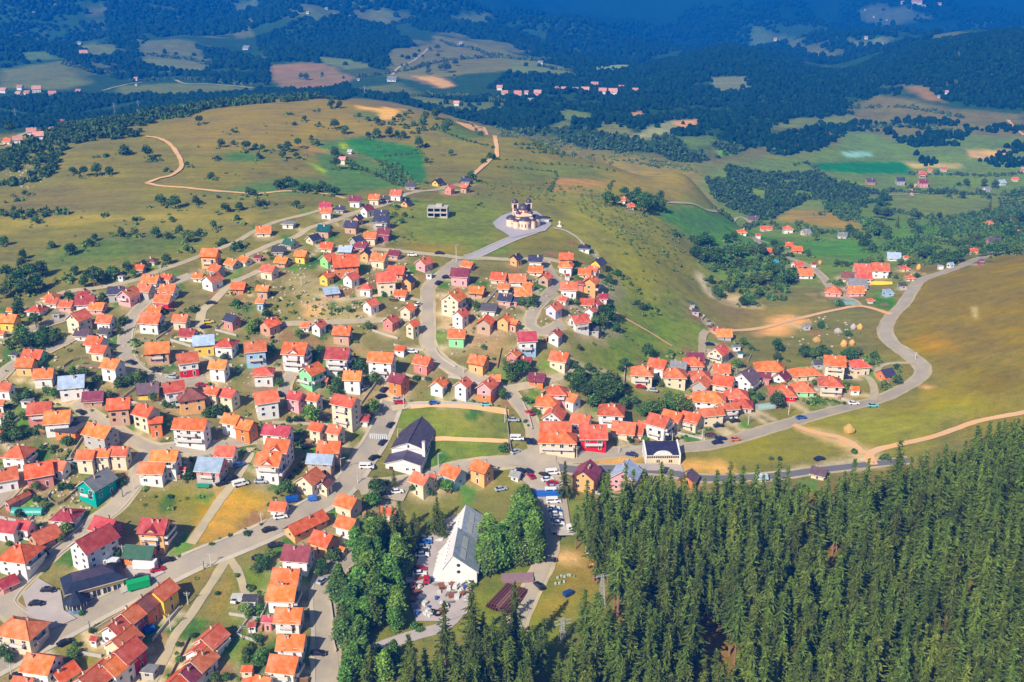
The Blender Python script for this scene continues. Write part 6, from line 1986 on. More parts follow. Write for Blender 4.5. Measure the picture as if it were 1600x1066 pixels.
TREES = """
@ 0 0 .2505
1450 810 36 r
1380 885 60 r
1455 880 42 r
1535 900 70 r
1592 905 50 r
775 935 80 b
915 935 80 r
955 985 50 b
655 970 30 b
1165 1020 44 r
510 790 50 r
1040 1050 36 r
1355 985 36 b
60 780 60 r
1240 740 60 r
@ 400 0 .2505
300 730 44 r
490 765 68 r
555 800 62 r
345 850 40 m
378 875 50 m
260 885 64 r
195 905 64 r
150 915 46 r
165 955 60 r
250 960 52 r
40 915 52 r
15 965 46 r
470 640 60 r
520 645 50 r
890 722 50 r
960 688 36 r
930 710 40 r
858 738 44 r
755 745 62 r
700 740 36 b
640 715 36 b
1015 878 78 r
1065 905 30 b
1215 945 48 r
1065 990 44 m
490 945 80 r
495 1005 84 r
600 1025 60 m
930 775 28 r
985 770 40 b
1040 765 40 b
1180 790 50 b
1210 760 40 b
1470 970 60 b
1420 1000 44 b
395 770 32 r
240 770 30 b
215 710 20 b
365 690 18 b
700 832 56 r
750 825 66 m
830 812 76 r
880 828 50 r
918 832 56 r
780 395 24 r
850 400 24 r
910 400 24 r
940 402 30 r
1040 350 26 r
1135 345 34 r
1085 300 30 r
1130 290 50 r
1240 380 50 r
1190 410 70 r
1150 410 50 r
1075 410 40 r
1075 440 40 r
310 465 56 r
280 470 40 r
412 460 30 r
545 480 20 r
1235 470 26 r
1260 690 50 r
1125 690 60 r
@ 0 260 .2505
450 12 64 r
520 22 70 r
600 10 80 r
680 12 70 r
1000 195 92 r
1088 200 104 r
1220 205 66 r
1405 242 76 r
1490 235 70 r
1315 50 52 r
1550 145 62 r
1580 160 50 r
1330 358 62 m
1070 325 42 b
970 405 76 m
1040 420 62 m
1120 385 60 m
1170 425 90 m
1160 500 50 m
1245 410 60 b
750 400 72 m
835 400 66 m
590 435 54 r
556 466 62 r
320 475 64 r
435 502 88 r
140 540 66 r
130 592 72 r
25 457 60 r
218 330 54 r
155 160 44 b
110 205 34 b
85 260 40 m
90 300 60 b
180 300 50 b
280 295 50 b
640 305 28 b
835 330 36 b
1038 562 84 r
795 622 84 r
860 610 70 r
895 598 60 r
580 680 120 r
520 715 76 r
620 655 70 r
465 640 62 r
690 660 80 m
720 650 60 m
830 660 60 g
400 700 40 v
450 700 40 v
40 660 90 r
110 680 100 r
180 650 100 r
250 640 90 r
60 740 100 m
150 745 110 r
230 720 100 r
20 785 70 r
110 875 90 r
430 808 66 r
640 815 64 r
1465 498 70 b
1500 490 60 b
1390 465 54 b
1480 320 42 b
1160 512 40 b
220 960 90 r
130 1040 110 m
270 1045 100 r
340 1040 80 m
740 990 56 f
770 955 70 b
1575 988 92 g
1470 850 62 b
1200 890 62 b
1230 420 40 b
900 680 30 b
1010 1000 60 r
1020 910 40 b
1330 700 40 b
@ 400 260 .2505
130 105 62 r
165 95 66 r
200 78 74 r
240 110 76 r
280 125 70 r
320 120 72 r
372 125 70 r
412 112 84 r
455 140 78 r
500 142 70 r
20 220 60 r
50 218 44 r
255 228 52 r
1345 55 72 r
1310 75 50 r
65 920 76 r
80 540 40 m
575 885 50 m
700 990 60 m
1370 860 60 b
15 970 60 m
270 1040 70 m
800 800 40 b
1385 240 20 b
1060 100 24 b
880 250 28 b
930 300 36 b
910 340 40 b
@ 800 260 .2505
600 190 84 m
652 212 60 r
700 158 62 r
738 192 72 r
782 172 82 r
830 205 104 r
880 212 80 r
925 185 60 r
928 236 80 r
820 240 90 r
860 225 80 r
1165 455 70 r
1200 445 76 r
1245 455 70 r
1340 440 60 r
1385 432 60 r
1120 445 44 b
1285 548 110 r
1190 545 84 r
1140 530 72 r
1230 560 70 m
1355 700 78 f
1240 705 50 r
1272 765 66 r
1300 790 56 r
1440 835 62 r
1490 830 70 r
1540 780 66 r
1020 415 50 b
600 900 110 r
560 955 90 m
520 960 70 m
650 1000 64 r
810 868 50 r
850 872 44 b
740 730 30 b
775 850 40 b
1540 700 80 m
1480 700 70 m
1420 680 60 m
1590 680 80 m
1360 520 60 r
1400 530 70 r
1440 525 60 r
1500 520 70 r
1560 520 70 r
660 660 60 b
610 700 60 r
590 705 40 r
120 830 76 m
60 840 60 m
140 860 50 b
400 840 44 m
1510 250 24 f
1540 200 24 f
@ 1200 260 .2505
370 258 52 r
325 293 32 b
460 320 34 b
510 395 60 r
545 410 60 r
600 490 76 r
655 505 70 r
620 440 60 r
560 425 60 m
610 355 70 m
650 340 80 m
700 380 80 m
660 395 70 m
740 410 70 m
750 440 44 r
910 295 66 r
940 300 50 r
895 350 64 r
810 345 36 f
1070 310 50 r
1100 405 70 r
1130 420 60 r
1240 95 46 r
1385 245 42 f
745 290 80 r
690 280 76 r
725 195 80 r
690 215 60 r
300 435 52 m
250 540 44 m
65 520 84 r
40 480 60 r
60 230 72 r
20 300 60 r
15 220 50 r
1000 530 70 r
960 545 60 r
1040 560 60 r
1095 560 80 r
1150 570 80 r
1190 555 80 r
1220 520 60 r
1090 590 60 m
1020 590 50 b
430 595 46 r
465 600 40 r
490 605 40 r
525 610 40 r
580 590 40 m
640 575 50 m
700 570 50 m
620 600 50 m
20 660 90 r
70 650 80 r
110 690 100 r
150 660 80 r
60 710 70 r
160 700 60 m
1500 400 80 r
1530 420 50 r
1390 515 70 r
1440 520 70 r
1490 512 70 r
1540 515 70 r
1580 515 70 r
1300 430 60 m
1250 460 60 m
1200 470 60 m
1320 480 50 m
1440 430 60 m
1340 530 60 r
1280 480 50 r
800 690 36 b
760 680 30 b
930 680 40 b
900 580 60 m
830 590 50 m
870 600 50 m
450 720 50 b
450 850 60 b
330 985 50 r
500 1040 50 b
1450 330 60 m
1480 310 60 m
1420 320 60 m
1570 310 80 r
1380 430 40 b
890 125 40 b
940 150 40 b
1010 150 50 b
1060 155 50 b
1110 150 50 b
1160 150 44 b
1215 175 44 r
1130 180 34 b
1190 110 30 b
1380 190 30 b
1350 100 50 m
1420 110 50 m
1590 140 50 m
1540 165 60 b
210 350 30 m
240 370 40 m
290 385 40 m
330 400 40 m
180 350 40 m
@ 0 527 .2505
50 555 110 r
20 620 80 r
90 600 90 m
100 380 80 m
170 350 86 m
330 345 80 m
290 330 60 m
370 350 60 m
500 315 90 m
540 300 70 m
800 258 84 m
740 275 78 r
860 240 90 m
890 225 70 m
680 355 60 m
1400 118 54 r
950 370 64 m
1040 415 60 b
1100 420 60 b
1150 440 60 b
1320 460 80 b
1370 450 80 b
1290 475 70 b
1410 440 50 b
410 640 74 m
465 650 50 b
235 890 80 r
225 930 70 m
380 930 60 b
430 925 60 b
730 885 70 r
760 900 60 b
640 985 54 r
1190 855 76 b
1160 870 50 b
180 15 110 r
260 20 100 r
110 20 90 m
320 10 80 m
60 30 60 b
230 1005 70 r
270 1040 60 m
170 960 60 b
60 490 70 m
30 440 60 b
450 210 60 m
600 250 60 b
520 215 70 m
380 215 60 m
580 290 60 b
140 480 70 m
160 600 60 b
220 590 50 b
100 860 40 b
1060 990 40 b
1250 395 40 g
840 20 40 b
@ 400 527 .2505
90 80 80 r
110 95 56 m
145 285 60 m
505 280 84 r
495 330 76 r
530 240 60 r
640 175 106 r
610 190 60 m
735 255 86 m
700 260 56 m
720 440 104 g
745 420 60 g
340 480 112 g
205 515 46 r
250 510 56 r
590 520 52 m
370 100 74 r
395 70 56 m
370 140 56 r
1540 350 72 m
1575 190 100 r
1590 240 80 r
270 640 44 m
195 950 100 r
170 930 70 r
745 915 110 r
780 940 80 m
815 905 50 m
860 880 56 f
1190 920 100 g
730 1000 110 g
690 1020 80 g
1540 690 66 b
1560 670 50 b
170 560 50 b
1420 60 40 b
1000 250 50 b
1070 255 44 b
30 455 60 b
280 590 60 b
250 660 50 b
30 860 50 b
980 940 60 r
1080 960 60 r
@ 800 527 .2505
850 72 88 r
700 150 64 r
680 190 50 b
480 180 64 r
420 225 96 r
360 240 70 r
440 270 80 r
560 270 130 r
630 290 130 r
590 340 130 r
520 320 120 r
640 340 90 m
470 330 100 r
400 290 90 r
390 260 80 m
500 390 90 m
530 380 80 r
560 400 60 m
860 430 110 m
920 430 110 m
980 410 100 m
1040 400 120 m
1090 420 90 m
820 450 80 m
980 370 80 m
1050 370 70 m
700 410 76 m
740 400 56 b
720 300 44 m
770 390 50 m
40 180 100 r
90 190 90 r
20 220 80 r
80 385 50 v
110 395 50 v
140 450 50 v
165 465 44 v
1545 370 54 r
1490 340 50 m
1415 158 66 m
1390 150 50 m
1490 60 40 m
330 890 120 f
75 960 110 g
40 1010 100 g
110 1030 100 g
1510 400 40 b
740 640 50 b
830 630 40 v
560 480 50 b
800 440 60 b
1440 20 60 m
930 290 40 m
900 280 50 b
420 60 40 m
990 90 44 m
390 170 60 m
@ 1200 527 .2505
60 48 78 r
230 80 84 r
280 95 80 r
330 85 80 r
370 95 70 r
515 105 90 r
480 110 60 m
560 90 60 m
660 110 60 m
640 150 50 m
680 130 44 b
60 370 84 r
55 400 90 r
810 262 64 m
725 280 50 m
490 295 44 m
540 708 46 b
740 745 60 b
710 750 40 b
20 752 34 b
75 757 34 b
60 115 60 m
290 280 44 m
340 400 50 v
300 395 50 v
250 410 30 b
800 180 40 r
@ 0 794 .2551
400 130 86 m
380 180 60 m
430 110 60 r
680 285 60 r
720 270 60 m
650 300 50 b
440 880 80 g
460 830 50 m
450 930 70 m
400 1010 96 g
20 880 96 r
60 920 70 r
1500 610 80 m
1520 650 60 m
1560 370 60 m
1330 520 34 b
1180 775 44 m
1090 830 44 m
1095 920 48 m
1320 1040 80 m
1380 1030 70 m
600 580 44 v
640 560 44 v
690 525 44 v
730 510 44 v
500 640 44 v
545 620 44 v
1480 610 50 b
1510 150 50 b
50 215 40 m
250 110 50 m
280 280 60 b
560 750 40 b
120 30 60 b
1500 880 60 m
1530 860 50 m
@ 400 794 .2551
500 440 84 q
525 500 80 q
480 500 70 q
620 220 96 p
660 300 96 p
715 200 110 p
700 260 96 q
740 280 90 p
870 250 100 p
890 320 90 q
700 400 110 p
740 430 100 q
820 420 104 p
860 460 90 p
640 400 90 q
630 480 90 p
640 540 100 q
700 520 100 p
760 540 110 p
830 560 90 q
860 600 88 p
570 600 96 q
600 640 90 p
660 640 100 p
720 640 90 q
540 700 96 q
590 720 90 p
530 780 84 q
600 780 90 q
640 740 80 p
850 680 84 p
690 110 100 g
700 60 90 m
790 120 110 f
840 160 110 f
900 110 110 f
940 170 100 f
880 70 100 f
970 90 90 f
990 130 80 f
840 90 90 f
760 80 90 f
1090 70 96 f
1140 90 90 f
1180 50 100 f
1230 60 90 f
1110 20 90 f
1200 10 90 f
1270 10 80 f
1060 110 60 m
1420 130 90 p
1460 180 90 p
1420 240 100 p
1390 300 90 p
1430 330 96 q
1480 280 110 p
1500 200 110 p
1550 160 100 p
1540 260 100 p
1400 200 80 q
80 285 80 m
60 330 70 r
30 350 80 r
20 310 60 m
400 350 80 r
460 290 90 r
490 270 70 r
380 390 60 m
420 385 50 m
20 610 60 v
40 880 90 m
20 930 90 m
10 800 60 m
620 880 90 p
600 960 100 p
650 900 110 q
570 900 80 q
560 1010 90 p
700 960 110 f
740 930 100 f
670 1020 110 f
780 980 100 p
820 920 90 p
850 870 70 p
760 870 60 b
870 700 60 b
970 720 60 v
1000 740 50 v
1290 450 34 v
1340 470 34 v
@ 800 794 .2551
20 60 96 p
60 110 110 p
110 60 100 p
130 150 110 p
90 200 110 p
150 230 90 p
40 180 96 q
20 250 100 p
130 260 84 p
60 270 80 q
90 20 90 p
"""

def parse_trees():
    rows = []; ox = oy = 0; sc = 1
    for ln in TREES.strip().split('\n'):
        p = ln.split()
        if p[0] == '@': ox, oy, sc = float(p[1]), float(p[2]), float(p[3]); continue
        rows.append((ox + float(p[0]) * sc, oy + float(p[1]) * sc, float(p[2]) * sc, p[3]))
    px = [r[0] for r in rows]; py = [r[1] for r in rows]
    P, D = unproj(px, py, 3.0)
    wd = [r[2] * d / FPX for r, d in zip(rows, D)]
    hs = [w * KINDS[r[3]][0][0] / KINDS[r[3]][0][1] * .52 for r, w in zip(rows, wd)]
    P, D = unproj(px, py, hs)
    for r, q, w in zip(rows, P, wd):
        g = {'r': 'scattered leafy trees', 'm': 'light green trees', 'g': 'scattered leafy trees', 'p': 'birches around the yard', 'q': 'birches around the yard', 'f': 'firs near the yard', 'b': 'bushes', 'v': 'bushes'}[r[3]]
        tree_at(q[0], q[1], r[3], w * (.85 if r[1] < 420 and r[0] < 900 and r[3] in 'rm' else 1.65 if r[3] in 'pq' else 1.0), g, (r[0], r[1]), None, .7 if r[3] in 'pq' else 1.0)
parse_trees()

# ---------------------------------------------------------------- the pine wood
def scatter_poly(P, spacing, g, jit=.42):
    x0, y0 = P.min(0); x1, y1 = P.max(0)
    gx, gy = np.meshgrid(np.arange(x0, x1, spacing), np.arange(y0, y1, spacing * .87))
    gx = gx + (np.arange(gx.shape[0]) % 2)[:, None] * spacing / 2
    q = np.column_stack([gx.ravel(), gy.ravel()]) + g.uniform(-jit, jit, (gx.size, 2)) * spacing
    return q[inside_dist(P, q[:, 0], q[:, 1]) > 0]

def merge(name, variants, X, Y, S, RZ, mats, HS=None, dz=0.0, which=None):
    """many plants as one mesh"""
    Vs, Fs, Ms, o = [], [], [], 0
    which = np.arange(len(X)) % len(variants) if which is None else which
    Z = height(X, Y) + dz
    for k, (V, F, M) in enumerate(variants):
        i = np.nonzero(which == k)[0]
        if not len(i): continue
        c, s = np.cos(RZ[i])[:, None], np.sin(RZ[i])[:, None]
        sc = S[i][:, None]; hs = sc if HS is None else HS[i][:, None]
        vx = (V[:, 0] * c - V[:, 1] * s) * sc + X[i][:, None]
        vy = (V[:, 0] * s + V[:, 1] * c) * sc + Y[i][:, None]
        vz = V[:, 2] * hs + Z[i][:, None]
        W_ = np.stack([vx, vy, vz], -1).reshape(-1, 3)
        Fk = (F[None] + (np.arange(len(i)) * len(V))[:, None, None]).reshape(-1, F.shape[1]) + o
        Vs.append(W_); Fs.append(Fk); Ms.append(np.tile(M, len(i))); o += len(W_)
    V = np.vstack(Vs); F = np.vstack(Fs)
    return link(name, np_mesh(name, V, F, [MATS[m] for m in mats], np.concatenate(Ms)))

def stuff(o, label):
    o['kind'] = 'stuff'; o['label'] = label

CANOPY_MAIN = [(900,800),(912,768),(940,752),(985,746),(1050,750),(1100,752),(1150,752),(1200,750),(1260,742),(1300,742),(1345,738),(1400,742),(1440,728),(1490,704),(1530,682),(1560,664),(1610,648),(1780,610),(1850,900),(1850,1400),(950,1400),(945,1030),(965,965),(982,935),(962,905),(945,870),(918,845)]
CANOPY_STRIPS = [[(878,1030),(893,985),(912,955),(955,950),(962,965),(940,1005),(930,1060),(925,1300),(850,1300),(862,1066)],
                 [(605,1045),(640,1012),(690,990),(722,970),(775,962),(815,965),(852,975),(856,1000),(832,1060),(830,1300),(600,1300)]]
CLEARINGS = [[(1082,1050),(1100,1020),(1130,1010),(1150,1060),(1145,1130),(1080,1130)], [(1345,860),(1375,845),(1385,862),(1360,880)], [(1385,1040),(1410,1040),(1415,1075),(1390,1075)],
             [(1460,842),(1480,838),(1485,856),(1465,862)], [(1250,900),(1262,895),(1266,920),(1254,922)], [(1255,970),(1272,965),(1275,1000),(1258,1002)], [(1382,935),(1400,930),(1405,950),(1386,955)], [(1495,890),(1530,890),(1530,905),(1500,910)]]

def pine_wood():
    g = np.random.default_rng(5)
    pts = []
    for c in [CANOPY_MAIN] + CANOPY_STRIPS:
        P = poly_world([(min(max(a, -400), 2200), b) for a, b in c], 15.0)
        pts.append(scatter_poly(P, 4.1, g))
    q = np.vstack(pts)
    keep = np.ones(len(q), bool)
    for c in CLEARINGS:
        keep &= inside_dist(poly_world(c), q[:, 0], q[:, 1]) < 0
    gap = vnoise(q[:, 0] / 11 + 3, q[:, 1] / 11)
    keep &= gap > .21
    for C, h in ROAD_PTS:
        for i in range(0, len(C), 1):
            keep &= (q[:, 0] - C[i, 0]) ** 2 + (q[:, 1] - C[i, 1]) ** 2 > (h + .6) ** 2
    q = q[keep]
    # pixel position, size and whether it is inside the frame
    Z = height(q[:, 0], q[:, 1])
    u, v, d = proj((q[:, 0], q[:, 1], Z + 12))
    S = g.uniform(.68, 1.15, len(q)) * (1 + .15 * (vnoise(q[:, 0] / 25, q[:, 1] / 25) - .5))
    vis = (u > -15) & (u < 1615) & (v < 1120)
    order = np.argsort(np.where(vis, d / S, 1e9))
    near = order[:300]; rest = np.setdiff1d(np.arange(len(q)), near)
    rest = rest[(v[rest] < 1250) & (u[rest] < 1800)]
    print('pines', len(q), 'single', len(near), 'massed', len(rest))
    for i in near:
        hh = float(S[i]) * g.uniform(.88, 1.12)
        o = tree_at(q[i, 0], q[i, 1], 'P', 7.0 * hh * g.uniform(.9, 1.1), 'pines of the dense wood', (float(u[i]), float(v[i])))
    var = []
    for k in range(6):
        V, F = pine_crown(200 + k, 19.0 + .4 * k, 3.3, 6.2, .42, 17)
        b = MB(); b.tube((0, 0, -.3), (0, 0, 17), .3, .06, 5)
        tv = np.array(b.v); tf = np.array([f if len(f) == 4 else f[:4] for f in b.f])
        var.append((np.vstack([V, tv]), np.vstack([F, tf + len(V)]), np.r_[np.zeros(len(F), int), np.ones(len(tf), int)]))
    o = merge_tri('pine_wood', var, q[rest, 0], q[rest, 1], S[rest], g.uniform(0, 6.28, len(rest)), ['needle', 'bark pine'])
    stuff(o, 'dense dark green pine wood covering the slope at lower right')
    TREE_XY.extend([tuple(p) for p in q])

def merge_tri(name, var, X, Y, S, RZ, mats, HS=None, dz=0.0):
    tv = []
    for V, F, M in var:                            # split quads so that every face is a triangle
        A = F[:, [0, 1, 2]]; B = F[:, [0, 2, 3]]
        ok = F[:, 2] != F[:, 3]
        tv.append((V, np.vstack([A, B[ok]]), np.r_[M, M[ok]]))
    return merge(name, tv, X, Y, S, RZ, mats, HS, dz)
pine_wood()

# ---------------------------------------------------------------- far woods and scrub: beyond counting
def blob(seed, sub=1, flat=.75):
    g = np.random.default_rng(seed)
    V, F = ICO1 if sub == 1 else ICO2
    V = V * g.uniform(.72, 1.25, (len(V), 1)) * np.array([1, 1, flat]) + np.array([0, 0, flat * .55])
    F2 = F[(V[F].mean(1)[:, 2] > .1)]
    return V, F2, np.zeros(len(F2), int)

def clump(seed, n=26, leaf=.34):
    """a small far crown: a rough core inside a shell of leaf cards"""
    g = np.random.default_rng(seed)
    V, F, M = blob(seed, 1, .8)
    V = V * .8
    D = g.normal(size=(n, 3)); D /= np.linalg.norm(D, axis=1)[:, None]; D[:, 2] = abs(D[:, 2])
    Q, f = quads_at(D * np.array([1, 1, .95]) * g.uniform(.75, 1.05, (n, 1)) + np.array([0, 0, .35]), leaf, g)
    T = np.vstack([f[:, [0, 1, 2]], f[:, [0, 2, 3]]]) + len(V)
    return np.vstack([V, Q]), np.vstack([F, T]), np.zeros(len(F) + len(T), int)

def off_limits(q, roads=3.0, houses=1.0):
    keep = np.ones(len(q), bool)
    for C, h in ROAD_PTS:
        for i in range(0, len(C), 2):
            keep &= (q[:, 0] - C[i, 0]) ** 2 + (q[:, 1] - C[i, 1]) ** 2 > (h + roads) ** 2
    for x, y, r, *_ in HOUSE_XY:
        keep &= (q[:, 0] - x) ** 2 + (q[:, 1] - y) ** 2 > (r + houses) ** 2
    return keep

WOODS = [  # outline in photo pixels, spacing m, crown radius m, share kept, material
 ([(-60,300),(0,240),(40,225),(100,200),(150,192),(215,185),(228,200),(215,215),(160,222),(130,228),(95,250),(85,280),(40,288),(0,292)], 7.0, 3.6, .72, 0),
 ([(205,195),(250,172),(300,158),(360,146),(420,143),(480,138),(545,128),(550,152),(480,158),(400,163),(330,170),(270,192)], 7.5, 4.2, .85, 0),
 ([(-60,185),(0,178),(60,182),(110,180),(180,176),(260,150),(330,143),(330,150),(240,180),(160,190),(90,198),(0,200)], 8.0, 4.6, .85, 0),
 ([(0,155),(120,148),(200,150),(330,145),(420,140),(540,140),(640,150),(720,155),(800,160),(840,200),(830,214),(760,196),(700,180),(640,166),(550,150),(400,160),(300,150),(200,160),(100,180),(0,170)], 8.5, 5.0, .9, 0),
 ([(700,160),(760,150),(860,155),(1000,152),(1080,150),(1180,158),(1210,190),(1200,225),(1130,245),(1080,258),(1000,244),(920,234),(850,216),(780,196),(720,182)], 9.0, 5.2, .74, 0),
 ([(1100,272),(1140,262),(1200,272),(1270,272),(1320,285),(1380,305),(1400,320),(1350,325),(1300,312),(1265,312),(1230,330),(1195,345),(1150,330),(1115,310)], 6.5, 4.2, .78, 0),
 ([(1280,312),(1340,325),(1350,350),(1385,360),(1390,372),(1350,362),(1310,340)], 7.0, 3.8, .7, 1),
 ([(1180,165),(1290,150),(1400,150),(1340,165),(1330,185),(1240,195),(1190,200)], 9.0, 5.0, .85, 0),
 ([(1200,215),(1290,195),(1330,190),(1430,185),(1500,190),(1520,205),(1500,228),(1430,230),(1400,222),(1380,205),(1330,205),(1280,235),(1230,245),(1200,240)], 9.0, 5.0, .75, 0),
 ([(1430,240),(1520,245),(1600,220),(1660,230),(1660,262),(1560,262),(1520,255),(1440,262)], 9.0, 4.6, .45, 0),
 ([(1500,195),(1600,195),(1600,210),(1510,215)], 9.0, 4.6, .4, 1),
 ([(1440,355),(1520,330),(1620,325),(1660,390),(1560,392),(1500,388),(1440,392),(1400,400),(1350,400)], 7.0, 3.4, .5, 1),
 ([(1090,395),(1190,385),(1240,400),(1210,440),(1150,440),(1100,425)], 7.0, 3.2, .42, 1),
 ([(1110,445),(1180,438),(1230,450),(1230,470),(1160,470),(1120,462)], 6.0, 3.0, .5, 1),
 # wooded hills at the back
 ([(990,112),(1060,90),(1140,68),(1200,86),(1260,104),(1300,118),(1390,148),(1300,152),(1180,158),(1080,150),(1000,150),(900,148),(940,125)], 10.5, 6.2, .94, 0),
 ([(1280,112),(1380,84),(1450,66),(1600,48),(1720,40),(1720,165),(1600,172),(1500,165),(1440,150),(1390,148),(1330,130)], 10.5, 6.2, .96, 0),
 ([(-200,135),(-200,60),(0,40),(150,40),(230,62),(350,80),(420,98),(420,135),(330,130),(280,118),(180,125),(130,105),(90,92),(0,108)], 12.0, 6.6, .72, 0),
 ([(420,98),(400,60),(480,28),(560,24),(620,50),(660,80),(640,96),(600,110),(520,100)], 12.0, 7.0, .93, 0),
 ([(-300,60),(-300,-10),(300,-10),(700,-10),(1100,-10),(1900,-10),(1900,38),(1600,46),(1450,64),(1280,100),(1200,84),(1140,64),(1000,100),(920,102),(860,96),(800,70),(720,54),(660,50),(600,34),(480,24),(380,50),(230,58),(120,36),(0,36)], 17.0, 9.5, .8, 0),
 ([(820,100),(1000,100),(1000,150),(860,148),(760,140)], 9.5, 5.6, .8, 0),
]

def far_woods():
    g = np.random.default_rng(9)
    Q, Rr, K = [], [], []
    for pts, sp, rad, share, mt in WOODS:
        sp, rad = sp * .78, rad * .72
        pts = [(a, max(b, -8)) for a, b in pts]
        P = poly_world(pts)
        q = scatter_poly(P, sp, g, .5)
        if len(q) > 26000: q = q[g.permutation(len(q))[:26000]]
        n = fbm(q[:, 0] / (sp * 5) + 4, q[:, 1] / (sp * 5), 3)
        q = q[(n + g.uniform(-.12, .12, len(q))) > np.quantile(n, 1 - share)]
        Q.append(q); Rr.append(rad * g.uniform(.65, 1.25, len(q))); K.append(np.full(len(q), mt))
    q = np.vstack(Q); r = np.concatenate(Rr); k = np.concatenate(K)
    ok = off_limits(q, 2, 2)
    inclear = np.zeros(len(q), bool)
    for c, soft, rag, pts in COVER[1:38]:
        inclear |= inside_dist(poly_world(pts), q[:, 0], q[:, 1]) > -1
    inclear &= g.random(len(q)) > .03
    ok &= ~inclear
    q, r, k = q[ok], r[ok], k[ok]
    d = np.hypot(q[:, 0], q[:, 1])
    near = d < 1150
    print('far crowns', len(q), 'near part', near.sum())
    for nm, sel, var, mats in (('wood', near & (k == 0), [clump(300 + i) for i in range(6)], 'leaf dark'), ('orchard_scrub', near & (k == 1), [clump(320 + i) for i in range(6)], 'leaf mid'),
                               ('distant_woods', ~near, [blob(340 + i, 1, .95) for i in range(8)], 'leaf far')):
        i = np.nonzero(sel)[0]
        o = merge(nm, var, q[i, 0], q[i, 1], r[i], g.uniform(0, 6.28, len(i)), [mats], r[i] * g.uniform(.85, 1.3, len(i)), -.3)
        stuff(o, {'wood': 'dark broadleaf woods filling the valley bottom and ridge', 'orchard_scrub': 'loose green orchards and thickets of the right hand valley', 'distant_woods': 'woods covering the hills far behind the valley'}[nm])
far_woods()

SCRUB = [([(840,285),(900,290),(960,312),(1010,330),(1060,370),(1090,405),(1095,440),(1060,430),(1000,400),(940,350),(880,320)], 4.2, .75, .75),
         ([(730,285),(800,285),(900,300),(880,320),(800,310),(740,305)], 4.0, .7, .5),
         ([(900,330),(960,350),(1040,420),(1090,470),(1060,520),(960,470),(940,400)], 6.5, .7, .4),
         ([(620,320),(650,330),(650,380),(620,390),(600,350)], 5.0, .8, .4),
         ([(430,420),(560,440),(650,470),(640,500),(500,500),(440,470)], 5.5, .8, .45),
         ([(780,205),(900,225),(1030,250),(1100,268),(1090,275),(960,252),(850,232)], 5.0, 1.5, .55),
         ([(770,190),(830,215),(900,240),(850,232),(780,212)], 4.0, 1.4, .8),
         ([(900,500),(960,480),(1060,560),(980,580),(920,560)], 8.0, .8, .5),
         ([(1290,330),(1340,345),(1300,352)], 8.0, .8, .5),
         ([(40,330),(300,320),(560,315),(400,380),(100,420)], 13.0, .7, .35),
         ([(260,200),(680,190),(700,270),(300,290)], 17.0, .8, .3),
         ([(280,860),(340,870),(260,1066),(220,1066)], 4.5, .6, .4),
         ([(600,560),(900,430),(960,520),(860,600),(640,640)], 6.5, .7, .35),
         ([(0,560),(400,440),(640,500),(560,660),(300,800),(0,820)], 5.5, .85, .5),
         ([(860,600),(1000,640),(1180,600),(1180,560),(1000,580),(900,560)], 6.0, .9, .4),
         ([(360,860),(430,880),(410,1060),(350,1066)], 4.5, .9, .5)]

def scrub():
    g = np.random.default_rng(13)
    Q, Rr = [], []
    for pts, sp, rad, share in SCRUB:
        q = scatter_poly(poly_world(pts), sp, g, .5)
        n = fbm(q[:, 0] / 18, q[:, 1] / 18 + 7, 3)
        q = q[n + g.uniform(-.2, .2, len(q)) > np.quantile(n, 1 - share)]
        Q.append(q); Rr.append(rad * g.uniform(.5, 1.4, len(q)))
    t_ = np.array(TREE_XY[:620]); t_ = np.repeat(t_[np.hypot(t_[:, 0], t_[:, 1]) > 420], 4, 0)      # low growth round the foot of the trees
    Q.append(t_ + g.normal(size=t_.shape) * 2.6); Rr.append(g.uniform(.5, 1.6, len(t_)))
    q = np.vstack(Q); r = np.concatenate(Rr); ok = off_limits(q, .8, .3); q, r = q[ok], r[ok]
    o = merge('hillside_scrub', [clump(360 + i, 12, .42) for i in range(5)], q[:, 0], q[:, 1], r, g.uniform(0, 6.28, len(q)), ['leaf mid'], None, -.15)
    stuff(o, 'low green scrub and weeds scattered over the slopes')
    print('scrub', len(q))
scrub()

# rows of saplings in the orchards
def orchard(pts, dx, dy, rad, label):
    g = np.random.default_rng(17)
    P = poly_world(pts)
    ang = R(28); c, s = cos(ang), sin(ang)
    rot = P @ np.array([[c, -s], [s, c]])
    gx, gy = np.meshgrid(np.arange(rot[:, 0].min(), rot[:, 0].max(), dx), np.arange(rot[:, 1].min(), rot[:, 1].max(), dy))
    q = np.column_stack([gx.ravel(), gy.ravel()]) + g.uniform(-.5, .5, (gx.size, 2))
    q = q @ np.array([[c, s], [-s, c]])
    q = q[inside_dist(P, q[:, 0], q[:, 1]) > 0]
    r = rad * g.uniform(.7, 1.2, len(q))
    o = merge('orchard_rows', [clump(380 + i, 10, .4) for i in range(4)], q[:, 0], q[:, 1], r, g.uniform(0, 6.28, len(q)), ['leaf dark'], None, -.15)
    stuff(o, label)
orchard([(590,250),(625,258),(650,285),(622,292),(600,275)], 4.0, 9.0, 1.6, 'rows of young fruit trees on the deep green field')
orchard([(800,225),(850,228),(900,240),(880,246),(810,236)], 5.0, 8.0, 1.7, 'rows of young trees along the far edge of the hill')
orchard([(1470,340),(1520,330),(1530,350),(1480,360)], 4.0, 9.0, 1.5, 'rows of fruit trees on the bright valley meadow')
orchard([(1430,355),(1470,352),(1465,372),(1430,370)], 4.0, 9.0, 1.3, 'short rows of fruit trees left of the valley orchard')
orchard([(1560,305),(1610,300),(1610,335),(1570,335)], 6.0, 10.0, 1.8, 'rows of poplar saplings at the right edge of the valley')

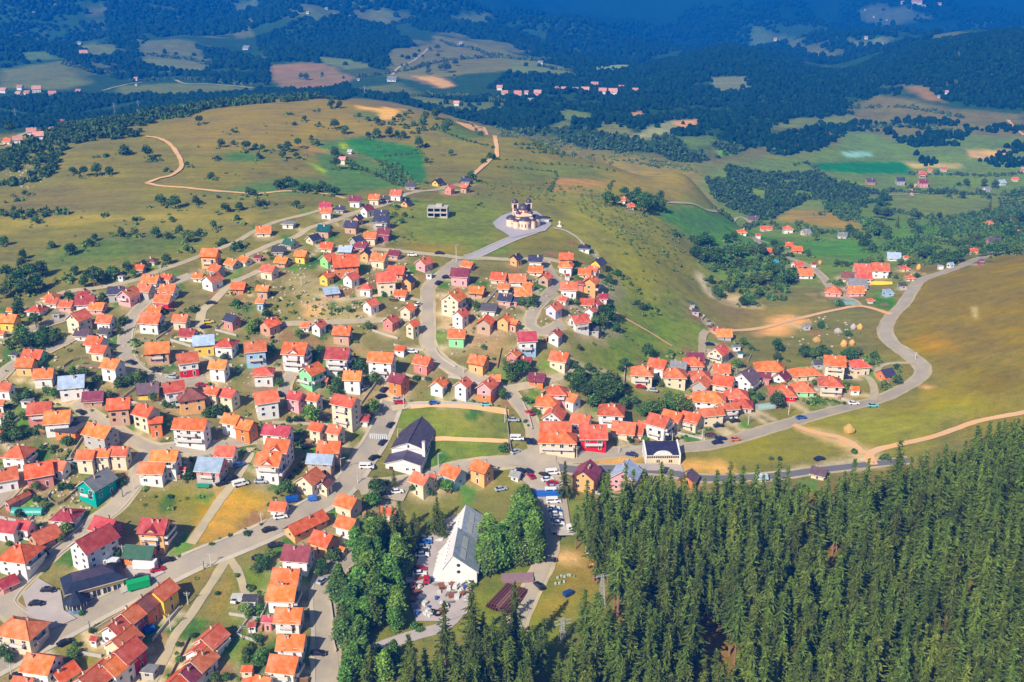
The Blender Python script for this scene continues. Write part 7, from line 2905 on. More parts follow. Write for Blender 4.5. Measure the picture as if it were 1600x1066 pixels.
# hedges along field edges and lanes
def hedgerows():
    g = np.random.default_rng(29)
    Q, Rr = [], []
    for pts, rad, sp in [([(520,232),(560,262),(600,280),(640,297)],1.2,3),([(590,250),(640,292)],1.0,3),([(600,245),(660,240)],.8,4),([(655,205),(690,200),(700,190)],1.6,4),([(590,190),(625,196),(660,192),(680,180),(676,172)],1.4,5),([(690,205),(760,228),(772,232)],1.0,4),
        ([(720,190),(745,206),(752,212)],1.2,4),([(780,262),(860,268),(868,279),(858,300)],.9,4),([(958,284),(942,308)],.9,4),([(760,250),(840,256),(958,268)],.8,5),([(0,337),(60,333),(100,335)],1.8,4),([(300,304),(340,310),(420,316)],.9,7),
        ([(1120,330),(1180,352),(1240,362),(1300,365),(1340,372)],2.2,5),([(1085,395),(1190,384)],1.6,4),([(1110,420),(1200,405)],2.0,4),([(1270,287),(1340,295),(1400,300),(1470,303),(1600,305)],2.4,6),([(1240,258),(1262,256),(1290,276)],2.0,6),([(1425,272),(1520,275),(1600,270)],2.2,6),([(1390,330),(1460,345),(1480,362)],2.2,5),([(1310,200),(1400,198),(1500,210)],3,7),
        ([(1440,375),(1500,385),(1580,388)],2.2,4),([(1400,400),(1430,405),(1460,400),(1500,398)],2.0,3),([(205,128),(270,125),(395,135)],3,8),([(100,100),(140,112),(210,118)],3.5,9),([(230,85),(300,95),(340,104)],3.5,9),([(560,122),(640,110),(700,95),(790,90)],3,9),([(620,150),(700,152),(780,160)],3.5,8),([(690,65),(740,78),(800,92),(860,96)],3.5,9),
        ([(840,104),(890,112)],3,8),([(1330,170),(1400,168),(1500,185)],3,9),([(620,632),(700,630),(780,634)],.7,2.5),([(330,850),(360,838),(420,818)],.6,2.5),([(1045,690),(1110,672)],.6,2),([(1270,620),(1320,632)],.7,2),([(820,660),(838,690)],.7,2.5),([(955,600),(1000,640),(1060,640)],1.4,3),([(880,585),(950,590)],1.4,3),
        ([(20,690),(60,670),(110,690)],.9,2.5),([(230,600),(280,610),(330,605)],1.0,3),([(160,600),(215,605)],1.0,3),([(0,640),(40,625)],1.3,3),([(420,790),(470,730),(520,690)],.8,3),([(300,720),(330,735)],.8,3),([(70,700),(120,715)],.9,3),([(370,900),(400,960),(390,1030)],1.0,3)]:
        P, _ = unproj([p[0] for p in pts], [p[1] for p in pts])
        C = spline(P[:, :2], sp)
        for _k in range(2): Q.append(C + g.normal(size=C.shape) * rad * .6); Rr.append(rad * g.uniform(.5, 1.35, len(C)))
    q = np.vstack(Q); r = np.concatenate(Rr); ok = off_limits(q, .6, .2); q, r = q[ok], r[ok]
    o = merge('hedgerows', [clump(410 + i, 22, .36) for i in range(6)], q[:, 0], q[:, 1], r, g.uniform(0, 6.28, len(q)), ['leaf dark'], r * g.uniform(.8, 1.5, len(q)), -.15)
    stuff(o, 'ragged dark hedges along field edges and lanes')
hedgerows()
# ---------------------------------------------------------------- vehicles
mat_plain('tyre', (30,30,32), .9)
mat_plain('rim', (150,150,155), .4)
CARC = {'n': ((28,38,78), 'navy'), 'k': ((34,36,40), 'black'), 'w': ((236,236,236), 'white'), 's': ((176,182,190), 'silver'), 'r': ((186,24,40), 'red'), 'b': ((40,96,176), 'blue'),
        'm': ((104,32,60), 'maroon'), 'y': ((232,206,40), 'yellow'), 'g': ((30,160,96), 'green'), 'o': ((226,120,40), 'orange'), 't': ((120,190,186), 'turquoise')}
CARM = {}

def car_parts(c):
    if c in CARM: return CARM[c]
    paint = mat_plain('paint ' + CARC[c][1], CARC[c][0], .28, .04, 1, .6)
    W = .86
    def loft(prof, w0, w1, names):
        """side outline (x, z, half width) swept across the car"""
        b = MB(); n = len(prof)
        L_ = [(x, -h, z) for x, z, h in prof]; Rr = [(x, h, z) for x, z, h in prof]
        b.face(L_); b.face(Rr[::-1])
        for k in range(n): b.face([L_[k], Rr[k], Rr[(k+1) % n], L_[(k+1) % n]])
        return b
    body = loft([(-2.15,.32,.8),(2.1,.32,.8),(2.2,.55,.78),(2.05,.82,.74),(1.05,.98,.74),(.95,.99,.7),(-1.55,1.0,.7),(-2.1,.92,.74),(-2.22,.6,.78)], 0, 0, 0)
    cab = loft([(1.0,.985,.72),(.35,1.42,.58),(-1.0,1.46,.58),(-1.75,1.0,.7)], 0, 0, 0)
    roof = loft([(.4,1.40,.585),(.3,1.475,.56),(-.95,1.51,.56),(-1.1,1.44,.585)], 0, 0, 0)
    def me(b, name, mat):
        m = bpy.data.meshes.new(name); m.from_pydata(b.v, [], b.f); m.materials.append(mat); return m
    CARM[c] = (me(body, 'body', paint), me(cab, 'window', MATS['window glass']), me(roof, 'roof', paint))
    return CARM[c]

_b = MB(); _b.lathe([(.01,-.1),(.3,-.1),(.32,-.06),(.32,.1),(.2,.11),(.19,.08),(.01,.08)], 12)
U_WHEEL = bpy.data.meshes.new('wheel'); U_WHEEL.from_pydata([(v[0], v[2], v[1]) for v in _b.v], [], _b.f); U_WHEEL.materials.append(MATS['tyre']); U_WHEEL.materials.append(MATS['rim'])
U_WHEEL.polygons.foreach_set('material_index', [1 if k >= 48 else 0 for k in range(len(_b.f))])
U_LAMP = _unit('headlight', [(-.03,.03,-.13,.13,-.06,.06,0)], ['window frame'])

def car(px, py, c, a, kind='c', look=None):
    P, D = unproj([px], [py], .7)
    x, y, z = P[0]
    lift = .45
    nm = CARC[c][1]
    if kind == 'c':
        o = thing('car', 'car', (x, y, z + .12), R(a), look or '%s car' % nm, 'cars of the town', (px, py))
        bd, wn, rf = car_parts(c)
        put('body', bd, o, (0,0,0)); put('window', wn, o, (0,0,0)); put('roof', rf, o, (0,0,0))
        for u in (-1.35, 1.35):
            for v in (-.74, .74): put('wheel', U_WHEEL, o, (u, v, .32))
        for v in (-.55, .55): put('headlight', U_LAMP, o, (2.13, v, .72))
        o.scale = (1.05, 1.05, 1.05)
    else:
        paint = mat_plain('paint ' + nm, CARC[c][0], .35, .05, 1, .5)
        van = kind == 'v'
        L = 5.4 if van else 7.5
        o = thing('van' if van else 'truck', 'van' if van else 'truck', (x, y, z + .12), R(a), look or '%s %s' % (nm, 'van' if van else 'truck'), 'vans and trucks', (px, py))
        b = MB()
        if van:
            pr = [(-2.6,.4),(2.7,.4),(2.75,.9),(2.1,1.2),(1.5,2.05),(-2.55,2.1)]
            f = [(u, -.95, v) for u, v in pr]; g = [(u, .95, v) for u, v in pr]
            b.face(f); b.face(g[::-1])
            for k in range(6): b.face([f[k], g[k], g[(k+1) % 6], f[(k+1) % 6]])
            b.obj('body', [paint], o)
            b = MB(); b.face([(2.12,-.8,1.25),(2.12,.8,1.25),(1.56,.72,1.98),(1.56,-.72,1.98)]); b.box(.6,1.7,-.97,-.951,1.3,1.85); b.box(.6,1.7,.951,.97,1.3,1.85); b.box(-2.3,.2,-.965,-.951,1.3,1.85); b.obj('window', [MATS['window glass']], o)
        else:
            b.box(2.0, 3.7, -1.1, 1.1, .7, 2.5); b.box(-3.6, 3.6, -.5, .5, .55, .8, 0); b.obj('cab', [paint], o)
            b = MB(); b.box(3.02, 3.73, -1.0, 1.0, 1.6, 2.3); b.box(2.4, 3.3, -1.12, -1.101, 1.6, 2.3); b.box(2.4, 3.3, 1.101, 1.12, 1.6, 2.3); b.obj('window', [MATS['window glass']], o)
            b = MB(); b.box(-3.7, 1.8, -1.15, 1.15, .85, 1.0); b.box(-3.7, 1.8, -1.15, -1.08, 1.0, 1.5); b.box(-3.7, 1.8, 1.08, 1.15, 1.0, 1.5); b.box(-3.7, -3.6, -1.08, 1.08, 1.0, 1.5); b.obj('load_bed', [MATS['concrete']], o)
        for u in (-1.7, 1.8) if van else (-2.6, -1.6, 2.8):
            for v in (-.85, .85) if van else (-1.0, 1.0): q = put('wheel', U_WHEEL, o, (u, v, .4)); q.scale = (1.25, 1.3, 1.25)
    return o

CARS = """
@ 400 527 .2505
840 545 n 65
790 655 n 65
737 750 k 50
690 808 w 0 v
885 386 s 5
897 407 r 5
1113 408 b 10
1437 418 t 5
148 352 k 120
30 897 s 0
320 680 k 30
805 975 k 20
880 962 w 15
1528 945 s 20
780 368 k 30
800 325 n 60
680 315 s 60
975 88 w 0
@ 800 527 .2505
100 645 n 100
130 648 n 100
30 632 w 0 v
25 712 s 40
108 470 r 130
10 515 s 0
1282 655 n 15
1305 632 n 15
1237 610 m 165
985 630 k 10
745 730 n 160
285 712 k 150
800 308 r 0
875 330 s 170
1290 550 k 10
1390 520 k 15
1232 42 n 10
50 830 n 140
97 835 n 150
115 865 r 120
200 857 k 140
255 845 w 10 v
222 885 w 20
252 908 r 15
255 935 s 10
250 962 w 5 v
258 1022 w 5 v
955 828 k 60
1395 635 o 15
@ 1200 527 .2505
535 411 w 5
208 500 b 12
322 757 n 20
495 250 n 0
655 425 t 0
@ 0 794 .2551
1025 317 k 25
870 418 k 10
965 375 r 25
297 500 k 0
225 583 k 5
398 822 k 40
110 1025 k 20
1445 555 w 80
@ 400 794 .2551
78 130 k 30
115 225 k 25
150 52 w 20
410 443 s 60
380 888 k 0
18 300 k 20
1035 185 s 5
1035 207 b 5
1022 238 s 5
1015 262 k 5
1018 285 w 5
1003 370 r 0
1003 398 w 0
990 452 r 0 t
@ 800 794 .2551
255 2 w 0
268 18 b 0
270 36 w 0
275 55 s 0
280 76 n 0
282 92 w 0
300 140 w 10 t
345 160 w 0 t
232 315 k 0
165 475 k 120
@ 0 260 .2505
1315 850 k 10
1300 970 y 20
1280 1000 n 20
@ 400 260 .2505
1140 725 n 60
1190 690 k 10
975 552 w 0
1145 540 k 0
1015 860 w 60
@ 0 527 .2505
1070 245 s 165
815 155 k 150
1125 655 s 20
1500 915 w 30 v
1440 880 k 40
1495 795 b 40
1385 910 k 30
965 200 k 155
440 775 s 10
500 465 k 140
70 895 r 40
1255 298 r 0
"""
def parse_cars():
    ox = oy = 0; sc = 1
    for ln in CARS.strip().split('\n'):
        p = ln.split()
        if p[0] == '@': ox, oy, sc = float(p[1]), float(p[2]), float(p[3]); continue
        car(ox + float(p[0]) * sc, oy + float(p[1]) * sc, p[2], float(p[3]), p[4] if len(p) > 4 else 'c')
parse_cars()

def box_trailer(px, py, L, W, H, a, rgb, look, name='box_trailer', cat='trailer'):
    x, y, z, d = place(px, py, H / 2)
    o = thing(name, cat, (x, y, z + .1), R(a), look, None, (px, py))
    m = mat_plain('panel %d %d %d' % rgb, rgb, .5, .06)
    b = MB(); b.box(-L/2, L/2, -W/2, W/2, .35, H); b.box(-L/2 - .05, L/2 + .05, -W/2 - .05, W/2 + .05, H, H + .08); 
    for k in range(int(L / .8)): b.box(-L/2 + .4 + k * .8, -L/2 + .5 + k * .8, -W/2 - .04, W/2 + .04, .4, H - .05)
    b.obj('body', [m], o)
    for u in (-L/2 + 1, L/2 - 1):
        for v in (-W/2 + .15, W/2 - .15): put('wheel', U_WHEEL, o, (u, v, .32))
box_trailer(227, 882, 7.0, 2.6, 2.7, -4, (240,240,240), 'white box trailer parked behind the showroom forecourt')
box_trailer(173, 879, 5.0, 2.4, 2.3, -6, (226,230,232), 'small white caravan at the back of the navy roofed showroom', 'caravan', 'caravan')
box_trailer(216, 913, 6.6, 2.6, 2.6, 27, (20,168,96), 'long bright green container beside the road by the showroom', 'container', 'container')
box_trailer(371, 935, 3.4, 2.2, 1.9, 0, (200,196,190), 'small grey trailer beside the dark carport', 'box_trailer', 'trailer')
box_trailer(456, 780, 4.0, 2.4, 1.6, 20, (30,84,176), 'stack under blue tarpaulin beside the brown roofed house', 'tarpaulin_stack', 'tarpaulin')
box_trailer(488, 779, 3.0, 2.0, 1.5, 10, (60,110,190), 'pale blue tarpaulin stall next to the darker blue stack', 'tarpaulin_stack', 'tarpaulin')
box_trailer(232, 983, 3.0, 3.0, 1.4, 40, (20,90,190), 'round blue water tank cover beside the stepped row houses', 'water_tank', 'tank')
box_trailer(318, 760, 4.4, 1.8, .9, -5, (50,150,110), 'low green boat-shaped trailer on the grass by the crimson and grey house', 'small_trailer', 'trailer')
box_trailer(857, 772, 11.0, 2.4, 1.6, 3, (40,104,190), 'long blue market stall roof across the car park lane', 'market_stall', 'stall')
box_trailer(923, 860, 3.6, 4.0, 1.2, -5, (206,206,204), 'pale grey pile of boards on the grass by the pine wood edge', 'board_pile', 'pile')
box_trailer(887, 928, 3.0, 1.6, 1.5, 35, (36,70,130), 'small blue tractor cart on the meadow by the pines', 'tractor_cart', 'cart')

def digger(px, py, a, look):
    x, y, z, d = place(px, py, 1)
    o = thing('excavator', 'excavator', (x, y, z), R(a), look, None, (px, py))
    Y_ = mat_plain('machine yellow', (232,150,40), .5); K = MATS['tyre']
    b = MB(); b.box(-1.5, 1.5, -1.1, -.6, 0, .7); b.box(-1.5, 1.5, .6, 1.1, 0, .7); b.obj('track', [K], o)
    b = MB(); b.box(-1.4, 1.0, -.9, .9, .75, 1.6); b.obj('body', [Y_], o)
    b = MB(); b.box(.1, 1.2, -.9, 0, 1.6, 2.6); b.obj('cab', [MATS['window glass']], o)
    b = MB(); b.tube((.9, .4, 1.4), (3.2, .4, 3.4), .22); b.tube((3.2, .4, 3.4), (5.0, .4, 1.4), .18); b.obj('arm', [Y_], o)
    b = MB(); b.box(4.6, 5.4, 0, .8, .7, 1.4); b.obj('bucket', [mat_plain('steel dark', (90,80,74), .6)], o)
digger(932, 877, -70, 'orange excavator with folded arm at the edge of the pine wood')
digger(936, 897, 120, 'rusty orange digger standing beside the lattice mast')

# beehives and litter on the meadow
for k in range(12):
    px, py = 870 + (k % 8) * 3.6 + rnd.uniform(-2.5, 2.5), 900 + (k // 8) * 9 + abs(k % 8 - 4) * 1.5 + rnd.uniform(-3, 3)
    x, y, z, d = place(px, py)
    b = MB(); b.box(-.3, .3, -.26, .26, 0, .6); b.box(-.34, .34, -.3, .3, .6, .68)
    o = b.obj('beehive', [mat_plain(*(('hive white', (196,198,180), .6), ('hive green', (120,160,90), .6))[k % 3 == 1])]); o.location = (x, y, z); o.rotation_euler = (0, 0, rnd.random())
    reg(o, 'beehive', 'small %s beehive box on the meadow beside the pines' % ('pale green' if k % 3 == 1 else 'white'), 'beehives on the meadow', (px, py))

# scrap in the yard
def scrap(px, py, t):
    x, y, z, d = place(px, py)
    z += .2
    st = mat_plain('scrap steel', (120,112,108), .7, .3, 2); ru = mat_plain('scrap rust', (140,84,60), .85, .3, 2); gr = mat_plain('scrap pale', (206,204,200), .7, .2, 2); bl = mat_plain('scrap blue', (60,92,160), .6, .2)
    b = MB()
    if t == 0: [b.box(-1, 1, v - .1, v + .1, 0, .9) for v in (-.6, 0, .6)]; b.box(-1.1, 1.1, -.8, .8, .9, 1.1); nm, lk, m = 'machine_frame', 'rusty machine frame', ru
    elif t == 1: b.lathe([(.5, 0), (.5, 1.1), (.42, 1.15), (.05, 1.16)], 12); nm, lk, m = 'barrel', 'blue steel barrel', bl
    elif t == 2: b.lathe([(.7, 0), (1.2, 0), (1.2, .5), (.7, .5), (.7, 0)], 16); nm, lk, m = 'tyre', 'large black tyre', MATS['tyre']
    elif t == 3: b.box(-1.2, 1.2, -.7, .7, 0, 1.0); b.box(-.9, .3, -.5, .5, 1.0, 1.6); nm, lk, m = 'generator', 'pale grey machine casing', gr
    elif t == 4: b.tube((-1.6, 0, .2), (1.6, .3, .3), .15); b.tube((-1.4, .5, .2), (1.5, .6, .5), .15); b.tube((-1, -.4, .2), (1.2, -.2, .9), .12); nm, lk, m = 'girder_heap', 'heap of grey girders', st
    else: b.box(-.6, .6, -.6, .6, 0, .9); b.box(-.65, .65, -.65, .65, .9, 1.0); nm, lk, m = 'crate', 'pale square crate', gr
    o = b.obj(nm, [m]); o.location = (x, y, z); o.rotation_euler = (0, 0, rnd.random() * 6.28); s = rnd.uniform(.8, 1.3); o.scale = (s, s, s)
    reg(o, nm.replace('_', ' '), lk, 'scrap in the yard', (px, py))
for k, (u, v) in enumerate([(655,908),(662,905),(668,912),(676,910),(684,916),(690,920),(697,918),(702,922),(708,916),(714,920),(720,916),(726,920),(700,930),(706,934),(714,936),(655,922),(650,930),(658,936),(664,946),(670,952),(650,950),(646,940),(676,958),(684,960),(692,958),(697,950),(690,944),(682,938),(702,944),(724,930),(728,938),(720,926),(660,914),(668,960),(672,964),(652,962),(712,926),(645,920),(686,928)]):
    scrap(u, v, (2 if k in (22, 23) else (0, 3, 5, 1, 4, 0, 5, 3)[k % 8]))

# ---------------------------------------------------------------- poles, masts
mat_plain('pole concrete', (214,206,192), .8, .1)
mat_plain('pole wood', (104,84,70), .9, .2)
mat_plain('galvanised', (170,172,170), .5, .1)

def pole(px, py, hpx, wood=False, lamp=False, look=None):
    P, D = unproj([px], [py])
    x, y, z = P[0]; h = hpx * D[0] / FPX * 1.08
    m = MATS['pole wood' if wood else 'pole concrete']
    o = thing('street_lamp' if lamp else 'utility_pole', 'street lamp' if lamp else 'utility pole', (x, y, z), rnd.uniform(-.4, .4), look or ('white street lamp' if lamp else 'dark wooden utility pole' if wood else 'pale concrete utility pole'), 'poles along the streets', (px, py - hpx / 2))
    b = MB(); b.tube((0, 0, -.5), (0, 0, h), .17, .1, 7); b.obj('shaft', [m], o)
    if lamp:
        b = MB(); b.tube((0, 0, h - .1), (1.4, 0, h + .25), .06); b.obj('arm', [m], o)
        b = MB(); b.box(1.0, 1.7, -.15, .15, h + .2, h + .32); b.obj('lamp_head', [MATS['galvanised']], o)
    else:
        b = MB(); b.box(-.9, .9, -.06, .06, h - .6, h - .48); b.box(-.7, .7, -.05, .05, h - 1.2, h - 1.1); b.obj('cross_arm', [MATS['galvanised']], o)
        b = MB()
        for u in (-.8, 0, .8): b.tube((u, 0, h - .48), (u, 0, h - .25), .06)
        b.obj('insulator', [MATS['window frame']], o)
for q in [(901,716,20),(967,708,16,0,1),(1097,688,18),(1050,696,20),(1169,664,16),(685,730,22,0,1),(631,638,22),(789,660,22),(533,738,22,0,1),(559,757,16),(795,708,24,1),(724,584,12),(1232,648,18),(1430,562,12),(330,885,22),(267,985,28),(294,945,22),(19,1060,24),(193,872,22),(319,890,14,1),(210,765,22,0,1),(192,777,14,1),(141,985,16,1),(409,820,20),(713,410,26,0,1),(471,447,14),(300,700,18,0,1),(213,665,18,1),(250,435,10,1),(383,390,10,1),(325,430,12),(835,604,12),(1166,600,14),(845,640,16),(622,690,20,0,1),(380,1000,26,1),(388,960,22)]:
    pole(*q[:3], wood=bool(q[3]) if len(q) > 3 else False, lamp=bool(q[4]) if len(q) > 4 else False)

def lattice(px, py, hpx, look, arms):
    P, D = unproj([px], [py])
    x, y, z = P[0]; h = hpx * D[0] / FPX * 1.1
    o = thing('lattice_mast', 'mast', (x, y, z), .3, look, None, (px, py - hpx / 2))
    g = MATS['galvanised']; b = MB(); n = 9
    def c(k, i, j):
        t = k / n; r = .9 * (1 - t) + .3 * t
        return (i * r, j * r, h * t)
    cs = [(-1, -1), (1, -1), (1, 1), (-1, 1)]
    for k in range(n):
        for q in range(4):
            a, e = cs[q], cs[(q + 1) % 4]
            b.tube(c(k, *a), c(k + 1, *a), .09, seg=4); b.tube(c(k, *a), c(k + 1, *e), .06, seg=4); b.tube(c(k + 1, *a), c(k + 1, *e), .05, seg=4)
    b.obj('tower', [g], o)
    for t in arms:
        b = MB(); w_ = 2.6
        b.tube((-w_, 0, h * t), (w_, 0, h * t), .1, seg=4); b.tube((-w_, 0, h * t), (0, 0, h * t + .9), .06, seg=4); b.tube((w_, 0, h * t), (0, 0, h * t + .9), .06, seg=4)
        b.obj('cross_arm', [g], o)
lattice(940, 948, 52, 'grey steel lattice mast leaning over the meadow at the wood edge', (.97,))
lattice(879, 998, 34, 'grey lattice pylon with two cross arms between the pine groups', (.72, .9))
for k, q in enumerate([(180,180,18),(217,172,14),(570,152,16),(25,185,14)]):
    lattice(*q, ['thin far pylon in the valley left of the ridge trees', 'second thin far pylon just right of another behind the ridge', 'far pylon rising behind the hill crest', 'far pylon at the left edge above the road'][k], (.7, .85))

def monument(px, py):
    x, y, z, d = place(px, py)
    o = thing('white_monument', 'monument', (x, y, z), 0, 'white stone cross monument on a stepped base near the church plaza', None, (px, py - 3))
    b = MB(); b.box(-1.2, 1.2, -1.0, 1.0, -.3, .4); b.box(-.7, .7, -.6, .6, .4, .8); b.obj('base', [MATS['wall white']], o)
    b = MB(); b.box(-.25, .25, -.22, .22, .8, 3.2); b.box(-.7, .7, -.2, .2, 2.1, 2.5); b.obj('cross', [MATS['wall white']], o)
monument(874, 354)

# low garden walls and fences
mat_plain('fence timber', (140,116,96), .9, .2)
def fence(pts, h, mat, name, look, posts=True):
    P, D = unproj([p[0] for p in pts], [p[1] for p in pts])
    C = spline(P[:, :2], 2.0)
    z = height(C[:, 0], C[:, 1])
    o = thing(name, 'fence' if 'fence' in name else 'wall', (C[0, 0], C[0, 1], z[0]), 0, look, None, pts[len(pts) // 2])
    C = C - C[0]; z = z - z[0]
    b = MB()
    T = np.gradient(C, axis=0); T /= np.linalg.norm(T, axis=1)[:, None] + 1e-9
    N = np.stack([-T[:, 1], T[:, 0]], 1) * (.12 if not posts else .04)
    for k in range(len(C) - 1):
        p, q = C[k], C[k + 1]; a, e = z[k], z[k + 1]
        lo = -.4 if not posts else .15
        v = [(*(p - N[k]), a + lo), (*(q - N[k+1]), e + lo), (*(q + N[k+1]), e + lo), (*(p + N[k]), a + lo)]
        t = [(*(p - N[k]), a + h), (*(q - N[k+1]), e + h), (*(q + N[k+1]), e + h), (*(p + N[k]), a + h)]
        b.face(t); b.face([v[0], v[1], t[1], t[0]]); b.face([v[2], v[3], t[3], t[2]])
    b.obj('panel' if posts else 'masonry', [MATS[mat]], o)
    if posts:
        b = MB()
        for k in range(len(C)): b.tube((*C[k], z[k] - .3), (*C[k], z[k] + h + .15), .06, seg=5)
        b.obj('posts', [MATS['pole concrete']], o)
fence([(790,640),(793,665),(796,690),(800,712)], 1.3, 'galvanised', 'mesh_fence', 'grey mesh fence along the right side of the green lawn')
fence([(632,633),(700,632),(760,636)], 1.2, 'galvanised', 'mesh_fence', 'grey mesh fence along the far edge of the green lawn')
fence([(733,908),(737,930),(734,948),(726,958)], 1.0, 'concrete', 'garden_wall', 'low concrete wall along the right side of the scrap yard', False)
fence([(516,935),(521,975),(522,1005),(526,1020)], 1.0, 'kerb stone', 'garden_wall', 'low pale wall along the lane opposite the orange roofed row', False)
fence([(960,706),(985,702),(1010,699),(1035,697)], 1.0, 'concrete', 'garden_wall', 'low grey garden wall along the fork road before the terrace', False)
fence([(845,712),(870,708),(890,706)], 1.1, 'kerb stone', 'garden_wall', 'pale garden wall in front of the wide hipped house at the junction', False)
fence([(1266,607),(1290,615),(1320,626),(1334,632)], 1.0, 'concrete', 'garden_wall', 'low wall beside the vegetable plot below the hipped cream house', False)
fence([(560,646),(590,648),(598,650)], 1.2, 'concrete', 'garden_wall', 'garden wall beside the small red roofed shed', False)
fence([(425,662),(480,664),(550,668)], 1.1, 'kerb stone', 'garden_wall', 'long pale garden wall below the bright green trees', False)
fence([(340,653),(370,660),(400,672)], 1.1, 'concrete', 'garden_wall', 'low concrete wall right of the long white balcony house', False)
fence([(100,575),(115,565),(140,560),(165,562)], 1.1, 'fence timber', 'timber_fence', 'timber fence around the plot behind the pale blue roofed house')
fence([(700,590),(735,596),(755,603)], 1.0, 'concrete', 'garden_wall', 'low wall behind the three gabled houses above the lawn', False)
fence([(70,775),(90,790),(118,770),(122,765)], 1.1, 'fence timber', 'timber_fence', 'timber fence round the cluttered yard left of the teal house')
fence([(0,925),(40,890),(85,858),(130,822)], 0.9, 'concrete', 'garden_wall', 'low concrete wall along the left road above the junction', False)
fence([(140,990),(185,963),(235,935)], 0.9, 'kerb stone', 'garden_wall', 'pale wall between the main street and the stepped row houses', False)
fence([(815,625),(826,650),(832,672)], 0.9, 'kerb stone', 'garden_wall', 'pale wall along the right side of the hill street foot', False)
fence([(680,545),(690,560),(712,575)], 0.9, 'concrete', 'garden_wall', 'low wall on the inner bend of the hill street', False)
fence([(615,540),(640,546),(662,548)], 0.9, 'kerb stone', 'garden_wall', 'pale wall left of the hill street bend', False)

# garden walls round some of the plots, and woodpiles against the houses
def plots():
    q = random.Random(41)
    rp = np.vstack([c for c, h in ROAD_PTS])
    n = 0
    for x, y, r, z, u, v in list(HOUSE_XY):
        if v < 430 or hypot(x, y) > 560 or q.random() > .5: continue
        a = R(q.choice((-8, -20, 68))); e = r + q.uniform(1.2, 3.5); ca, sa = cos(a), sin(a)
        cs = [(x + ca * i * e - sa * j * e, y + sa * i * e + ca * j * e) for i, j in ((-1, 1), (-1, -1), (1, -1), (1, 1))]
        side = q.choice(((0, 1, 2), (1, 2), (1, 2, 3), (0, 1)))
        pts = []
        for k in range(len(side) - 1):
            A_, B_ = np.array(cs[side[k]]), np.array(cs[side[k + 1]])
            for t in np.linspace(0, 1, 6): pts.append(A_ + (B_ - A_) * t)
        pts = np.array(pts)
        if any(((rp[:, 0] - p[0]) ** 2 + (rp[:, 1] - p[1]) ** 2).min() < 9 for p in pts): continue
        if any((p[0] - hx) ** 2 + (p[1] - hy) ** 2 < (hr * .8) ** 2 for p in pts for hx, hy, hr, *_ in HOUSE_XY): continue
        wood = q.random() < .35; h = q.uniform(.8, 1.2); th = .05 if wood else .12
        zz = height(pts[:, 0], pts[:, 1])
        o = thing('timber_fence' if wood else 'garden_wall', 'fence' if wood else 'wall', (pts[0, 0], pts[0, 1], zz[0]), 0, 'brown timber garden fence' if wood else 'low pale garden wall', 'garden walls and fences', tuple(proj((pts[:, 0].mean(), pts[:, 1].mean(), zz.mean()))[:2]))
        b = MB(); P = pts - pts[0]; Z = zz - zz[0]
        for k in range(len(P) - 1):
            d = P[k + 1] - P[k]; L = np.linalg.norm(d)
            if L < .01: continue
            nn = np.array([-d[1], d[0]]) / L * th
            lo = [(*(P[k] - nn), Z[k] - .5), (*(P[k+1] - nn), Z[k+1] - .5), (*(P[k+1] + nn), Z[k+1] - .5), (*(P[k] + nn), Z[k] - .5)]
            hi = [(*(P[k] - nn), Z[k] + h), (*(P[k+1] - nn), Z[k+1] + h), (*(P[k+1] + nn), Z[k+1] + h), (*(P[k] + nn), Z[k] + h)]
            b.face(hi); b.face([lo[0], lo[1], hi[1], hi[0]]); b.face([lo[2], lo[3], hi[3], hi[2]]); b.face([lo[1], lo[2], hi[2], hi[1]]); b.face([lo[3], lo[0], hi[0], hi[3]])
        b.obj('panel' if wood else 'masonry', [MATS['fence timber' if wood else q.choice(('concrete', 'kerb stone'))]], o)
        n += 1
    k = 0
    mat_plain('cut logs', (176,138,100), .95, .35, 3)
    for x, y, r, z, u, v in list(HOUSE_XY):
        if v < 450 or hypot(x, y) > 560 or q.random() > .22: continue
        a = q.uniform(0, 6.28); px, py = x + cos(a) * (r + .8), y + sin(a) * (r + .8)
        if any((px - hx) ** 2 + (py - hy) ** 2 < (hr * .8) ** 2 for hx, hy, hr, *_ in HOUSE_XY) or ((rp[:, 0] - px) ** 2 + (rp[:, 1] - py) ** 2).min() < 16: continue
        b = MB()
        for i in range(6):
            for j in range(4): b.tube((-.5, i * .3 - .75 + (j % 2) * .12, .15 + j * .28), (.5, i * .3 - .75 + (j % 2) * .12, .15 + j * .28), .15, seg=6)
        o = b.obj('woodpile', [MATS['cut logs']]); o.location = (px, py, hz(px, py)); o.rotation_euler = (0, 0, q.random() * 3); o.scale = (1.3, 1.6, 1.2)
        reg(o, 'woodpile', 'stacked firewood pile', 'woodpiles beside the houses')
        k += 1
    print('plots', n, 'woodpiles', k)
plots()

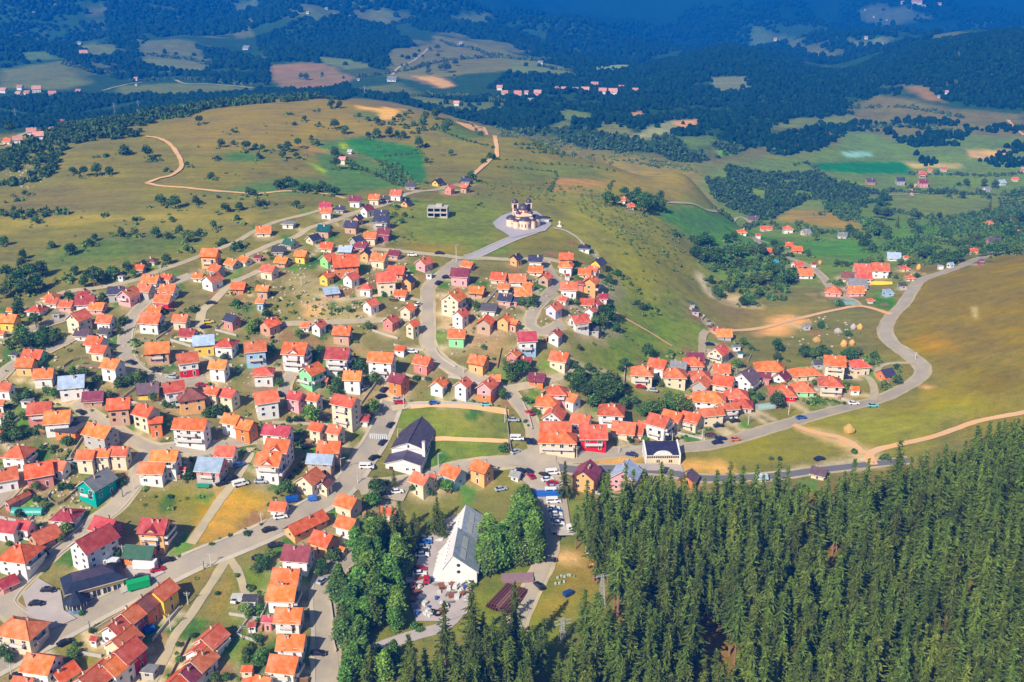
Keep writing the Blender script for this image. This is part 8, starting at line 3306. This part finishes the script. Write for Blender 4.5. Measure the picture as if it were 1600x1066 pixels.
# small rocks and rubble near the building plots
def rubble():
    g = np.random.default_rng(23)
    Q = []
    for pts, n in (([(380,420),(640,410),(660,520),(440,520)], 260), ([(680,440),(950,440),(960,520),(700,560)], 260), ([(0,500),(340,520),(560,640),(200,800),(0,720)], 420), ([(0,740),(120,720),(160,790),(60,830)], 120), ([(0,270),(60,240),(100,260),(40,300)], 90), ([(1240,490),(1330,500),(1340,540),(1220,550)], 40)):
        P = poly_world(pts); k = 0
        while k < n:
            q = np.column_stack([g.uniform(P[:, 0].min(), P[:, 0].max(), 400), g.uniform(P[:, 1].min(), P[:, 1].max(), 400)])
            q = q[inside_dist(P, q[:, 0], q[:, 1]) > 0][:n - k]; Q.append(q); k += max(len(q), 1)
    q = np.vstack(Q); q = q[off_limits(q, .5, .2)]
    r = g.uniform(.25, .9, len(q))
    mat_plain('rubble', (190,176,152), .95, .3, 1)
    o = merge('rubble', [blob(400 + i, 1, .6) for i in range(4)], q[:, 0], q[:, 1], r, g.uniform(0, 6.28, len(q)), ['rubble'], None, -.1)
    stuff(o, 'pale stones and building rubble lying around the plots')
rubble()
# ---------------------------------------------------------------- labels: each one singles out its thing
ZONES = [(60,470,'at the left end of the upper village'),(200,460,'on the upper left street'),(340,430,'on the western hill slope'),(430,400,'on the left hill crest'),(520,330,'by the ridge road'),
 (690,285,'at the far end of the ridge road'),(540,430,'in the middle of the hilltop'),(600,500,'above the cross street'),(730,420,'at the hilltop junction'),(740,500,'right of the hill street'),(900,440,'on the eastern hill edge'),(860,510,'on the eastern loop'),
 (60,570,'in the left lower quarter'),(230,560,'inside the big street bend'),(420,560,'on the middle slope'),(560,580,'below the cross street'),(720,600,'above the lawn'),(100,660,'at the left edge of the lower town'),(280,660,'in the middle lower town'),(460,640,'left of the wide street'),
 (170,740,'near the lower left road'),(430,720,'beside the wide street'),(50,860,'in the lower left corner'),(220,840,'above the showroom'),(200,980,'along the stepped rows'),(450,960,'along the lower lane'),(540,810,'by the main street bend'),(700,750,'by the road junction'),(880,640,'on the junction hill side'),
 (1050,640,'in the roadside terrace quarter'),(1130,580,'in the hamlet below the slope'),(1260,590,'at the right end of the hamlet'),(1340,450,'in the farmstead by the bend'),(1240,400,'in the farmyards below the valley'),(1460,300,'in the far right valley'),(1550,340,'at the right valley edge'),(1170,360,'at the foot of the slope'),(1010,320,'behind the church hill'),
 (960,730,'along the pine wood edge'),(860,800,'in the car park lane'),(700,880,'around the yard'),(580,860,'left of the yard'),(620,1000,'below the yard'),(830,840,'right of the grey hall'),(1300,540,'in the haystack pasture'),(1300,700,'in the roadside meadow'),(900,900,'on the meadow by the pines'),
 (100,380,'on the left slope above the village'),(280,300,'on the middle of the hill slope'),(480,220,'on the broad hilltop'),(620,180,'near the hill crest'),(700,230,'right of the green field'),(60,200,'in the far left valley'),(300,110,'on the far left hillside'),(560,30,'on the far middle hillside'),(880,140,'in the far valley village'),
 (1000,200,'in the wooded valley'),(1200,330,'in the valley woods'),(1400,240,'on the far right fields'),(1400,20,'high on the far blue mountain'),(1100,400,'at the valley foot'),(950,480,'under the eastern edge')]
MARKS = [(600,250,'the deep green field'),(260,240,'the curved dirt track'),(600,178,'the tan plots on the crest'),(910,290,'the tan rectangular field'),(1345,262,'the emerald green field'),(1545,242,'the straw coloured field'),(705,665,'the green lawn'),(370,805,'the dry yellow field'),(590,683,'the zebra crossing'),
 (830,715,'the main road junction'),(1440,580,'the sharp road bend'),(1395,490,'the sand track fork'),(60,985,'the lower left road fork'),(357,872,'the track fork by the main street'),(780,395,'the church driveway'),(505,303,'the end of the dirt track'),(1290,415,'the farm lane'),(465,120,'the brown far field'),(1100,240,'the small bright green patch'),(230,215,'the top of the dirt track'),
 (770,240,'the sand track bend'),(1215,510,'the bare sandy ground'),(560,445,'the stony plot'),(1080,680,'the green roadside garden')]

def zone(px, py):
    return min(ZONES, key=lambda z: (z[0] - px) ** 2 + ((z[1] - py) * 1.5) ** 2)[2]

def direction(dx, dy):
    if abs(dx) > abs(dy) * 1.1: return 'just right of' if dx > 0 else 'just left of'
    return 'just in front of' if dy > 0 else 'just behind'

ORD = ['first', 'second', 'third', 'fourth', 'fifth', 'sixth', 'seventh', 'eighth', 'ninth', 'tenth', 'eleventh', 'twelfth', 'thirteenth', 'fourteenth', 'fifteenth', 'sixteenth', 'seventeenth', 'eighteenth', 'nineteenth', 'twentieth']

def write_labels():
    from collections import Counter, defaultdict
    looks = Counter(t[1] for t in THINGS)
    wr = Counter(META.values()); wc_ = Counter(v[0] for v in META.values())
    anchors = [(a, b, c) for a, b, c in MARKS]
    for o, look, px, py, short in THINGS:
        if short: anchors.append((px, py, short))
        elif o.name in META and o.get('category') in ('house', 'row house') and py > 300:
            w_, r_ = META[o.name]
            if wc_[w_] == 1: anchors.append((px, py, 'the %s house' % w_))
            elif wr[(w_, r_)] == 1: anchors.append((px, py, 'the %s house with %s roof' % (w_, r_)))
    used = set(); todo = []
    by_look = defaultdict(list)
    for t in THINGS: by_look[t[1]].append(t)
    def ok(l): return l not in used and 4 <= len(l.split()) <= 16
    for t in THINGS:
        o, look, px, py, short = t
        if o.get('group') == 'pines of the dense wood':
            o['label'] = 'tall dark green pine with bare trunk standing in the dense pine wood'; continue
        if o.get('category') == 'beehive':
            o['label'] = look; continue
        if looks[look] == 1:
            l = look if len(look.split()) >= 8 else look + ' ' + zone(px, py)
            if ok(l): o['label'] = l; used.add(l); continue
        todo.append(t)
    rest = []
    for t in todo:
        o, look, px, py, short = t
        done = False
        for ax, ay, an in sorted(anchors, key=lambda a: (a[0] - px) ** 2 + ((a[1] - py) * 1.5) ** 2)[:7]:
            d0 = (ax - px) ** 2 + ((ay - py) * 1.5) ** 2
            if d0 < 9 or d0 > 130 ** 2: continue
            r = direction(px - ax, (py - ay) * 1.5)
            if any(direction(u[2] - ax, (u[3] - ay) * 1.5) == r and (u[2] - ax) ** 2 + ((u[3] - ay) * 1.5) ** 2 < d0 for u in by_look[look] if u is not t): continue
            l = '%s %s %s' % (look, r, an)
            if ok(l): o['label'] = l; used.add(l); done = True; break
        if not done: rest.append(t)
    cl = defaultdict(list)
    for t in THINGS: cl[(t[1], zone(t[2], t[3]))].append(t)
    for t in rest:
        o, look, px, py, short = t
        z = zone(px, py); g = sorted(cl[(look, z)], key=lambda u: u[2])
        i = next(k for k, u in enumerate(g) if u is t); n = len(g)
        if n == 1: l = '%s %s' % (look, z)
        elif i == 0: l = 'leftmost %s %s' % (look, z)
        elif i == n - 1: l = 'rightmost %s %s' % (look, z)
        elif i < n / 2: l = '%s from left, %s %s' % (ORD[min(i, 19)], look, z)
        else: l = '%s from right, %s %s' % (ORD[min(n - 1 - i, 19)], look, z)
        l = l.replace(' with bare lower trunk', '')
        if len(l.split()) > 16: l = ' '.join(l.split()[:16])
        if l in used: l = l + ' too' if len(l.split()) < 16 else l
        o['label'] = l; used.add(l)
    print('labels: anchors', len(anchors), 'by place', len(rest))
write_labels()
# ---------------------------------------------------------------- haze
def build_haze():
    b = MB()
    b.box(-13000, 13000, -1500, 13000, float(-140), 420)
    m = bpy.data.materials.new('blue valley air'); m.use_nodes = True
    t = m.node_tree
    t.nodes.remove(t.nodes['Principled BSDF'])
    pv = node(t, 'ShaderNodeVolumePrincipled')
    pv.inputs['Color'].default_value = (0.0, 0.23, 1.0, 1)
    pv.inputs['Density'].default_value = HAZE
    pv.inputs['Anisotropy'].default_value = 0.0
    t.links.new(pv.outputs[0], t.nodes['Material Output'].inputs['Volume'])
    m.cycles.homogeneous_volume = True if hasattr(m.cycles, 'homogeneous_volume') else None
    o = b.obj('haze', [m]); o['kind'] = 'stuff'; o['label'] = 'pale blue haze filling the valley air'
HAZE = 2.9e-4
build_haze()
